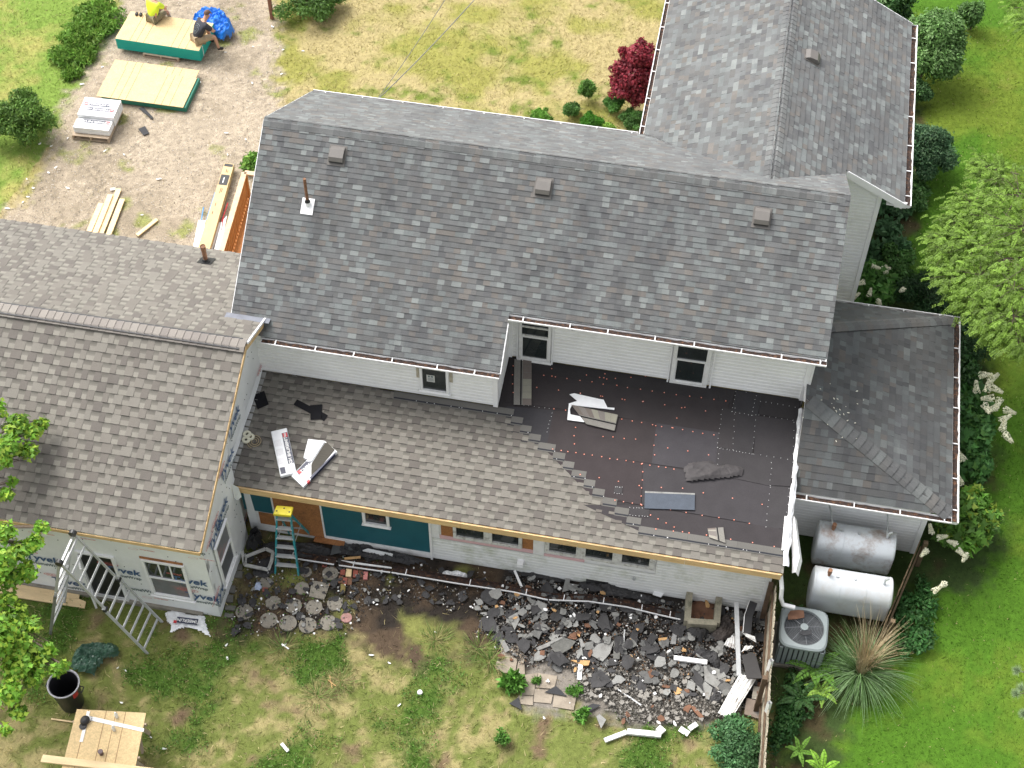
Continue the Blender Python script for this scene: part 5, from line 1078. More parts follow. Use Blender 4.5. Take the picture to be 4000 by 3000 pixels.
rod('blue_rod', 'short blue rod above the white trim box', (795,810), (785,870), .06, .014, m_blue); rod('blue_rod', 'long pale blue rod alongside the carton', (840,752), (806,860), .06, .012, m_blue); rod('red_rod', 'red rod lying between carton and deck', (890,793), (866,865), .08, .014, m_redpl); rod('red_rod', 'second shorter red rod lying beside the first', (874,848), (866,900), .06, .014, m_redpl)
bit('trim_box', 'long white box of trim left of the carton', 'trim box', [(775,860),(803,860),(775,1010),(745,1010)], .08, m_white, .09)
bit('trim_box', 'narrow white and red package right of the carton', 'package', [(852,868),(862,868),(820,1010),(808,1010)], .06, m_bag, .07); bit('trim_box', 'wide white wrapped trim beside the deck rail', 'package', [(864,866),(886,842),(862,970),(842,1010),(826,1010)], .06, m_white, .07)
# deck with railing
m_deck = mat('stained_deck', (.42,.17,.045), .6, var=.2, vscale=6, stretch=(8,8,1)); m_rail = mat('worn_rail', (.62,.44,.28), .7, var=.2, vscale=6)
A, B = at(955,674,1.35), at(868,968,1.35); B = B+(B-A).normalized()*.8; C = Vector((-.15,A.y,1.35)); t = thing('deck', 'stained wooden deck with a slatted rail beside the house', 'deck', ((A.x+B.x)/2+.2,(A.y+B.y)/2,0)); dd_ = (B-A).normalized()
for p, q in ((A,B),(A,C)): mb = MB(); mb.bar(p, q, .13, .04); mb.build('top_rail', m_rail, t); mb = MB(); mb.bar(p-Z1*.85, q-Z1*.85, .05, .09); mb.build('bottom_rail', m_deck, t)
n_ = int((B-A).length/.12)
for i in range(n_): p = A+(B-A)*(i+.5)/n_; mb = MB(); mb.box((p.x,p.y,.93), (.035,.035,.80)); mb.build('baluster', m_deck, t)
for i in range(4): p = A+(C-A)*(i+.5)/4; mb = MB(); mb.box((p.x,p.y,.93), (.035,.035,.80)); mb.build('baluster', m_deck, t)
for p in (A, B): mb = MB(); mb.box((p.x,p.y,.66), (.09,.09,1.32)); mb.build('post', m_deck, t)
slab([Vector((A.x,A.y,.42)), Vector((B.x,B.y,.42)), Vector((.1,B.y,.42)), Vector((.1,A.y,.42))], .05, 'deck_floor', m_deck, t)
# rusty post, cables
b_ = at(1063,72,0); mb = MB(); mb.bar(b_, b_+Vector((-.03,.05,1.7)), .09, .09, (0,1,0)); mb.build('rusty_post', mat('rust_brown', (.24,.11,.07), .85, var=.3, vscale=9), None, label='rusty brown post standing at the top edge between drive and bush', cat='post', loc=b_)
e0 = Vector((atY(1468,395,3.2))); 
for i, (px, py, z) in enumerate(((1775,-60,6.5),(1905,-60,6.2))):
    far = at(px, py, z); s0 = e0+Vector((.02*i,0,.02*i)); mid = (s0+far)/2-Z1*.16; P_ = [s0.lerp(mid, k/6).lerp(mid.lerp(far, k/6), k/6) for k in range(7)]
    mb = MB(); mb.tube(P_, .011 if i else .008, 6); mb.build('power_cable', mat('cable_grey', (.2,.2,.19), .6), None, label=('thicker twisted' if i else 'thinner straight')+' service cable running from the roof to the top edge', cat='cable', group='service cables', loc=s0)
# white litter on gravel and grass
m_lit = mat('white_litter', (.8,.8,.78), .5)
litm = []
for q in range(6):
    mb = MB(); n_ = 6; pts = [Vector((math.cos(k*6.283/n_)*random.uniform(.02,.06), math.sin(k*6.283/n_)*random.uniform(.01,.025), 0)) for k in range(n_)]
    mb.face([p+Z1*.012 for p in pts]); mb.face(pts[::-1])
    for k in range(n_): j = (k+1) % n_; mb.face([pts[k], pts[j], pts[j]+Z1*.012, pts[k]+Z1*.012])
    litm.append(mb)
first = {}
def litter(q, x, y, z=.004, s=1., m=m_lit, nm='litter_scrap', label='small white scrap of litter lying on the drive or grass', group='white litter scraps', cat='litter'):
    if (nm, q, m.name) not in first:
        o = litm[q].build(nm, m, None, label=label, cat=cat, group=group); first[nm, q, m.name] = o
    else: o = first[nm, q, m.name].copy(); COL.objects.link(o); tag(o, label, cat, group)
    o.location = (x, y, z); o.rotation_euler = (random.uniform(-.2,.2), random.uniform(-.2,.2), random.uniform(0,6.28)); o.scale = (s, s, 1); return o
for px, py in ((200,572),(218,655),(155,563),(190,675),(265,735),(130,735),(90,790),(110,770),(30,815),(105,700),(400,262),(320,330),(880,205),(780,320),(990,183),(985,325),(885,520),(960,545),(890,605),(1065,105),(1100,290),(1105,195),(1185,200),(265,540),(485,605),(410,590),(555,840),(620,700)): p = at(px, py, 0); litter(random.randrange(6), p.x, p.y, s=random.uniform(.7,1.5))
for px, py in ((888,2572),(1110,2520),(1905,2480),(1640,2705),(1560,2755),(885,2520),(460,2610),(475,2745),(490,2620),(1935,2530),(640,2925),(590,2880),(2125,2805),(1985,2520),(1700,2470),(1450,2560),(1520,2590)): p = at(px, py, 0); litter(random.randrange(6), p.x, p.y, s=random.uniform(.6,1.2), nm='litter_scrap_yard'.replace('_yard',''), m=m_lit)

# ---- things lying on the lean-to roof
NR = FR[3]
def roofslab(name, label, cat, pts, h, m, up=0.016, parent=None, f=None, group=None, bevel=0):
    f = f or (lambda a, b: (a, b)); P = [atR(*f(*q), up) for q in pts]; mb = MB(); t = [p+NR*h for p in P]; n = len(P); mb.face(t); mb.face(P[::-1])
    A2 = sum(((P[i-1].x*P[i].y-P[i].x*P[i-1].y) for i in range(n)))
    for i in range(n): j = (i+1) % n; mb.face([P[i], P[j], t[j], t[i]])
    return mb.build(name, m, parent, bevel=bevel, label=label, cat=cat, group=group, **({'loc': sum(P, Vector())/n} if parent is None else {}))
fe = lambda x, y: (900+x/1.8433, 1400+y/1.8433)
ff = lambda x, y: (850+x/3.318, 1500+y/3.318)
P = atR(*ff(820,1225), .017); Q = atR(*ff(695,640), .017); U_ = (Q-P).normalized(); V_ = NR.cross(U_)*-1; R_ = atR(*ff(1030,1165), .017); V_ = (R_-P); V_ = (V_-U_*V_.dot(U_)); d_ = V_.length; V_.normalize()
if U_.cross(V_).dot(NR) < 0: P2, U3, V3_ = P, V_, U_
bt = thing('shingle_bundle', 'sealed white bundle with a navy stripe lying along the lean-to roof', 'shingle bundle', P)
LN = (Q-P).length; Nn = NR
def rq(name, a, m, n0, n1, par=bt, bev=0): mb = MB(); mb.prism(a, P, U_, V_, Nn, n0, n1); return mb.build(name, m, par, bevel=bev)
rq('wrapper', xr(0, LN, 0, d_), m_bag, 0, .09, bev=.02); rq('navy_band', xr(LN*.22, LN*.9, d_*.62, d_*.98), m_navy, .09, .092); rq('red_logo', xr(LN*.80, LN*.89, d_*.66, d_*.95), m_redp, .0921, .094); rq('label_panel', xr(LN*.04, LN*.18, d_*.08, d_*.38), m_navy, .09, .092)
tm = text_mesh('TIMBERLINE HD', d_*.27, basis(P+U_*(LN*.51)+V_*(d_*.8)+Nn*.0935, -U_, -V_), .0005, offset=.003); tm.add(text_mesh('GAF', d_*.15, basis(P+U_*(LN*.845)+V_*(d_*.8)+Nn*.096, -U_, -V_), .0005, offset=.002)); tm.build('white_lettering', m_white, bt)
mb = MB()
for c in range(3):
    for r_ in range(7): mb.prism(xr(LN*(.24+.2*c), LN*(.38+.2*c), d_*(.1+.06*r_), d_*(.1+.06*r_)+.005), P, U_, V_, Nn, .09, .0915)
mb.build('fine_print', mat('grey_print', (.45,.42,.43), .5), bt)
ot = thing('open_bundle', 'torn open bundle showing dark shingles on the lean-to roof', 'shingle bundle', atR(*ff(1200,1060)))
roofslab('wrapper', None, None, [(1115,1355),(965,1215),(1150,1020),(1400,765),(1555,900),(1380,1080)], .075, m_bag, .018, ot, ff)
roofslab('exposed_shingles', None, None, [(1220,1210),(1222,1060),(1395,790),(1425,785),(1525,880),(1370,1065)], .082, mat('back_of_shingles', (.075,.068,.055), .9, var=.2, stretch=(1,6,1)), .018, ot, ff)
roofslab('torn_flap', None, None, [(1180,740),(1398,765),(1220,1030),(1180,1010),(1120,980)], .09, m_bag, .03, ot, ff)
roofslab('navy_band', None, None, [(1030,1155),(1155,1025),(1215,1035),(1200,1070),(1060,1205)], .079, m_navy, .018, ot, ff)
roofslab('red_logo', None, None, [(1035,1160),(1075,1130),(1108,1160),(1065,1192)], .082, m_redp, .018, ot, ff)
roofslab('red_logo', None, None, [(1155,1285),(1190,1255),(1200,1280),(1170,1305)], .079, m_redp, .018, ot, ff)
roofslab('navy_stripe', None, None, [(1200,1235),(1530,905),(1545,910),(1215,1255)], .078, m_navy, .018, ot, ff)
pA, pB = atR(*ff(1090,1135),.11), atR(*ff(1195,1045),.11); Xd = (pB-pA).normalized(); text_mesh('TIMBE', .1, basis((pA+pB)/2+NR*.0, Xd, NR.cross(Xd)), .0005, offset=.002).build('white_lettering', m_white, ot)
m_blk = mat('black_membrane', (.010,.010,.012), .85, var=.1, fine=.1, spec=.15)
roofslab('black_mat', 'square black membrane scrap near the house wrap', 'membrane scrap', [(448,150),(605,90),(662,265),(520,325)], .008, m_blk, .018, f=ff)
roofslab('black_mat', 'long black membrane strip under the crossed scrap', 'membrane scrap', [(1030,200),(985,265),(1380,480),(1430,405)], .006, m_blk, .018, f=ff)
roofslab('black_mat', 'short black membrane scrap laid across the long strip', 'membrane scrap', [(1200,275),(1358,265),(1345,455),(1205,465)], .006, m_blk, .026, f=ff)
for k, (x, y) in enumerate(((385,658),(427,694),(372,730))):
    p = atR(*ff(x,y), .018); t = thing('nail_coil', ('uppermost','rightmost','lowest')[k]+' pale ring of coiled nails on the roof corner', 'nail coil', p, group='coils of nails on the lean-to'); mb = MB(); mb.lathe([(.035,0),(.085,0),(.09,.025),(.08,.045),(.04,.045),(.03,.02),(.035,0)], p, 20); mb.build('coil', mat('cream_plastic', (.62,.60,.47), .5, var=.1), t)
    mb = MB(); mb.lathe([(0,.004),(.034,.004)], p, 16); mb.build('coil_hole', m_black, t)
p = atR(*ff(480,745), .02); mb = MB(); pts = [p+FR[1]*(math.cos(a)*(.04+.012*a*.6))+FR[2]*(math.sin(a)*(.04+.012*a*.6))+NR*.006 for a in [k*.35 for k in range(50)]]; mb.tube(pts, .006, 5); mb.build('loose_nail_string', mat('tan_wire', (.42,.33,.18), .7), None, label='loose tan string of nails curled beside the coils', cat='nail string', loc=p)
fv = lambda x, y: (1800+x/3.318, 1150+y/3.318)
def shingle_piece(label, pts, f, up, group=None):
    """one laminated shingle: granule sheet, tar line and tabs, given by 4 px corners (a->b along the tar line)"""
    P = [atR(*f(*q), up) for q in pts]; t = thing('loose_shingle', label, 'shingle', sum(P, Vector())/4, group=group); q = lambda u, v: P[0].lerp(P[1], u).lerp(P[3].lerp(P[2], u), v)
    def pc(name, u0, u1, v0, v1, m, n0, n1): mb = MB(); a = [q(u0,v0),q(u1,v0),q(u1,v1),q(u0,v1)]; mb.face([p+NR*n1 for p in a]); mb.face([p+NR*n0 for p in a][::-1]); [mb.face([a[i]+NR*n0, a[(i+1)%4]+NR*n0, a[(i+1)%4]+NR*n1, a[i]+NR*n1]) for i in range(4)]; return mb.build(name, m, t)
    pc('granule_sheet', 0, 1, 0, 1, mat('granule_tan', (.20,.19,.17), .9, var=.08, fine=.22), 0, .008); pc('tar_line', 0, 1, .36, .44, m_blk, .008, .010)
    mb = MB()
    for k in range(7):
        u0 = k/7; c = random.choice([(.16,.135,.12),(.26,.25,.2),(.3,.28,.24),(.19,.17,.155)]); a = [q(u0,.5),q(u0+1/7-.01,.5),q(u0+1/7-.01,1),q(u0,1)]; mb.col = c; mb.face([p+NR*.013 for p in a]); [mb.face([a[i]+NR*.008, a[(i+1)%4]+NR*.008, a[(i+1)%4]+NR*.013, a[i]+NR*.013]) for i in range(4)]
    mb.build('tabs', m_new, t); return t
shingle_piece('pair of shingles standing up-slope in the inner corner of the felt', [(685,1430),(695,838),(918,848),(915,1438)], fv, .03)
roofslab('torn_wrapper', 'torn white wrapper spread under the shingle stack', 'wrapper', [(1410,1300),(1470,1288),(1790,1360),(1850,1370),(1900,1470),(1991,1475),(1990,1500),(1440,1440),(1415,1490),(1420,1560),(1560,1590),(1610,1650),(1590,1659),(1380,1630),(1400,1420),(1510,1385)], .02, m_bag, .03, f=fv)
shingle_piece('stack of three shingles lying on the torn white wrapper', [(580,840+0),(790,845),(808,738),(525,685)] if 0 else [(615,800),(790,842),(812,745),(525,683)], lambda x, y: (1900+x/1.58,1150+y/1.58), .05)
t = roofslab('blue_underside_shingle', 'upturned shingle showing its bluish back on the felt', 'shingle', [(978,1218),(1287,1230),(1285,1332),(975,1322)], .012, mat('bluish_back', (.055,.068,.09), .7, var=.15, fine=.15), .03, f=fp)
roofslab('edge_strip', None, None, [(978,1216),(1287,1229),(1286,1238),(978,1226)], .014, m_scrapg, .031, t, fp)
shingle_piece('short shingle offcut resting above the lowest courses', [(1475,1535),(1462,1438),(1365,1445),(1375,1500)], fp, .035)
crumple('felt_roll', [(p.x, p.y) for p in (atR(*fp(a, b)) for a, b in ((1212,1080),(1250,1045),(1400,1030),(1410,1070),(1500,1055),(1580,1075),(1583,1125),(1500,1140),(1400,1150),(1300,1160),(1230,1165)))], .10, mat('felt_roll_grey', (.05,.045,.046), .75, var=.15, fine=.1), 7, .03, 1.1, base=lambda x, y: Rz(y)+.02, label='rumpled leftover roll of felt on the right of the roof', cat='felt roll')
# crumpled flashing and white pieces along the right edge of the lean-to
mb = MB(); n_ = 44
for i in range(n_):
    y0 = Re+.15+(ywu-.25-Re-.15)*i/n_; y1 = Re+.15+(ywu-.25-Re-.15)*(i+1)/n_; f = lambda y, k: RxR-.03+.055*k+.035*mnoise.noise((y*4, k*3, 1)); g_ = lambda y, k: Rz(y)+.02+.05*(1-abs(k-1.))*(.6+mnoise.noise((y*5, k, 4)))
    for k in (0, .5, 1, 1.5): mb.face([(f(y0,k),y0,g_(y0,k)),(f(y0,k+.5),y0,g_(y0,k+.5)),(f(y1,k+.5),y1,g_(y1,k+.5)),(f(y1,k),y1,g_(y1,k))])
mb.build('crumpled_flashing', m_silver, house, smooth=True, weld=1e-4, label='crumpled silver flashing along the right edge of the lean-to')
slab([Vector((p.x,p.y,Rz(p.y)+.05)) for p in (atR(a, b, .05) for a, b in ((3065,2016),(3080,2016),(3068,2148),(3053,2148)))], .03, 'white_strip', m_white, None, label='bright white straight strip on the lower right roof corner', cat='trim strip')
mb = MB(); q0 = atY(3085,2010,-5.2)
P_ = [at(3092,2020,2.2), at(3100,2100,2.15), at(3108,2180,2.0), at(3100,2240,1.9)]
for w0, w1, i in ((.04,.05,0),(.05,.065,1),(.065,.03,2)):
    a, b_ = P_[i], P_[i+1]; mb.face([a-X1*w0, a+X1*w0+Z1*.05, b_+X1*w1+Z1*.05, b_-X1*w1]); mb.face([a+X1*w0+Z1*.05, a+X1*(w0+.07)-Z1*.08, b_+X1*(w1+.07)-Z1*.08, b_+X1*w1+Z1*.05])
o = mb.build('bent_corner_trim', m_white, house, label='bent white corner trim hanging off the lean-to edge'); md = o.modifiers.new('t','SOLIDIFY'); md.thickness = .006
p0 = hit(3210,1395,(PxR,0,Pz),Vector((-sx,0,1)))
A, B = Vector((xwr+.1,-3.2,2.75)), at(3213,1614,2.85); mb = MB(); mb.bar(atR(3130,1680,.1), at(3213,1614,2.95), .03, .012); mb.build('loose_lath', m_pallet, None, label='thin loose lath leaning from the flashing onto the porch roof', cat='lath', loc=atR(3130,1680,.1))

# ---- tanks, air conditioner, fences
m_tank = mat('tank_silver', (.54,.57,.59), .42, metal=.15, var=.10, vscale=2.5, stain=(.20,.11,.06), sscale=2.0, samt=.75, fine=.04)
m_tank2 = mat('tank_white_silver', (.56,.59,.61), .4, metal=.1, var=.06, vscale=2.5, stain=(.42,.37,.30), sscale=1.6, samt=.45)
def tank(label, px, py, m, lx=1.55, ang=0.0, pipes=True):
    c = at(px, py, .72); t = thing('fuel_tank', label, 'fuel tank', (c.x, c.y, 0), group='fuel tanks beside the house'); W, H = .335, .56; n = 40; ring = []
    for k in range(n): a = 2*math.pi*k/n; y = math.cos(a)*W; z = math.sin(a)*W; z += (H-W) if z > 0 else -(H-W); ring.append((y, z))
    mb = MB(); st = [(-lx/2-.035,.80),(-lx/2-.02,.93),(-lx/2,1.0),(-lx/2+.01,1.0),(lx/2-.01,1.0),(lx/2,1.0),(lx/2+.02,.93),(lx/2+.035,.80)]; R = [[Vector((c.x+x, c.y+y*s, .72+z*s)) for y, z in ring] for x, s in st]
    for a, b_ in zip(R, R[1:]):
        for k in range(n): j = (k+1) % n; mb.face([a[k], b_[k], b_[j], a[j]])
    mb.face(R[0]); mb.face(R[-1][::-1]); mb.build('tank_body', m, t, smooth=True, weld=1e-4)
    for x in (-lx*.35, lx*.35):
        for y in (-.2, .2): mb = MB(); mb.tube([(c.x+x,c.y+y,0),(c.x+x,c.y+y,.3)], .025, 8); mb.build('leg', m_metal, t)
    sm_ = MB()
    for x in (-lx*.5+.03, -lx*.17, lx*.17, lx*.5-.03): sm_.tube([Vector((c.x+x, c.y+y*1.004, .72+z*1.004)) for y, z in ring+ring[:1]], .006, 5, cap=False)
    sm_.build('weld_seam', m, t)
    zt_ = .72+H
    mb = MB(); mb.tube([(c.x-lx*.33,c.y,zt_-.03),(c.x-lx*.33,c.y,zt_+.16)], [.03,.03], 10); mb.tube([(c.x-lx*.33,c.y,zt_+.08),(c.x-lx*.33,c.y,zt_+.2)], .045, 10); mb.build('rusty_cap', m_rust, t)
    mb = MB(); mb.tube([(c.x+lx*.38,c.y,zt_-.03),(c.x+lx*.38,c.y,zt_+.1),(c.x+lx*.39,c.y+.02,zt_+.14),(c.x+lx*.43,c.y+.05,zt_+.15)], .028, 8); mb.build('vent_elbow', m_metal, t)
    mb = MB(); mb.lathe([(0,.03),(.035,.03),(.035,-.02)], (c.x-lx*.22,c.y,zt_), 12); mb.lathe([(0,.03),(.03,.03),(.03,-.02)], (c.x+.02,c.y,zt_), 12); mb.build('bung', m_metal, t); return t
tk = tank('grey rust-streaked fuel tank nearer the siding', 3333, 2140, m_tank); tank('cleaner pale fuel tank nearer the ornamental grass', 3318, 2318, m_tank2)
for px0, py0, dx in ((3241,1955,-.33),(3469,1990,.38)):
    p = atY(px0, py0, Pwy-.02); c = tk.location; e = Vector((c.x+1.55*dx, c.y, 1.3)); mb = MB(); mb.tube([p, p-Y1*.08-Z1*.03, (p+e)/2+Z1*.12*0, e], .018, 8); mb.build('filler_pipe', m_metal, tk)
# air conditioner
c = at(3141, 2452, .86); t = thing('air_conditioner', 'grey square air conditioner with a round fan grille', 'air conditioner', (c.x, c.y, 0)); s = .46; H = .86
m_ac = mat('ac_grey', (.23,.265,.265), .45, var=.05); m_acd = mat('ac_dark', (.05,.055,.06), .6)
mb = MB(); mb.box((c.x,c.y,.04), (1.0,1.0,.08)); mb.build('base_pad', m_conc, t)
mb = MB(); mb.box((c.x,c.y,.09+(H-.18)/2), (s*1.92,s*1.92,H-.18)); mb.build('coil_core', m_acd, t)
for sx_, sy_ in ((0,-1),(1,0),(-1,0),(0,1)):
    mb = MB()
    for k in range(9): o_ = (-.4+.1*k); mb.box((c.x+(o_ if sx_ == 0 else sx_*(s*.96+.012)), c.y+(o_ if sy_ == 0 else sy_*(s*.96+.012)), .09+(H-.18)/2), (.07 if sx_ == 0 else .02, .07 if sy_ == 0 else .02, H-.2))
    mb.build('louvre_panel', m_ac, t)
n = 48; mb = MB(); cr = .09
def sq(k, r):
    a = 2*math.pi*(k+.5)/n; x, y = math.cos(a), math.sin(a); q = (abs(x)**5+abs(y)**5)**(-.2); return Vector((c.x+x*r*q, c.y+y*r*q, 0))
for r0, z0, r1, z1, rnd0, rnd1 in ((s*1.03,H-.1,s*1.05,H-.03,1,1),(s*1.05,H-.03,s*.98,H,1,1),(s*.98,H,.40,H+.01,1,0),(.40,H+.01,.39,H-.05,0,0)):
    for k in range(n):
        j = k+1; A = [sq(k,r0) if rnd0 else Vector((c.x+r0*math.cos(2*math.pi*(k+.5)/n), c.y+r0*math.sin(2*math.pi*(k+.5)/n),0)), sq(j,r0) if rnd0 else Vector((c.x+r0*math.cos(2*math.pi*(j+.5)/n), c.y+r0*math.sin(2*math.pi*(j+.5)/n),0))]; B = [sq(k,r1) if rnd1 else Vector((c.x+r1*math.cos(2*math.pi*(k+.5)/n), c.y+r1*math.sin(2*math.pi*(k+.5)/n),0)), sq(j,r1) if rnd1 else Vector((c.x+r1*math.cos(2*math.pi*(j+.5)/n), c.y+r1*math.sin(2*math.pi*(j+.5)/n),0))]
        mb.face([A[0]+Z1*z0, A[1]+Z1*z0, B[1]+Z1*z1, B[0]+Z1*z1])
mb.build('top_shroud', m_ac, t)
mb = MB(); mb.lathe([(0,H-.3),(.40,H-.3)], (c.x,c.y,0), 32); mb.build('fan_well', m_black, t)
mb = MB()
for k in range(3): a = k*2.094+.4; u = Vector((math.cos(a), math.sin(a), 0)); v = Vector((-u.y,u.x,0)); q = Vector((c.x,c.y,H-.2)); mb.face([q+u*.08-v*.05, q+u*.33-v*.16-Z1*.04, q+u*.34+v*.1+Z1*.03, q+u*.08+v*.07+Z1*.02])
mb.lathe([(0,H-.16),(.09,H-.16),(.09,H-.22)], (c.x,c.y,0), 16); mb.build('fan', mat('fan_blade', (.55,.56,.56), .4), t)
mb = MB()
for k in range(12): r = .06+.0295*k; ring = [Vector((c.x+r*math.cos(a), c.y+r*math.sin(a), H+.03-.02*(r/.36))) for a in [2*math.pi*q/32 for q in range(33)]]; mb.tube(ring, .0035, 4, cap=False)
for k in range(8): a = k*math.pi/4+.2; mb.tube([Vector((c.x+.08*math.cos(a), c.y+.08*math.sin(a), H+.035)), Vector((c.x+.38*math.cos(a), c.y+.38*math.sin(a), H+.012))], .006, 5)
mb.build('grille', mat('grille_grey', (.16,.17,.18), .5), t); mb = MB(); mb.lathe([(0,H+.05),(.078,H+.045),(.08,H+.03)], (c.x,c.y,0), 20); mb.build('hub_cap', m_ac, t)
for pts, lb in (([(3078,2400),(3088,2385),(3120,2382),(3140,2385),(3142,2412),(3110,2418),(3078,2420)], 'brown torn shingle lying on the air conditioner grille'), ([(3123,2466),(3170,2462),(3171,2478),(3140,2482),(3124,2474)], 'thin grey scrap lying across the air conditioner hub')): bit('shingle_scrap', lb, 'shingle scrap', pts, .01, m_brown if 'brown' in lb else m_scrapd, H+.06, 'scraps on the air conditioner')
# fences
m_fence = mat('weathered_fence', (.42,.37,.28), .9, var=.25, vscale=5, stretch=(1,3,.6), fine=.2, fscale=20, stain=(.14,.13,.08), sscale=3, samt=.6); m_fenced = mat('brown_fence', (.13,.09,.05), .9, var=.3, vscale=5)
def picket_fence(label, A, B, H, m, step=.15, lean=0., side=1, railm=None):
    A, B = Vector(A), Vector(B); A.z = B.z = 0; d = (B-A); Ln = d.length; d.normalize(); n = Vector((-d.y, d.x, 0))*side; t = thing('picket_fence', label, 'fence', (A+B)/2); k = int(Ln/step)
    for i in range(k):
        p = A+d*(i*step); h = H*random.uniform(.97, 1.03); w_ = step*.93; a = random.uniform(-.07, .10); dd2 = (d+n*a).normalized(); mb = MB(); mb.prism([(0,0),(w_,0),(w_,h-.06),(w_*.5,h),(0,h-.06)], p, dd2, Z1, dd2.cross(Z1), 0, .02); mb.build('picket', m, t)
    for z in (.3, H-.3): mb = MB(); mb.bar(A+Z1*z-n*.045, B+Z1*z-n*.045, .035, .085); mb.build('rail', railm or m, t)
    i = 0.
    while i < Ln: p = A+d*i-n*.11; mb = MB(); mb.box((p.x,p.y,(H-.05)/2), (.09,.09,H-.05)); mb.build('post', railm or m, t); i += 2.1
    return t
fa, fb_ = at(3036,2270,1.5), at(2995,3010,1.5)
picket_fence('grey weathered picket fence running from the lean-to corner to the bottom edge', (fa.x,fa.y-.05,0), (fb_.x,fb_.y-.9,0), 1.5, m_fence, .145, railm=mat('dark_rail', (.10,.065,.04), .9, var=.3))
fa, fb_ = at(3600,2105,.95), at(3450,2460,.95)
picket_fence('short brown picket fence between the fuel tanks and the lawn', fa, fb_, .95, m_fenced, .11, side=-1)
for px, py, lb in ((3010,2590,'small white block on the upper fence rail'),(3003,2755,'white square tube end standing at the fence')):
    p = at(px, py, 1.5); mb = MB(); mb.tube([p-Z1*.35, p+Z1*.12], .05, 4, cap=False); mb.tube([p-Z1*.35, p+Z1*.12], .042, 4, cap=False); mb.build('tube_offcut', m_white, None, label=lb, cat='offcut', loc=p)
# ---------------------------------------------------------------- ladders
m_fib = mat('teal_fibreglass', (.02,.27,.31), .5, var=.15, vscale=6, stain=(.4,.42,.38), sscale=7, samt=.5); m_alu = mat('ladder_aluminium', (.50,.51,.51), .38, metal=.2, var=.12, vscale=9); m_yel = mat('ladder_yellow', (.72,.60,.03), .5, var=.1, stain=(.3,.25,.05), sscale=9, samt=.4)
F1, F2, R1 = at(1076,2237), at(1167,2245), at(1216,2092); R0 = R1+(F1-F2)*.95; mF = (F1+F2)/2; mR_ = (R0+R1)/2; T = zline(1107,1997,mF,mR_)
t = thing('step_ladder', 'teal step ladder with a yellow top standing by the boarded doorway', 'ladder', (mF+mR_)/2); ux_ = (F2-F1).normalized(); tw = .135
TL, TR_ = T-ux_*tw, T+ux_*tw
for a, b_ in ((F1,TL),(F2,TR_)): mb = MB(); mb.bar(a, b_-Z1*.04, .03, .075, ux_.cross(b_-a)); mb.build('side_rail', m_fib, t)
for a, b_ in ((R0,TL+ux_*.02),(R1,TR_-ux_*.02)): mb = MB(); mb.bar(a, b_-Z1*.06, .025, .045, ux_.cross(b_-a)); mb.build('rear_leg', m_fib, t)
for k in range(6):
    f = .14+k*.148; a, b_ = F1.lerp(TL,f), F2.lerp(TR_,f); mb = MB(); mb.bar(a, b_, .085, .03, Z1); mb.build('step', m_alu, t)
for f in (.3,.62): mb = MB(); mb.bar(R0.lerp(TL,f), R1.lerp(TR_,f), .03, .012); mb.build('rear_brace', m_alu, t)
for a, b_, c_ in ((F1,TL,R0),(F2,TR_,R1)): mb = MB(); mb.bar(a.lerp(b_,.5), c_.lerp(b_,.5), .015, .008); mb.build('spreader', m_alu, t)
bk = (mR_-mF).normalized(); mb = MB(); mb.prism([(-tw-.05,-.10),(tw+.05,-.10),(tw+.04,.12),(-tw-.04,.12)], T, ux_, bk, Z1, -.06, .02); tp = mb.build('top_cap', m_yel, t, bevel=.015)
mb = MB()
for x, y in ((-.13,-.02),(.13,-.02),(0,.06)): mb.lathe([(0,.023),(.018,.023)], T+ux_*x+bk*y, 12)
mb.build('tool_holes', m_black, tp)
LA, LB_, RA, RB = at(197,2477), at(250,2357), at(579,2549), at(631,2435)
mL, mR2 = (LA+LB_)/2, (RA+RB)/2; T = zline(258,2140,mL,mR2); ax = (LA-LB_).normalized(); hw = (LA-LB_).length/2*.92
t = thing('articulated_ladder', 'large folding aluminium ladder standing open in front of the addition', 'ladder', (mL+mR2)/2)
for s_, fl, fr_ in ((1,LA,RA),(-1,LB_,RB)):
    h_ = T+ax*hw*s_; q = fr_.lerp(h_,.5)
    mb = MB(); mb.bar(fl, fl.lerp(h_,.55), .03, .06, ax.cross(h_-fl)); mb.build('lower_rail', m_alu if s_ < 0 else mat('black_label_rail', (.30,.30,.29), .4, metal=.4, stain=(.03,.03,.03), sscale=3, samt=.9), t)
    mb = MB(); mb.bar(fl.lerp(h_,.5)+ax*.03*s_*-1, h_, .028, .055, ax.cross(h_-fl)); mb.build('upper_rail', m_alu, t)
    mb = MB(); mb.bar(fr_+ax*.03*s_, fr_.lerp(h_,.52)+ax*.03*s_, .03, .06, ax.cross(h_-fr_)); mb.build('lower_rail', m_alu, t)
    mb = MB(); mb.bar(fr_.lerp(h_,.5), h_, .028, .058, ax.cross(h_-fr_)); mb.build('upper_rail', m_alu, t)
    mb = MB(); mb.tube([h_-ax*.04, h_+ax*.04], .075, 14); mb.build('hinge', mat('black_hinge', (.03,.03,.03), .4), t)
    mb = MB(); mb.tube([q-ax*.05, q+ax*.05], .045, 10); mb.build('rail_lock', m_black, t)
for side, a0, a1, n_ in ((0,LA,LB_,0),(1,RA,RB,12)):
    for k in range(n_): f = (k+.6)/(n_+.2); p, q = a0.lerp(T+ax*hw,f), a1.lerp(T-ax*hw,f); mb = MB(); mb.bar(p, q, .042, .025, (T-(a0+a1)/2).cross(ax)); mb.build('rung', m_alu, t)
for f in (.1,.93): p, q = LA.lerp(T+ax*hw,f), LB_.lerp(T-ax*hw,f); mb = MB(); mb.bar(p, q, .04, .025); mb.build('rung', m_alu, t)
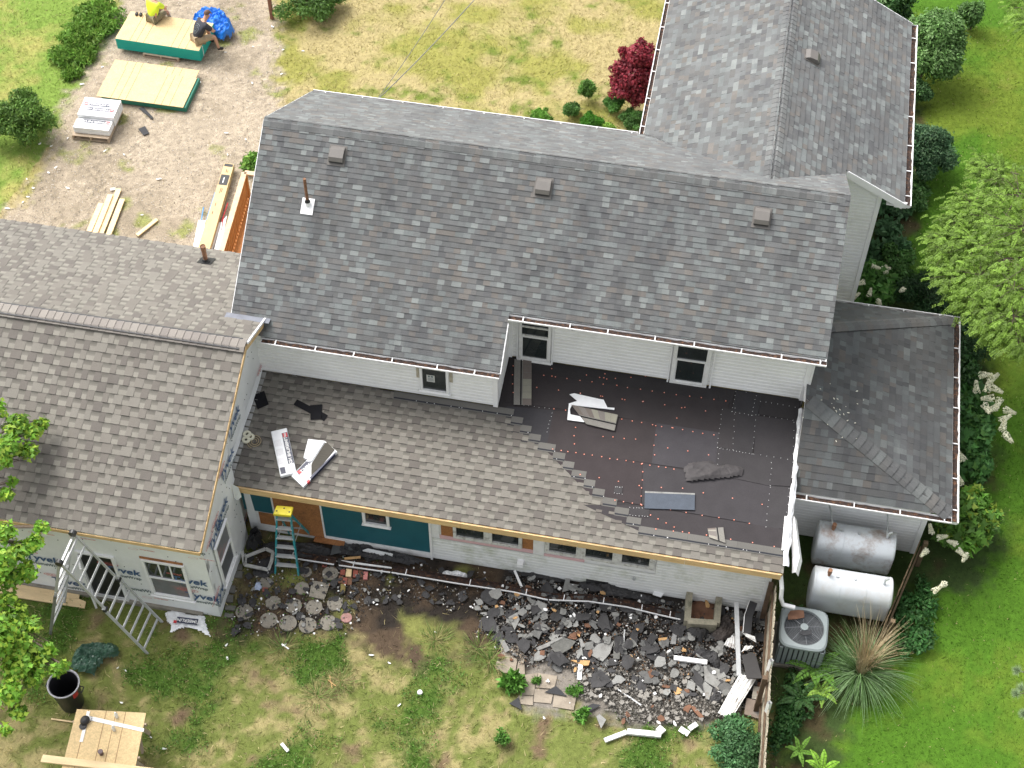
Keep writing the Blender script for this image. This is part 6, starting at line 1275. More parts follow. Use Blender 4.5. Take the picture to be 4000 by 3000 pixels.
for k in range(4): f = .25+.17*k; p, q = LA.lerp(T+ax*hw,f), LB_.lerp(T-ax*hw,f); mb = MB(); mb.bar(p, q, .05, .028); mb.build('rung', m_alu, t)
# ---------------------------------------------------------------- trash can, work table
rc, bc = at(247,2670,.84), at(291,2742,.0); m_can = mat('black_bin_plastic', (.018,.018,.02), .38, var=.1)
t = thing('trash_can', 'open black plastic trash can with grey rim on the lower left lawn', 'trash can', (rc.x,rc.y,0)); c = Vector((rc.x,rc.y,0))
mb = MB(); mb.lathe([(0,.01),(.225,.01),(.23,.04),(.295,.82),(.28,.82),(.22,.05),(0,.04)], c, 40); mb.build('can_body', m_can, t, smooth=False)
mb = MB(); mb.lathe([(.29,.80),(.315,.81),(.318,.84),(.295,.845),(.283,.82)], c, 40); mb.build('rim', mat('rim_grey', (.30,.30,.32), .4), t)
for s_ in (-1,1): mb = MB(); mb.tube([c+Vector((s_*.29,.06,.72)), c+Vector((s_*.37,.06,.71)), c+Vector((s_*.37,-.06,.71)), c+Vector((s_*.29,-.06,.72))], .014, 8); mb.build('handle', m_can, t)
mb = MB(); a0 = -.15
for k in range(6):
    a, b_ = a0-.08*k, a0-.08*(k+1); r0, r1 = .292, .276; mb.face([c+Vector((math.cos(a)*r1,math.sin(a)*r1,.58)), c+Vector((math.cos(a)*r0,math.sin(a)*r0,.76)), c+Vector((math.cos(b_)*r0,math.sin(b_)*r0,.76)), c+Vector((math.cos(b_)*r1,math.sin(b_)*r1,.58))][::-1])
mb.build('red_sticker', m_redp, t)
mb = MB(); mb.lathe([(0,.13),(.1,.1),(.19,.08)], c+Vector((.02,-.01,0)), 9); mb.build('bin_rubbish', m_scrapd, t)
zt_ = .86; TP = [at(a, b, zt_) for a, b in ((240,3006),(529,2996),(570,2785),(300,2770))]
t = thing('work_table', 'square strand board laid on sawhorses as a work table', 'work table', ((TP[0]+TP[2])/2-Z1*zt_)); slab(TP, .016, 'table_top', m_osb, t)
Q = lambda u, v, dz=0: TP[0].lerp(TP[1],u).lerp(TP[3].lerp(TP[2],u),v)+Z1*dz
mb = MB()
for a, b_ in ((.17,.17),(.43,.43),(.57,.57),(.71,.71)): mb.bar(Q(a,0,.0015), Q(b_,1,.0015), .010, .002)
mb.build('board_lines', m_joint, t)
for v in (.18,.80):
    mb = MB(); mb.bar(Q(-.02,v,-.06), Q(1.03,v,-.06), .04, .09); mb.build('sawhorse_beam', m_pallet, t)
    for u, dx in ((.06,-.02),(.90,.02)):
        for dy in (-.2,.2): a = Q(u,v,-.05); mb = MB(); mb.bar(a, Vector((a.x+dx,a.y+dy,0)), .04, .07); mb.build('sawhorse_leg', m_pallet, t)
slab([Q(.17,.83,.014),Q(1.02,.64,.014),Q(1.02,.70,.014),Q(.17,.90,.014)], .012, 'trim_strip', m_white, None, label='longer white trim strip lying across the work table', cat='trim strip')
slab([Q(.155,.45,.012),Q(.20,.45,.012),Q(.20,.97,.012),Q(.155,.97,.012)], .010, 'trim_strip', m_white, None, label='shorter white trim strip under the cap on the table', cat='trim strip')
p = Q(.165,.80,.02); t2 = thing('baseball_cap', 'black cap lying on the trim strips of the work table', 'cap', p); mb = MB(); mb.lathe([(.085,.0),(.088,.03),(.07,.07),(.04,.09),(0,.095)], p+Vector((0,.0,0)), 18, sy=1.15); mb.build('crown_panel', m_black, t2, smooth=True); mb = MB(); mb.lathe([(0,.012),(.05,.014),(.075,.008),(.075,.0)], p+Vector((.0,-.11,0)), 16, sy=1.0); mb.build('brim', m_black, t2); mb = MB(); mb.tube([p+Vector((.03,.08,.02)),p+Vector((.11,.1,.025)),p+Vector((.12,.0,.02)),p+Vector((.07,-.04,.015))], .006, 5); mb.build('strap', m_black, t2)
m_clear = mat('clear_jar', (.70,.70,.66), .15, spec=.8)
for px, py, lb in ((453,2793,'clear plastic bottle on the upper part of the work table'),(443,2844,'clear plastic bottle in the middle of the work table')):
    p = at(px, py, zt_+.09); p.z = zt_; t3 = thing('bottle', lb, 'bottle', p, group='bottles on the work table'); mb = MB(); mb.lathe([(0,.001),(.032,.001),(.034,.02),(.034,.12),(.014,.16),(.013,.18)], p, 16); mb.build('bottle_body', m_clear, t3, smooth=True); mb = MB(); mb.lathe([(.015,.175),(.015,.195),(0,.195)], p, 12); mb.build('bottle_lid', m_white, t3)
p = at(394,2940,zt_+.06); p.z = zt_; t3 = thing('cup', 'dark brown cup standing near the lower edge of the work table', 'cup', p); mb = MB(); mb.lathe([(0,.0),(.04,.0),(.047,.11),(.0,.11)], p, 20); mb.build('cup_body', mat('brown_cup', (.075,.04,.045), .4), t3); mb = MB(); mb.lathe([(.047,.105),(.05,.115),(.043,.122),(0,.12)], p, 20); mb.build('cup_lid', mat('brown_lid', (.13,.085,.09), .4), t3)
P_ = [at(a, b, .93) for a, b in ((158,2975),(168,2947),(600,3000),(640,3030))]; slab([P_[0],P_[3],P_[2],P_[1]], .038, 'plank', m_plank, None, label='long pale plank crossing the bottom of the work table', cat='plank')
plank('thin stick lying in the grass left of the work table', (200,2808), (300,2822), .02, .03, .015)
for pts, lb in (([(-10,2286),(312,2340),(335,2350),(330,2375),(-10,2320)],'lower pale board along the wrapped wall'),([(-10,2262),(312,2318),(306,2342),(-10,2292)],'upper pale board against the wrapped wall')): bit('plank', lb, 'plank', pts, .035, m_plank, .05)
crumple('dark_green_tarp', O2([(268,2590),(278,2560),(300,2522),(340,2505),(385,2502),(420,2508),(452,2512),(466,2545),(440,2560),(410,2568),(385,2600),(372,2630),(345,2632),(310,2622),(275,2605)], .15), .28, m_gtarp, 12, .03, 3., label='crumpled dark green tarp on the lower left lawn', cat='tarp')
wr = crumple('empty_wrapper', O2([(643,2388),(690,2382),(740,2400),(800,2404),(803,2430),(822,2485),(770,2462),(710,2452),(662,2470),(668,2440),(650,2425)], .05), .09, m_bag, 21, .025, 5., label='empty white shingle wrapper lying on grass below the corner', cat='wrapper')
mb = MB(); a, b_ = at(690,2420,.12), at(772,2430,.12); mb.bar(a, b_, .13, .01); mb.build('navy_band', m_navy, wr); mb = MB(); mb.bar(at(678,2428,.125), at(690,2429,.125), .06, .012); mb.build('red_logo', m_redp, wr); Xd = (b_-a).normalized(); text_mesh('TIMBERLINE', .10, basis((a+b_)/2+Z1*.008, Xd*-1, Z1.cross(Xd)*-1), .0005, offset=.002).build('white_lettering', m_white, wr)
# ---------------------------------------------------------------- stepping stones, bricks, paving
fi = lambda x, y: (850+x/1.9235, 1850+y/1.9235)
ff2 = lambda x, y: (880+x/1.903, 2050+y/1.903)
stones = []
for i, (x, y, r, k, lb) in enumerate(((142,645,71,0,'round stone at the lower left end beside the white scraps'),(322,708,71,0,'first round stone of the lowest row'),(466,730,71,0,'second round stone of the lowest row'),(612,746,71,0,'third and lowest round stone of the lowest row'),(766,727,70,0,'fourth round stone at the right of the lowest row'),(356,578,66,8,'eight sided stone at the left of the middle row'),(505,600,72,8,'eight sided stone in the middle row, second from left'),(660,612,72,8,'eight sided stone in the middle row, third from left'),(815,585,68,8,'eight sided stone at the right of the middle row'),(780,360,66,0,'round stone half covered under the fallen gutter'),(900,690,45,0,'small pink round stone right of the others'),(570,470,62,8,'stained stone left of the square slab'),(600,350,50,8,'partly buried stone beside the step ladder foot'),(300,430,58,8,'buried stone under black scraps near the blue rag'),(250,350,50,8,'dark buried stone below the bent frame'))):
    c = at(*ff2(x, y), .02); rr = r/1.903/207; n = 28 if k == 0 else 8; mb = MB(); a0 = random.random(); ring = [Vector((c.x+rr*math.cos(a0+6.2832*q/n)*(1+(.03*random.random())), c.y+rr*math.sin(a0+6.2832*q/n), .022)) for q in range(n)]; mb.face(ring); [mb.face([ring[q], ring[q]-Z1*.04, ring[(q+1)%n]-Z1*.04, ring[(q+1)%n]]) for q in range(n)]
    mb.build('stepping_stone', m_conc if i != 10 else mat('pink_stone', (.34,.19,.17), .9, var=.2, vscale=8), None, label=lb, cat='stepping stone', group='stepping stones', loc=c)
bit('square_paver', 'square concrete slab among the stepping stones', 'paver', [ff2(645,415), ff2(778,432), ff2(735,555), ff2(622,530)], .04, m_conc, .025)
for x, y, w_, h_, lb in ((95,310,70,50,'grey block at the wall below the bent frame'),(95,365,70,55,'second grey block from the bent frame by the wall'),(50,475,50,60,'narrow brick-shaped block beside the wrapped wall'),(35,545,50,60,'lower narrow block beside the wrapped wall'),(40,615,75,40,'brown block near the wall corner'),(30,670,65,35,'lowest brown block near the wall corner')):
    bit('paving_block', lb, 'paver', [ff2(x-w_/2,y-h_/2), ff2(x+w_/2,y-h_/2+8), ff2(x+w_/2-6,y+h_/2), ff2(x-w_/2-6,y+h_/2-6)], .05, mat('dark_paver', (.13,.125,.11), .9, var=.25, vscale=7), .03, 'blocks along the wrapped wall')
m_brick = mat('red_brick', (.30,.085,.06), .9, var=.25, vscale=9, stain=(.10,.08,.07), sscale=5, samt=.6)
for x, y, w_, h_, m_, lb in ((875,350,34,42,m_brick,'red brick at the left end of the upper brick row'),(920,355,42,60,m_plank,'cream coloured brick in the upper row'),(970,360,34,60,m_brick,'dark red brick right of the cream brick'),(1008,362,30,55,m_brown,'brown brick in the upper row'),(1045,375,32,60,mat('pink_brick',(.5,.2,.18),.9,var=.2),'broken pink brick at the right end'),(860,405,32,55,m_brown,'brown brick at the left of the lower row'),(893,415,32,50,m_brick,'bright red brick in the lower row'),(928,420,32,55,m_brown,'brown brick right of the bright red one'),(877,470,36,65,mat('mossy_brick',(.19,.15,.05),.9,var=.3),'mossy yellowish brick lowest of the group'),(740,302,32,14,m_brick,'small red brick end above the round stone'),(297,480,38,32,m_brick,'rounded red brick beside the blue rag')):
    bit('brick', lb, 'brick', [ff2(x-w_/2,y-h_/2), ff2(x+w_/2,y-h_/2+3), ff2(x+w_/2-6,y+h_/2), ff2(x-w_/2-5,y+h_/2-3)], .045, m_, .04, 'bricks in the yard')
m_slabc = mat('tan_paving', (.30,.255,.20), .9, var=.16, vscale=4, fine=.14, stain=(.10,.08,.06), sscale=3, samt=.5)
fj = lambda x, y: (1850+x/1.587, 2250+y/1.587)
for pts, lb in (([(180,420),(285,425),(258,600),(190,600),(130,570)],'tan slab left of the joint at the patio edge'),([(292,425),(312,470),(318,610),(264,608)],'narrow tan slab right of the joint'),([(300,615),(398,600),(370,740),(295,735)],'tan slab below the dock weed'),([(280,740),(368,745),(368,800),(250,790)],'lowest tan slab at the clover edge'),([(400,600),(520,620),(500,700),(385,690)],'tan slab among the dark scraps'),([(378,700),(500,708),(480,790),(372,780)],'tan slab above the clover'),([(500,715),(640,730),(620,830),(490,810)],'brown slab with white chip on it')):
    bit('patio_slab', lb, 'patio slab', [fj(*q) for q in pts], .03, m_slabc, .014, 'patio slabs')
# ---------------------------------------------------------------- fallen gutters, frames and long pieces
fallen = thing('fallen_gutter', 'long fallen gutter lying bent across the torn shingles', 'gutter', at(2300,2370)); prev = None
def gut_ground(A, B, parent, w_=.17, z=.16):
    A = Vector((A.x,A.y,z)); B = Vector((B.x,B.y,z)); n = -Y1; mb = MB()
    for (p0,q0),(p1,q1),m_ in (((0,0),(0,-.09),0),((0,-.09),(w_*.8,-.09),0),((w_*.8,-.09),(w_-.012,-.03),0),((w_-.012,-.03),(w_-.012,0),0),((w_-.012,0),(w_+.006,0),1),((w_+.006,0),(w_+.006,-.03),1),((w_+.006,-.03),(w_*.8,-.095),1)):
        mb.m = m_; mb.face([A+n*p0+Z1*q0, B+n*p0+Z1*q0, B+n*p1+Z1*q1, A+n*p1+Z1*q1])
    mb.build('gutter_length', [m_gutl, m_gut], parent); d_ = (B-A).length; c_ = .3
    while c_ < d_-.1: p = A.lerp(B, c_/d_); hb = MB(); hb.bar(p+n*.03, p+n*w_, .018, .01); hb.build('gutter_hanger', m_gut, parent); c_ += 1.2
def gy_(a): p = at(*a, .08); return Vector((p.x, p.y+.15, 0))
pp = [(1531,2240),(1780,2282),(2000,2315),(2140,2347)]
for a, b_ in zip(pp, pp[1:]): gut_ground(gy_(a), gy_(b_), fallen)
pp = [(2145,2347),(2300,2353),(2450,2375),(2560,2402),(2657,2424)]
f2 = thing('fallen_gutter', 'curved right section of fallen gutter full of brown litter', 'gutter', at(2450,2375))
for a, b_ in zip(pp, pp[1:]): gut_ground(gy_(a), gy_(b_), f2)
f3 = thing('fallen_gutter', 'fallen gutter section behind the step ladder feet', 'gutter', at(1200,2192)); gut_ground(gy_((1089,2175)), gy_((1307,2209)), f3)
f4 = thing('fallen_gutter', 'short fallen gutter section above the bricks', 'gutter', at(1420,2225)); gut_ground(gy_((1326,2212)), gy_((1526,2240)), f4)
bit('white_trim', 'flat white trim piece wedged over the gutter above the bricks', 'trim strip', [ff2(860,262),(1530,2215),(1530,2220),ff2(960,290)], .02, m_white, .14)
bit('white_trim', 'white trim box lying on black felt under the teal wall', 'trim strip', [ff2(1020,188),ff2(1060,175),(1535,2163),(1532,2175)], .05, m_white, .16)
crumple('white_sack', O2([(1726,2228),(1735,2222),(1790,2226),(1830,2238),(1830,2248),(1815,2257),(1770,2252),(1728,2246)], .1), .16, m_bag, 31, .02, 6., label='folded pale plastic sack lying on the fallen gutter', cat='plastic sack')
def strip(label, a, b, w_, m, z=.08, h=.02, nm='trim_strip', cat='trim strip', group=None, z2=None): A, B = at(*a, z), at(*b, z2 if z2 is not None else z); mb = MB(); mb.bar(A, B, w_, h); return mb.build(nm, m, None, label=label, cat=cat, group=group, loc=(A+B)/2)
strip('white strip standing across the gutter near the wall', (2010,2228), (2038,2294), .05, m_white, .2, z2=.12)
strip('long thin white strip lying along the foot of the siding', (2410,2280), (2830,2312), .035, m_white, .22)
strip('black pipe lying along the foot of the siding', (2290,2268), (2465,2272), .12, m_black, .15, .1, 'black_pipe', 'pipe')
strip('bright white metal strip lying on the rubble', (2632,2570), (2762,2588), .10, m_white, .12, .05)
strip('silver door channel leaning over the rubble by the wall', (2876,2352), (2886,2640), .09, m_alu, .6, .04, 'metal_channel', 'metal channel', z2=.18)
strip('long white metal strip below the corrugated panel', (2838,2800), (2834,2890), .04, m_white, .03, .012)
strip('white bent gutter piece, straight part, on the lower lawn', (2450,2858), (2582,2871), .11, m_white, .06, .07)
strip('white bent gutter piece, tapering end, on the lower lawn', (2362,2893), (2448,2860), .09, m_white, .05, .05)
strip('white box offcut touching the straight gutter piece', (2570,2842), (2592,2862), .13, m_white, .07, .06); strip('white angled offcut on the lower right lawn', (2655,2846), (2690,2868), .12, m_white, .04, .02); strip('upright white offcut on the lower right lawn', (2692,2848), (2722,2828), .10, m_white, .08, .05)
strip('thin grey strip across the lower rubble', (2410,2690), (2505,2755), .03, m_alu, .06, .012); strip('white flaking trim stick in the rubble', (2272,2560), (2262,2655), .09, m_white, .08, .02); strip('grey metal strip beside the large torn piece', (2440,2460), (2436,2510), .03, m_alu, .06); strip('second grey metal strip in the rubble', (2470,2475), (2478,2520), .03, m_alu, .06)
strip('orange broken board against the doorway base', (1228,2106), (1345,2124), .12, m_osbd, .12, .04, 'broken_board', 'board'); strip('short pink-orange lath on the gutter', ff2(885,252), ff2(1005,240), .05, m_wood, .18, .02, 'broken_lath', 'lath')
strip('white bright offcut on the lower middle lawn', (1100,2905), (1125,2935), .06, m_white, .03, .03); strip('white splinter near the centre of the lawn', (1640,2712), (1648,2702), .04, m_white, .03, .01)
strip('left stick of the small straw cross', (1280,2655), (1312,2680), .02, m_wood, .03, .01); strip('right stick of the small straw cross', (1288,2640), (1298,2690), .015, m_wood, .035, .01)
strip('white curled strip lying below the stepping stones', (1100,2515), (1128,2535), .03, m_white, .02, .01)
p = at(1640,2705,.03); mb = MB(); mb.lathe([(0,.03),(.05,.028),(.055,0)], p, 12); mb.build('white_disc', m_white, None, label='small round white disc on the lawn', cat='disc', loc=p)
# bent frame by the ladder
fr_ = [ff2(150,238),ff2(365,160),ff2(300,178),ff2(355,205),ff2(345,270),ff2(320,335),ff2(145,298),ff2(125,195)]
t = thing('bent_frame', 'bent white metal frame lying between the wrapped wall and step ladder', 'metal frame', at(*ff2(240,250)))
for a, b_ in ((0,2),(2,3),(3,4),(4,5),(5,6),(6,0),(6,7)): mb = MB(); mb.bar(at(*fr_[a],.12), at(*fr_[b_],.12), .07, .03); mb.build('frame_bar', mat('dirty_white_metal', (.50,.50,.47), .5, var=.2, vscale=9, stain=(.12,.11,.1), sscale=6, samt=.6), t)
crumple('black_felt_roll', O2([(954,2110),(975,2050),(990,2038),(1015,2060),(1025,2105),(990,2138),(960,2130)], .3), .5, m_black, 41, .03, 3., label='black roofing roll leaning against the wrapped wall', cat='felt roll')
crumple('blue_white_rag', O2([(990,2295),(1003,2268),(1015,2272),(1022,2295),(1010,2308),(992,2304)], .05), .1, mat('rag', (.45,.52,.68), .7, var=.2), 42, .02, 7., label='pale blue rag beside the rounded red brick', cat='rag')
# black felt heaps
m_feltb = mat('torn_black_felt', (.036,.035,.036), .75, var=.3, vscale=5, bump=.6, bscale=9, fine=.2); m_feltn = mat('torn_brown_felt', (.055,.045,.04), .85, var=.3, vscale=5, bump=.6, bscale=9, fine=.2)
fk = lambda x, y: (2500+x/1.465, 2250+y/1.465)
heaps = ((O2([fk(255,285),fk(320,235),fk(350,210),fk(385,240),fk(400,310),fk(350,375),fk(290,330)],.15),.30,m_feltb,'crumpled black felt heap in front of the window well'),
 (O2([fk(420,300),fk(460,215),fk(520,215),fk(555,290),fk(530,360),fk(450,370),fk(405,350)],.15),.26,m_feltn,'rounded brown-black felt heap right of the window well'),
 (O2([fk(300,420),fk(350,400),fk(440,420),fk(480,520),fk(440,530),fk(380,470),fk(320,450)],.12),.22,m_feltb,'folded black felt sheet above the pale torn piece'),
 (O2([fk(390,690),fk(430,640),fk(485,665),fk(480,720),fk(400,735)],.1),.15,m_feltb,'small black felt fold beside the corrugated panel'),
 (O2([(2270,2265),(2330,2262),(2470,2300),(2560,2330),(2640,2350),(2640,2370),(2500,2345),(2360,2320),(2250,2290)],.1),.2,m_feltb,'long black felt strip heaped along the siding foot'),
 (O2([(1310,2130),(1420,2108),(1470,2130),(1600,2165),(1690,2195),(1600,2205),(1480,2185),(1330,2165)],.1),.22,m_feltb,'black felt heap along the foot of the teal wall'),
 (O2([(1000,2130),(1080,2110),(1250,2120),(1310,2150),(1240,2185),(1080,2165)],.08),.16,m_feltb,'black felt heap behind the step ladder'),
 (O2([(1930,2205),(2060,2222),(2220,2262),(2180,2275),(2010,2245)],.06),.10,m_feltb,'thin black felt strip under the long wall'),
 (O2([(1010,2185),(1060,2170),(1075,2230),(1030,2262),(980,2240)],.05),.06,m_feltb,'black scraps spread inside the bent frame'))
for i, (o_, h_, m_, lb) in enumerate(heaps): crumple('felt_heap', o_, h_, m_, 50+i, .03, 3.2, label=lb, cat='roofing felt', group='heaps of torn roofing felt')
# window well
Pw = [at(*fk(a, b), .35) for a, b in ((285,90),(455,100),(440,265),(272,255))]; t = thing('window_well', 'mossy concrete window well against the siding', 'window well', (Pw[0]+Pw[2])/2-Z1*.35); m_moss = mat('mossy_concrete', (.26,.24,.18), .9, var=.25, vscale=6, fine=.2, stain=(.06,.065,.03), sscale=4, samt=.8)
for a, b_ in ((0,3),(1,2),(2,3)): mb = MB(); A, B = Pw[a].lerp(Pw[b_],0), Pw[b_]; mb.bar(Vector((A.x,A.y,.16)), Vector((B.x,B.y,.16)), .13, .36+.004*a); mb.build('well_wall', m_moss, t)
mb = MB(); c = sum(Pw, Vector())/4; mb.lathe([(0,.02),(.1,.07),(.3,.05),(.38,.0)], Vector((c.x,c.y,.02)), 7); mb.build('well_soil', m_brown, t)
p = at(*fk(385,160),.1); litter(0, p.x, p.y, .1, 2.6, m_wood, 'wood_scrap', 'pale wood scrap lying inside the window well', None, 'wood scrap')
# corrugated white panel and others near the fence
def corr(label, pts, z, ribs, m): 
    P_ = [at(*fk(*q), z) for q in pts]; mb = MB(); q = lambda u, v: P_[0].lerp(P_[1],u).lerp(P_[3].lerp(P_[2],u),v); n_ = ribs*4
    for i in range(n_):
        f = lambda k: .025 if k % 4 in (1,2) else 0.
        mb.face([q(i/n_,0)+Z1*f(i), q((i+1)/n_,0)+Z1*f(i+1), q((i+1)/n_,1)+Z1*f(i+1), q(i/n_,1)+Z1*f(i)])
    o = mb.build('corrugated_panel', m, None, label=label, cat='metal panel', loc=sum(P_, Vector())/4); md = o.modifiers.new('t','SOLIDIFY'); md.thickness = .006; return o
m_pan = mat('chipped_white_metal', (.80,.80,.78), .4, var=.05, stain=(.12,.08,.06), sscale=4.5, samt=.9)
corr('large white corrugated metal panel by the fence', [(445,785),(520,822),(665,590),(570,560)], .18, 4, m_pan); corr('small white siding fragment above the panel', [(478,395),(545,420),(545,345),(500,360)], .22, 4, m_pan); corr('bent white siding fragment beside the channel', [(580,320),(605,345),(665,380),(655,345)], .45, 2, m_pan)
corr('white siding fragment below the bent piece', [(580,435),(640,415),(650,400),(600,400)], .35, 2, m_pan)
g = thing('broken_gutter', 'broken black gutter piece leaning at the wall corner', 'gutter', at(*fk(640,240)))
for a, b_ in (((650,150),(620,235)),((620,235),(612,330))):
    A, B = at(*fk(*a), .55), at(*fk(*b_), .45); mb = MB(); mb.bar(A, B, .16, .07); mb.build('gutter_length', m_black, g); mb = MB(); mb.bar(A-X1*.085+Z1*.02, B-X1*.085+Z1*.02, .012, .09); mb.build('white_lip', m_white, g)
t = bit('shingle_strip', 'black ridge shingle strip lying on the debris by the fence', 'shingle', [fk(583,450),fk(660,445),fk(700,585),fk(612,585)], .03, mat('dark_granule', (.045,.043,.043), .9, var=.15, fine=.2), .4)
bit('paver', 'brown concrete paver leaning by the fence foot', 'paver', [fk(610,698),fk(712,722),fk(690,820),fk(596,790)], .05, mat('brown_paver', (.19,.15,.12), .9, var=.2, vscale=5, stain=(.3,.36,.38), sscale=2.6, samt=.5), .08)
bit('paver', 'small grey block between paver and fence', 'paver', [fk(650,628),fk(690,635),fk(680,710),fk(640,700)], .08, m_conc, .1)
bit('bag_scrap', 'white plastic scrap near the siding foot above the curved gutter', 'plastic scrap', [fk(72,105),fk(80,85),fk(140,98),fk(120,120)], .02, m_bag, .15)
for pts, lb in (([fk(190,650),fk(215,635),fk(240,650),fk(235,670),fk(205,678)],'orange broken board piece on the grey rubble'),([fk(105,355),fk(155,350),fk(155,365),fk(108,370)],'small orange wood chip beside the curved gutter'),([fk(530,880),fk(560,850),fk(575,880),fk(550,912)],'orange wood chunk in the grass by the fence'),([fk(280,740),fk(310,745),(2750,2800),(2735,2805)],'rotten brown board splinter at the rubble edge'),([(2230,2578),(2305,2580),(2300,2598),(2282,2600)],'pale orange wood chip beside the flaking stick')): bit('wood_scrap', lb, 'wood scrap', pts, .03, m_wood if 'rotten' not in lb else m_brown, .1)
for pts, m_, lb in (([fk(365,510),fk(500,545),fk(470,600),fk(435,640),fk(370,600)],m_scrapg,'large pale torn roofing piece above the corrugated panel'),([fk(310,600),fk(350,585),fk(415,640),fk(395,710),fk(335,650)],m_scrapg,'long grey torn roofing piece left of the small felt fold'),([fj(710,480),fj(775,420),fj(870,405),fj(845,480),fj(800,530)],m_scrapg,'largest pale grey torn roofing piece in the middle of the rubble'),([fj(470,425),fj(560,380),fj(635,405),fj(600,450),fj(520,495)],mat('checker_shingle',(.12,.12,.11),.9,var=.3,vscale=10,fine=.2),'dark checkered shingle piece in the left rubble'),([fj(385,445),fj(545,375),fj(560,385),fj(480,430),fj(400,462)],m_scrapg,'long pale torn strip left of the checkered shingle'),([fj(870,400),fj(910,400),fj(905,515),fj(865,512)],mat('checker_shingle',(.12,.12,.11),.9),'upright dark shingle strip beside the largest pale piece'),([fj(548,100),fj(575,0),fj(600,10),fj(595,45),fj(655,55),fj(600,85)],m_scrapg,'pale torn roofing piece standing out beside the siding foot'),([fj(355,175),fj(400,150),fj(455,175),fj(450,210),fj(400,240)],m_scrapg,'wide pale torn piece below the long fallen gutter'),([fj(215,255),fj(270,225),fj(285,270),fj(255,335)],m_scrapg,'pointed pale piece at the left of the debris'),([fj(440,720),fj(510,680),fj(580,745)],m_scrapd,'dark triangular scrap on the patio slabs'),([fj(655,830),fj(740,790),fj(790,800),fj(720,840)],m_scrapd,'dark wide scrap at the lower edge of the rubble'),([fj(760,870),fj(780,855),fj(822,890),fj(790,945)],m_scrapg,'pale diamond shaped scrap at the bottom of the rubble'),([fj(160,395),fj(190,395),fj(225,460),fj(195,475)],m_scrapg,'grey shingle strip on the tan patio slab'),([fj(220,790),fj(280,750),fj(300,830)],m_scrapd,'dark scrap at the lower end of the tan slabs'),([fk(205,265),fk(218,270),fk(205,390),fk(172,388)],mat('grey_plank',(.22,.22,.215),.8,var=.2),'grey splintered board left of the crumpled felt'),([ff2(800,150),ff2(870,140),ff2(860,205),ff2(780,225)],mat('dark_slate_piece',(.085,.09,.09),.8,var=.2),'grey slate-like scrap by the teal wall'),([ff2(890,130),ff2(950,185),ff2(900,215),ff2(868,190)],mat('dark_slate_piece',(.085,.09,.09),.8),'second slate-like scrap folded by the teal wall')):
    bit('roofing_piece', lb, 'roofing scrap', pts, .012, m_, .10 if m_ is not m_scrapd else .05)
# loose scraps, each an object
def scrap_pool(n, big, thick):
    pool = []
    for q in range(n):
        mb = MB(); k = random.choice((4,6,8,10,11)); a0 = random.random()*6; r = [random.uniform(.38 if k > 6 else .6,1)*big for _ in range(k)]; asp = random.uniform(.5,1); pts = [Vector((math.cos(a0+6.283*i/k)*r[i], math.sin(a0+6.283*i/k)*r[i]*asp, random.uniform(-.12,.12)*big*.5)) for i in range(k)]
        mb.face([p+Z1*thick for p in pts]); mb.face(pts[::-1]); [mb.face([pts[i], pts[(i+1)%k], pts[(i+1)%k]+Z1*thick, pts[i]+Z1*thick]) for i in range(k)]; pool.append(mb)
    return pool
RX = [p for p in RUBBLE]; rxs = [p[0] for p in RX]; rys = [p[1] for p in RX]
def rnd_in(poly):
    while True:
        x, y = random.uniform(min(p[0] for p in poly), max(p[0] for p in poly)), random.uniform(min(p[1] for p in poly), max(p[1] for p in poly))
        if inpoly(np.array([x]), np.array([y]), poly)[0]: return x, y
TOPR = gp([(1850,2380),(2000,2250),(2990,2420),(2960,2700),(2600,2740),(2250,2640),(1990,2560),(1900,2480)]); LEFTR = gp([(900,2480),(960,2130),(1900,2240),(1950,2400),(1500,2350),(1350,2480)]); LOWR = gp([(2250,2640),(2900,2660),(2900,2800),(2600,2840),(2300,2740)])
WELL = [(Pw[i].x, Pw[i].y) for i in range(4)]
MARKS = [(*at(px, py)[:2], w_) for px, py, w_ in ((2750,2370,'close to the window well'),(2400,2450,'in the middle of the heap below the long gutter'),(2250,2290,'between the fallen gutter and the siding'),(2130,2420,'in the left part of the heap'),(1960,2440,'at the far left end of the heap'),(2150,2600,'on the dark lower left of the heap'),(2330,2560,'around the largest pale torn piece'),(2600,2520,'left of the crumpled felt heaps'),(2880,2480,'between the felt heap and the metal channel'),(2650,2640,'around the bright white metal strip'),(2500,2720,'on the light grey rubble at the bottom'),(2800,2740,'beside the corrugated metal panel'),(2280,2720,'at the lower patio edge of the rubble'),(2940,2600,'at the fence side of the heap'))]
MARKS2 = [(*at(px, py)[:2], w_) for px, py, w_ in ((1000,2200,'inside the bent metal frame'),(1120,2170,'behind the feet of the step ladder'),(1350,2140,'along the foot of the teal wall'),(1600,2200,'below the right end of the teal wall'),(1360,2250,'around the red bricks'),(1000,2300,'beside the blue rag'),(930,2380,'near the lowest left round stone'),(1080,2300,'in front of the step ladder'),(1150,2360,'over the eight sided stones'),(1080,2430,'over the lowest row of round stones'),(1290,2280,'round the square concrete slab'),(1300,2370,'right of the middle row of stones'),(1500,2310,'on the bare soil below the gutter'),(1700,2330,'on the soil halfway to the debris heap'),(1880,2350,'on the soil just left of the debris heap'),(1850,2220,'between fallen gutter and siding'))]
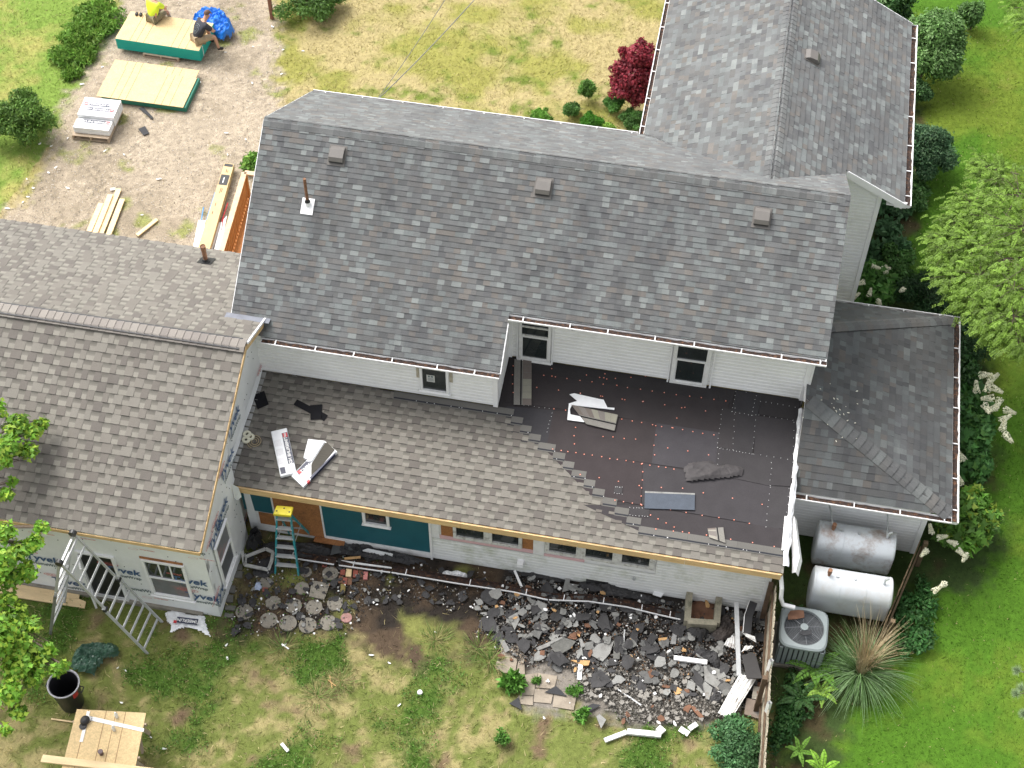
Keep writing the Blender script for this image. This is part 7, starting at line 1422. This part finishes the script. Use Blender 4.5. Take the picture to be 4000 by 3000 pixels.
def scatter_scraps(name, label, group, cat, pool, m, n, poly, zr, s0, s1):
    base = []
    for i in range(n):
        x, y = rnd_in(poly)
        if y > RyW-.12 or (inpoly(np.array([x]), np.array([y]), WELL)[0]): continue
        q = random.randrange(len(pool))
        if len(base) <= q or True:
            key = (name, m.name, q)
            if key not in first: o = pool[q].build(name, m, None, label=label, cat=cat, group=group); first[key] = o
            else: o = first[key].copy(); COL.objects.link(o)
        lb = label
        if True:
            pq = min(MARKS if poly is not LEFTR else MARKS2, key=lambda q: (q[0]-x)**2+(q[1]-y)**2); lb = label.replace(' in the debris heap','').replace(' in the debris','').replace(' at the rubble','').replace(' in the lower rubble','').replace(' by the walls and stepping stones','').replace(' by the stepping stones','')+' '+pq[2]
        tag(o, lb, cat, group+lb[len(label)*0:][-0:] if 0 else group)
        s = random.uniform(s0, s1); o.location = (x, y, random.uniform(*zr)); o.rotation_euler = (random.uniform(-.16,.16), random.uniform(-.16,.16), random.uniform(0,6.28)); o.scale = (s, s, 1)
PS, PC = scrap_pool(22, .15, .008), scrap_pool(10, .06, .02)
m_scr2 = mat('dark_shingle_scrap', (.11,.11,.106), .9, var=.2, vscale=9, fine=.25); m_scr3 = mat('mid_shingle_scrap', (.17,.17,.16), .9, var=.2, vscale=6, fine=.2)
scatter_scraps('shingle_scrap', 'pale grey torn shingle scrap in the debris heap', 'pale torn shingle scraps', 'shingle scrap', PS, m_scrapg, 66, TOPR, (.05,.14), .3, 1.2)
scatter_scraps('shingle_scrap', 'mid grey torn shingle scrap in the debris heap', 'mid grey torn shingle scraps', 'shingle scrap', PS, m_scr3, 64, TOPR, (.04,.13), .35, 1.2)
scatter_scraps('shingle_scrap', 'dark grey torn shingle scrap in the debris heap', 'dark torn shingle scraps', 'shingle scrap', PS, m_scr2, 100, TOPR, (.02,.11), .4, 1.35)
scatter_scraps('felt_scrap', 'black torn felt scrap in the debris heap', 'black felt scraps in the heap', 'felt scrap', PS, m_feltb, 95, TOPR, (.04,.13), .6, 1.9)
scatter_scraps('felt_scrap', 'small black felt scrap by the walls and stepping stones', 'black felt scraps by the stones', 'felt scrap', PS, m_feltb, 150, LEFTR, (.025,.05), .25, .95)
scatter_scraps('shingle_scrap', 'small grey scrap by the walls and stepping stones', 'grey scraps by the stones', 'shingle scrap', PS, m_scrapg, 26, LEFTR, (.025,.05), .25, .6)
scatter_scraps('wood_scrap', 'splinter of orange-brown wood in the debris', 'wood splinters', 'wood scrap', PC, m_wood, 24, TOPR, (.05,.13), .5, 1.4)
scatter_scraps('wood_scrap', 'rotten brown wood splinter at the rubble', 'brown wood splinters', 'wood scrap', PC, m_brown, 44, RUBBLE, (.03,.1), .6, 2.2)
scatter_scraps('white_chip', 'small white chip of siding in the debris', 'white chips in the debris', 'white chip', PC, m_white, 60, RUBBLE, (.04,.13), .3, 1.1)
scatter_scraps('white_chip', 'small white chip by the stepping stones', 'white chips by the stones', 'white chip', PC, m_white, 55, LEFTR, (.03,.06), .2, .7)
scatter_scraps('concrete_chunk', 'grey broken concrete chunk in the lower rubble', 'broken concrete chunks', 'concrete chunk', scrap_pool(8, .07, .05), mat('rubble_grey', (.25,.235,.21), .9, var=.2, vscale=7, fine=.2), 150, LOWR, (.02,.06), .4, 1.2)
N = 26000; x = []; y = []
for poly, n_ in ((LOWR, 15000), (TOPR, 22000), (LEFTR, 8000)):
    xs_ = RNG.uniform(min(p[0] for p in poly)-.3, max(p[0] for p in poly)+.3, n_); ys_ = RNG.uniform(min(p[1] for p in poly)-.2, max(p[1] for p in poly)+.2, n_); jx = (fbm(xs_, ys_, 3, 61)-.5)*.6; k = inpoly(xs_+jx, ys_+jx, poly) & (ys_ < RyW-.05)
    if poly is LEFTR: k &= RNG.random(n_) < .35
    x.append(xs_[k]); y.append(ys_[k])
n_low = len(x[0]); x = np.concatenate(x); y = np.concatenate(y); n = len(x); D = RNG.normal(size=(n, 3)); D[:, 2] *= .4
pc = np.array([(.35,.33,.30),(.22,.21,.2),(.06,.055,.05),(.03,.03,.03),(.14,.09,.06),(.30,.17,.09),(.55,.54,.5)]); c = pc[RNG.choice(7, n, p=(.13,.15,.24,.24,.14,.04,.06))]*RNG.uniform(.7, 1.3, (n, 1)); c[:n_low] = np.array([.24,.225,.20])*RNG.uniform(.35, 1.5, (n_low, 1))
cloud('rubble_crumbs', np.stack([x, y, RNG.uniform(0,.07,n)], 1), D, .035, .045, c, m_blade, shape=2, kind='stuff', label='fine crumbs of shingle grit and broken concrete over the ground', cat='rubble')
# porch roof litter
FPs = frame((PxR,PyF,Pz), (PxR,PyB,Pz), (-1,0,sx))
for _ in range(26): px, py = random.gauss(3270,60), random.gauss(1610,55); p = hit(px, py, FPs[0], FPs[3]) if True else None; litter(random.randrange(6), p.x, p.y, p.z+.02, random.uniform(.25,.6), mat('porch_litter', (.62,.6,.5), .7), 'roof_chip', 'tiny pale chip on the dark porch roof', 'chips on the porch roof', 'chip')
# ---------------------------------------------------------------- people
def skin(name, nodes, edges, m, parent, lvl=2, root=0):
    me = bpy.data.meshes.new(name); me.from_pydata([n_[0] for n_ in nodes], edges, []); o = bpy.data.objects.new(name, me); COL.objects.link(o); sk = o.modifiers.new('s', 'SKIN'); sk.use_smooth_shade = True
    for i, n_ in enumerate(nodes):
        r = n_[1]; r = r if isinstance(r, tuple) else (r, r); me.skin_vertices[0].data[i].radius = r; me.skin_vertices[0].data[i].use_root = (i == root)
    sb_ = o.modifiers.new('u', 'SUBSURF'); sb_.levels = lvl; sb_.render_levels = lvl
    dg = bpy.context.evaluated_depsgraph_get(); ev = o.evaluated_get(dg); m2 = bpy.data.meshes.new_from_object(ev); o.modifiers.clear(); o.data = m2; m2.materials.clear(); m2.materials.append(m); m2.polygons.foreach_set('use_smooth', [True]*len(m2.polygons)); o.parent = parent; return o
m_skin = mat('skin', (.52,.29,.20), .55, var=.08)
def person(label, loc, rz, shirt, shorts, hair, kneeL, ankL, toeL, kneeR, ankR, toeR, lean=.14, hatm=None, handL=None, handR=None, print_=False):
    t = thing('person', label, 'person', loc, rz); l = lean
    J = dict(p=(0,0,.12), s=(0,.05,.30), c=(0,.05+l*.7,.46), n=(0,.09+l,.60), h0=(0,.13+l*1.15,.66), h1=(0,.16+l*1.3,.76), hl=(-.09,.02,.10), hr=(.09,.02,.10), sl=(-.17,.07+l*.8,.53), sr=(.17,.07+l*.8,.53), el=(-.26,.20+l,.33), er=(.26,.20+l,.33),
             wl=handL or (-.12,.42,.24), wr=handR or (.12,.42,.24), kl=kneeL, kr=kneeR, al=ankL, ar=ankR, tl=toeL, tr=toeR)
    N_ = []; I = {}
    for k, r in (('p',.13),('s',(.135,.105)),('c',(.15,.115)),('n',.055),('h0',.07),('h1',(.085,.10)),('hl',.095),('hr',.095),('kl',.06),('kr',.06),('al',.04),('ar',.04),('tl',.035),('tr',.035),('sl',.065),('sr',.065),('el',.045),('er',.045),('wl',.028),('wr',.028)): I[k] = len(N_); N_.append((J[k], r))
    E_ = [(I[a], I[b]) for a, b in (('p','s'),('s','c'),('c','n'),('n','h0'),('h0','h1'),('p','hl'),('p','hr'),('hl','kl'),('hr','kr'),('kl','al'),('kr','ar'),('al','tl'),('ar','tr'),('c','sl'),('c','sr'),('sl','el'),('sr','er'),('el','wl'),('er','wr'))]
    for w_, s_ in (('wl',-1),('wr',1)):
        W = Vector(J[w_]); d = Vector((-s_*.5,.75,-.3)).normalized(); X = d.cross(Z1).normalized(); pi = len(N_); N_.append((tuple(W+d*.06), (.035,.02))); E_.append((I[w_], pi))
        for f in range(4):
            o_ = X*((f-1.5)*.020); a = len(N_); ln = (.045,.052,.048,.036)[f]; N_.append((tuple(W+d*.09+o_), .010)); N_.append((tuple(W+d*(.09+ln)+o_-Z1*.018), .009)); N_.append((tuple(W+d*(.10+ln)+o_-Z1*.04), .008)); E_ += [(pi,a),(a,a+1),(a+1,a+2)]
        a = len(N_); N_.append((tuple(W+d*.05+X*(.04*s_)), .011)); N_.append((tuple(W+d*.08+X*(.055*s_)-Z1*.02), .010)); E_ += [(pi,a),(a,a+1)]
    body = skin('body', N_, E_, m_skin, t)
    mk = lambda ks, es, m_, nm: skin(nm, [(J[k] if isinstance(k, str) else k, r) for k, r in ks], es, m_, t)
    se = lambda a, b, f: tuple(Vector(J[a]).lerp(Vector(J[b]), f))
    sh_ = mk([('p',(.155,.135)),('s',(.16,.13)),('c',(.175,.14)),(se('c','n',.55),.10),('sl',.09),('sr',.09),(se('sl','el',.75),.075),(se('sr','er',.75),.075)], [(0,1),(1,2),(2,3),(2,4),(2,5),(4,6),(5,7)], shirt, 'tshirt')
    mk([((0,.02,.09),.15),('hl',.12),('hr',.12),(se('hl','kl',.55),.10),(se('hr','kr',.55),.10),(se('hl','kl',.95),.085),(se('hr','kr',.95),.085)], [(0,1),(0,2),(1,3),(2,4),(3,5),(4,6)], shorts, 'shorts')
    for a, b_ in (('al','tl'),('ar','tr')): mk([(se(a,b_,-.25),.05),(a,.05),(b_,.045)], [(0,1),(1,2)], m_black, 'shoe')
    h = Vector(J['h1']); mb = MB(); rows = []
    for i in range(7):
        a = i/6*1.35; rows.append([h+Vector((math.cos(b_)*.088*math.sin(a)*1.02, math.sin(b_)*.105*math.sin(a)-.012, .105*math.cos(a)+.01)) for b_ in [2*math.pi*k/20 for k in range(20)]])
    for a, b_ in zip(rows, rows[1:]):
        for k in range(20): j = (k+1) % 20; mb.face([a[k], b_[k], b_[j], a[j]])
    o = mb.build('hair', hair, None, smooth=True, weld=1e-4); o.parent = t
    mb = MB(); F = Vector((0,1,-.25)).normalized()
    mb.tube([h+F*.09+Z1*0, h+F*.115-Z1*.015], [.012,.016], 6); nose = mb.build('nose', m_skin, None); nose.parent = t
    for s_ in (-1,1):
        mb = MB(); mb.lathe([(0,.012),(.012,.006),(.014,-.006),(0,-.012)], h+Vector((s_*.034,.092,.0)), 8); o = mb.build('eye', m_dark, None); o.parent = t
        mb = MB(); mb.lathe([(0,.03),(.014,.02),(.018,0),(.012,-.025),(0,-.03)], h+Vector((s_*.088,.0,-.015)), 8); o = mb.build('ear', m_skin, None); o.parent = t
    mb = MB(); mb.bar(h+Vector((-.025,.103,-.055)), h+Vector((.025,.103,-.055)), .01, .006); o = mb.build('mouth', mat('lips', (.35,.12,.10), .5), None); o.parent = t
    if print_:
        pm = MB(); w_ = lambda x, z: Vector((x, -.10+.32*max(0,z-.30)-abs(x)**2*-1.2*0-.015, z))
        def ray(x, z):
            ok, loc_, nn, ix = sh_.ray_cast(Vector((x,-1,z)), Vector((0,1,0))); return (loc_+Vector((0,-.004,0))) if ok else None
        def stroke(pts, r=.006):
            q = [ray(*p_) for p_ in pts]; q = [a for a in q if a is not None]
            if len(q) > 1: pm.tube(q, r, 4)
        circ = [(.10*math.cos(a)*(1+.12*math.sin(4*a)), .42+.09*math.sin(a)) for a in [k*.35 for k in range(19)]]; stroke(circ); stroke([(-.08,.53),(-.04,.54),(0,.542),(.04,.54),(.08,.53)], .008)
        for a in (.0,.9,1.8,2.7,3.6,4.5,5.4): stroke([(.02*math.cos(a),.42+.02*math.sin(a)),(.06*math.cos(a+.5),.42+.055*math.sin(a+.5)),(.08*math.cos(a),.42+.07*math.sin(a))], .005)
        o = pm.build('shirt_print', mat('faded_print', (.16,.19,.19), .7), None); o.parent = t
    return t
m_hiv = mat('hi_vis_yellow', (.66,.85,.04), .6, var=.05); m_bsh = mat('navy_black_cotton', (.028,.03,.042), .8, var=.15); m_camo = mat('camouflage', (.24,.21,.13), .8, var=.25, vscale=8, stain=(.08,.08,.05), sscale=9, samt=.9); m_tan = mat('tan_cotton', (.36,.28,.18), .8, var=.1)
p1 = at(600,82,SZ); person('person in a bright yellow shirt sitting with back turned on the board stack', (p1.x,p1.y,SZ), -.35, m_hiv, m_camo, m_black, (-.10,.44,.10), (-.12,.52,-.32), (-.13,.64,-.36), (.16,.42,.14), (.20,.50,-.32), (.22,.62,-.36), lean=.10)
p2 = at(772,163,SZ); person('person in a dark printed t-shirt hunched over at the end of the board stack', (p2.x,p2.y,SZ), -.75, m_bsh, m_tan, mat('short_hair', (.12,.07,.05), .8), (-.16,.40,.14), (-.14,.50,-.28), (-.13,.62,-.36), (.17,.44,.10), (.20,.50,-.34), (.21,.64,-.40), lean=.22, print_=True)
p = at(537,62,SZ+.03); t = thing('work_gloves', 'pair of dark work gloves lying on the board stack', 'gloves', p)
for dx in (-.06,.06):
    nodes = [((p.x+dx,p.y,p.z),.045),((p.x+dx,p.y+.07,p.z+.01),.045)]+[((p.x+dx+(f-1.5)*.024,p.y+.14+.01*(f%2),p.z),.014) for f in range(4)]+[((p.x+dx+.05,p.y+.06,p.z),.014)]
    o = skin('glove', nodes, [(0,1),(1,2),(1,3),(1,4),(1,5),(1,6)], m_black, None, 1); o.parent = t; o.matrix_parent_inverse = t.matrix_basis.inverted()
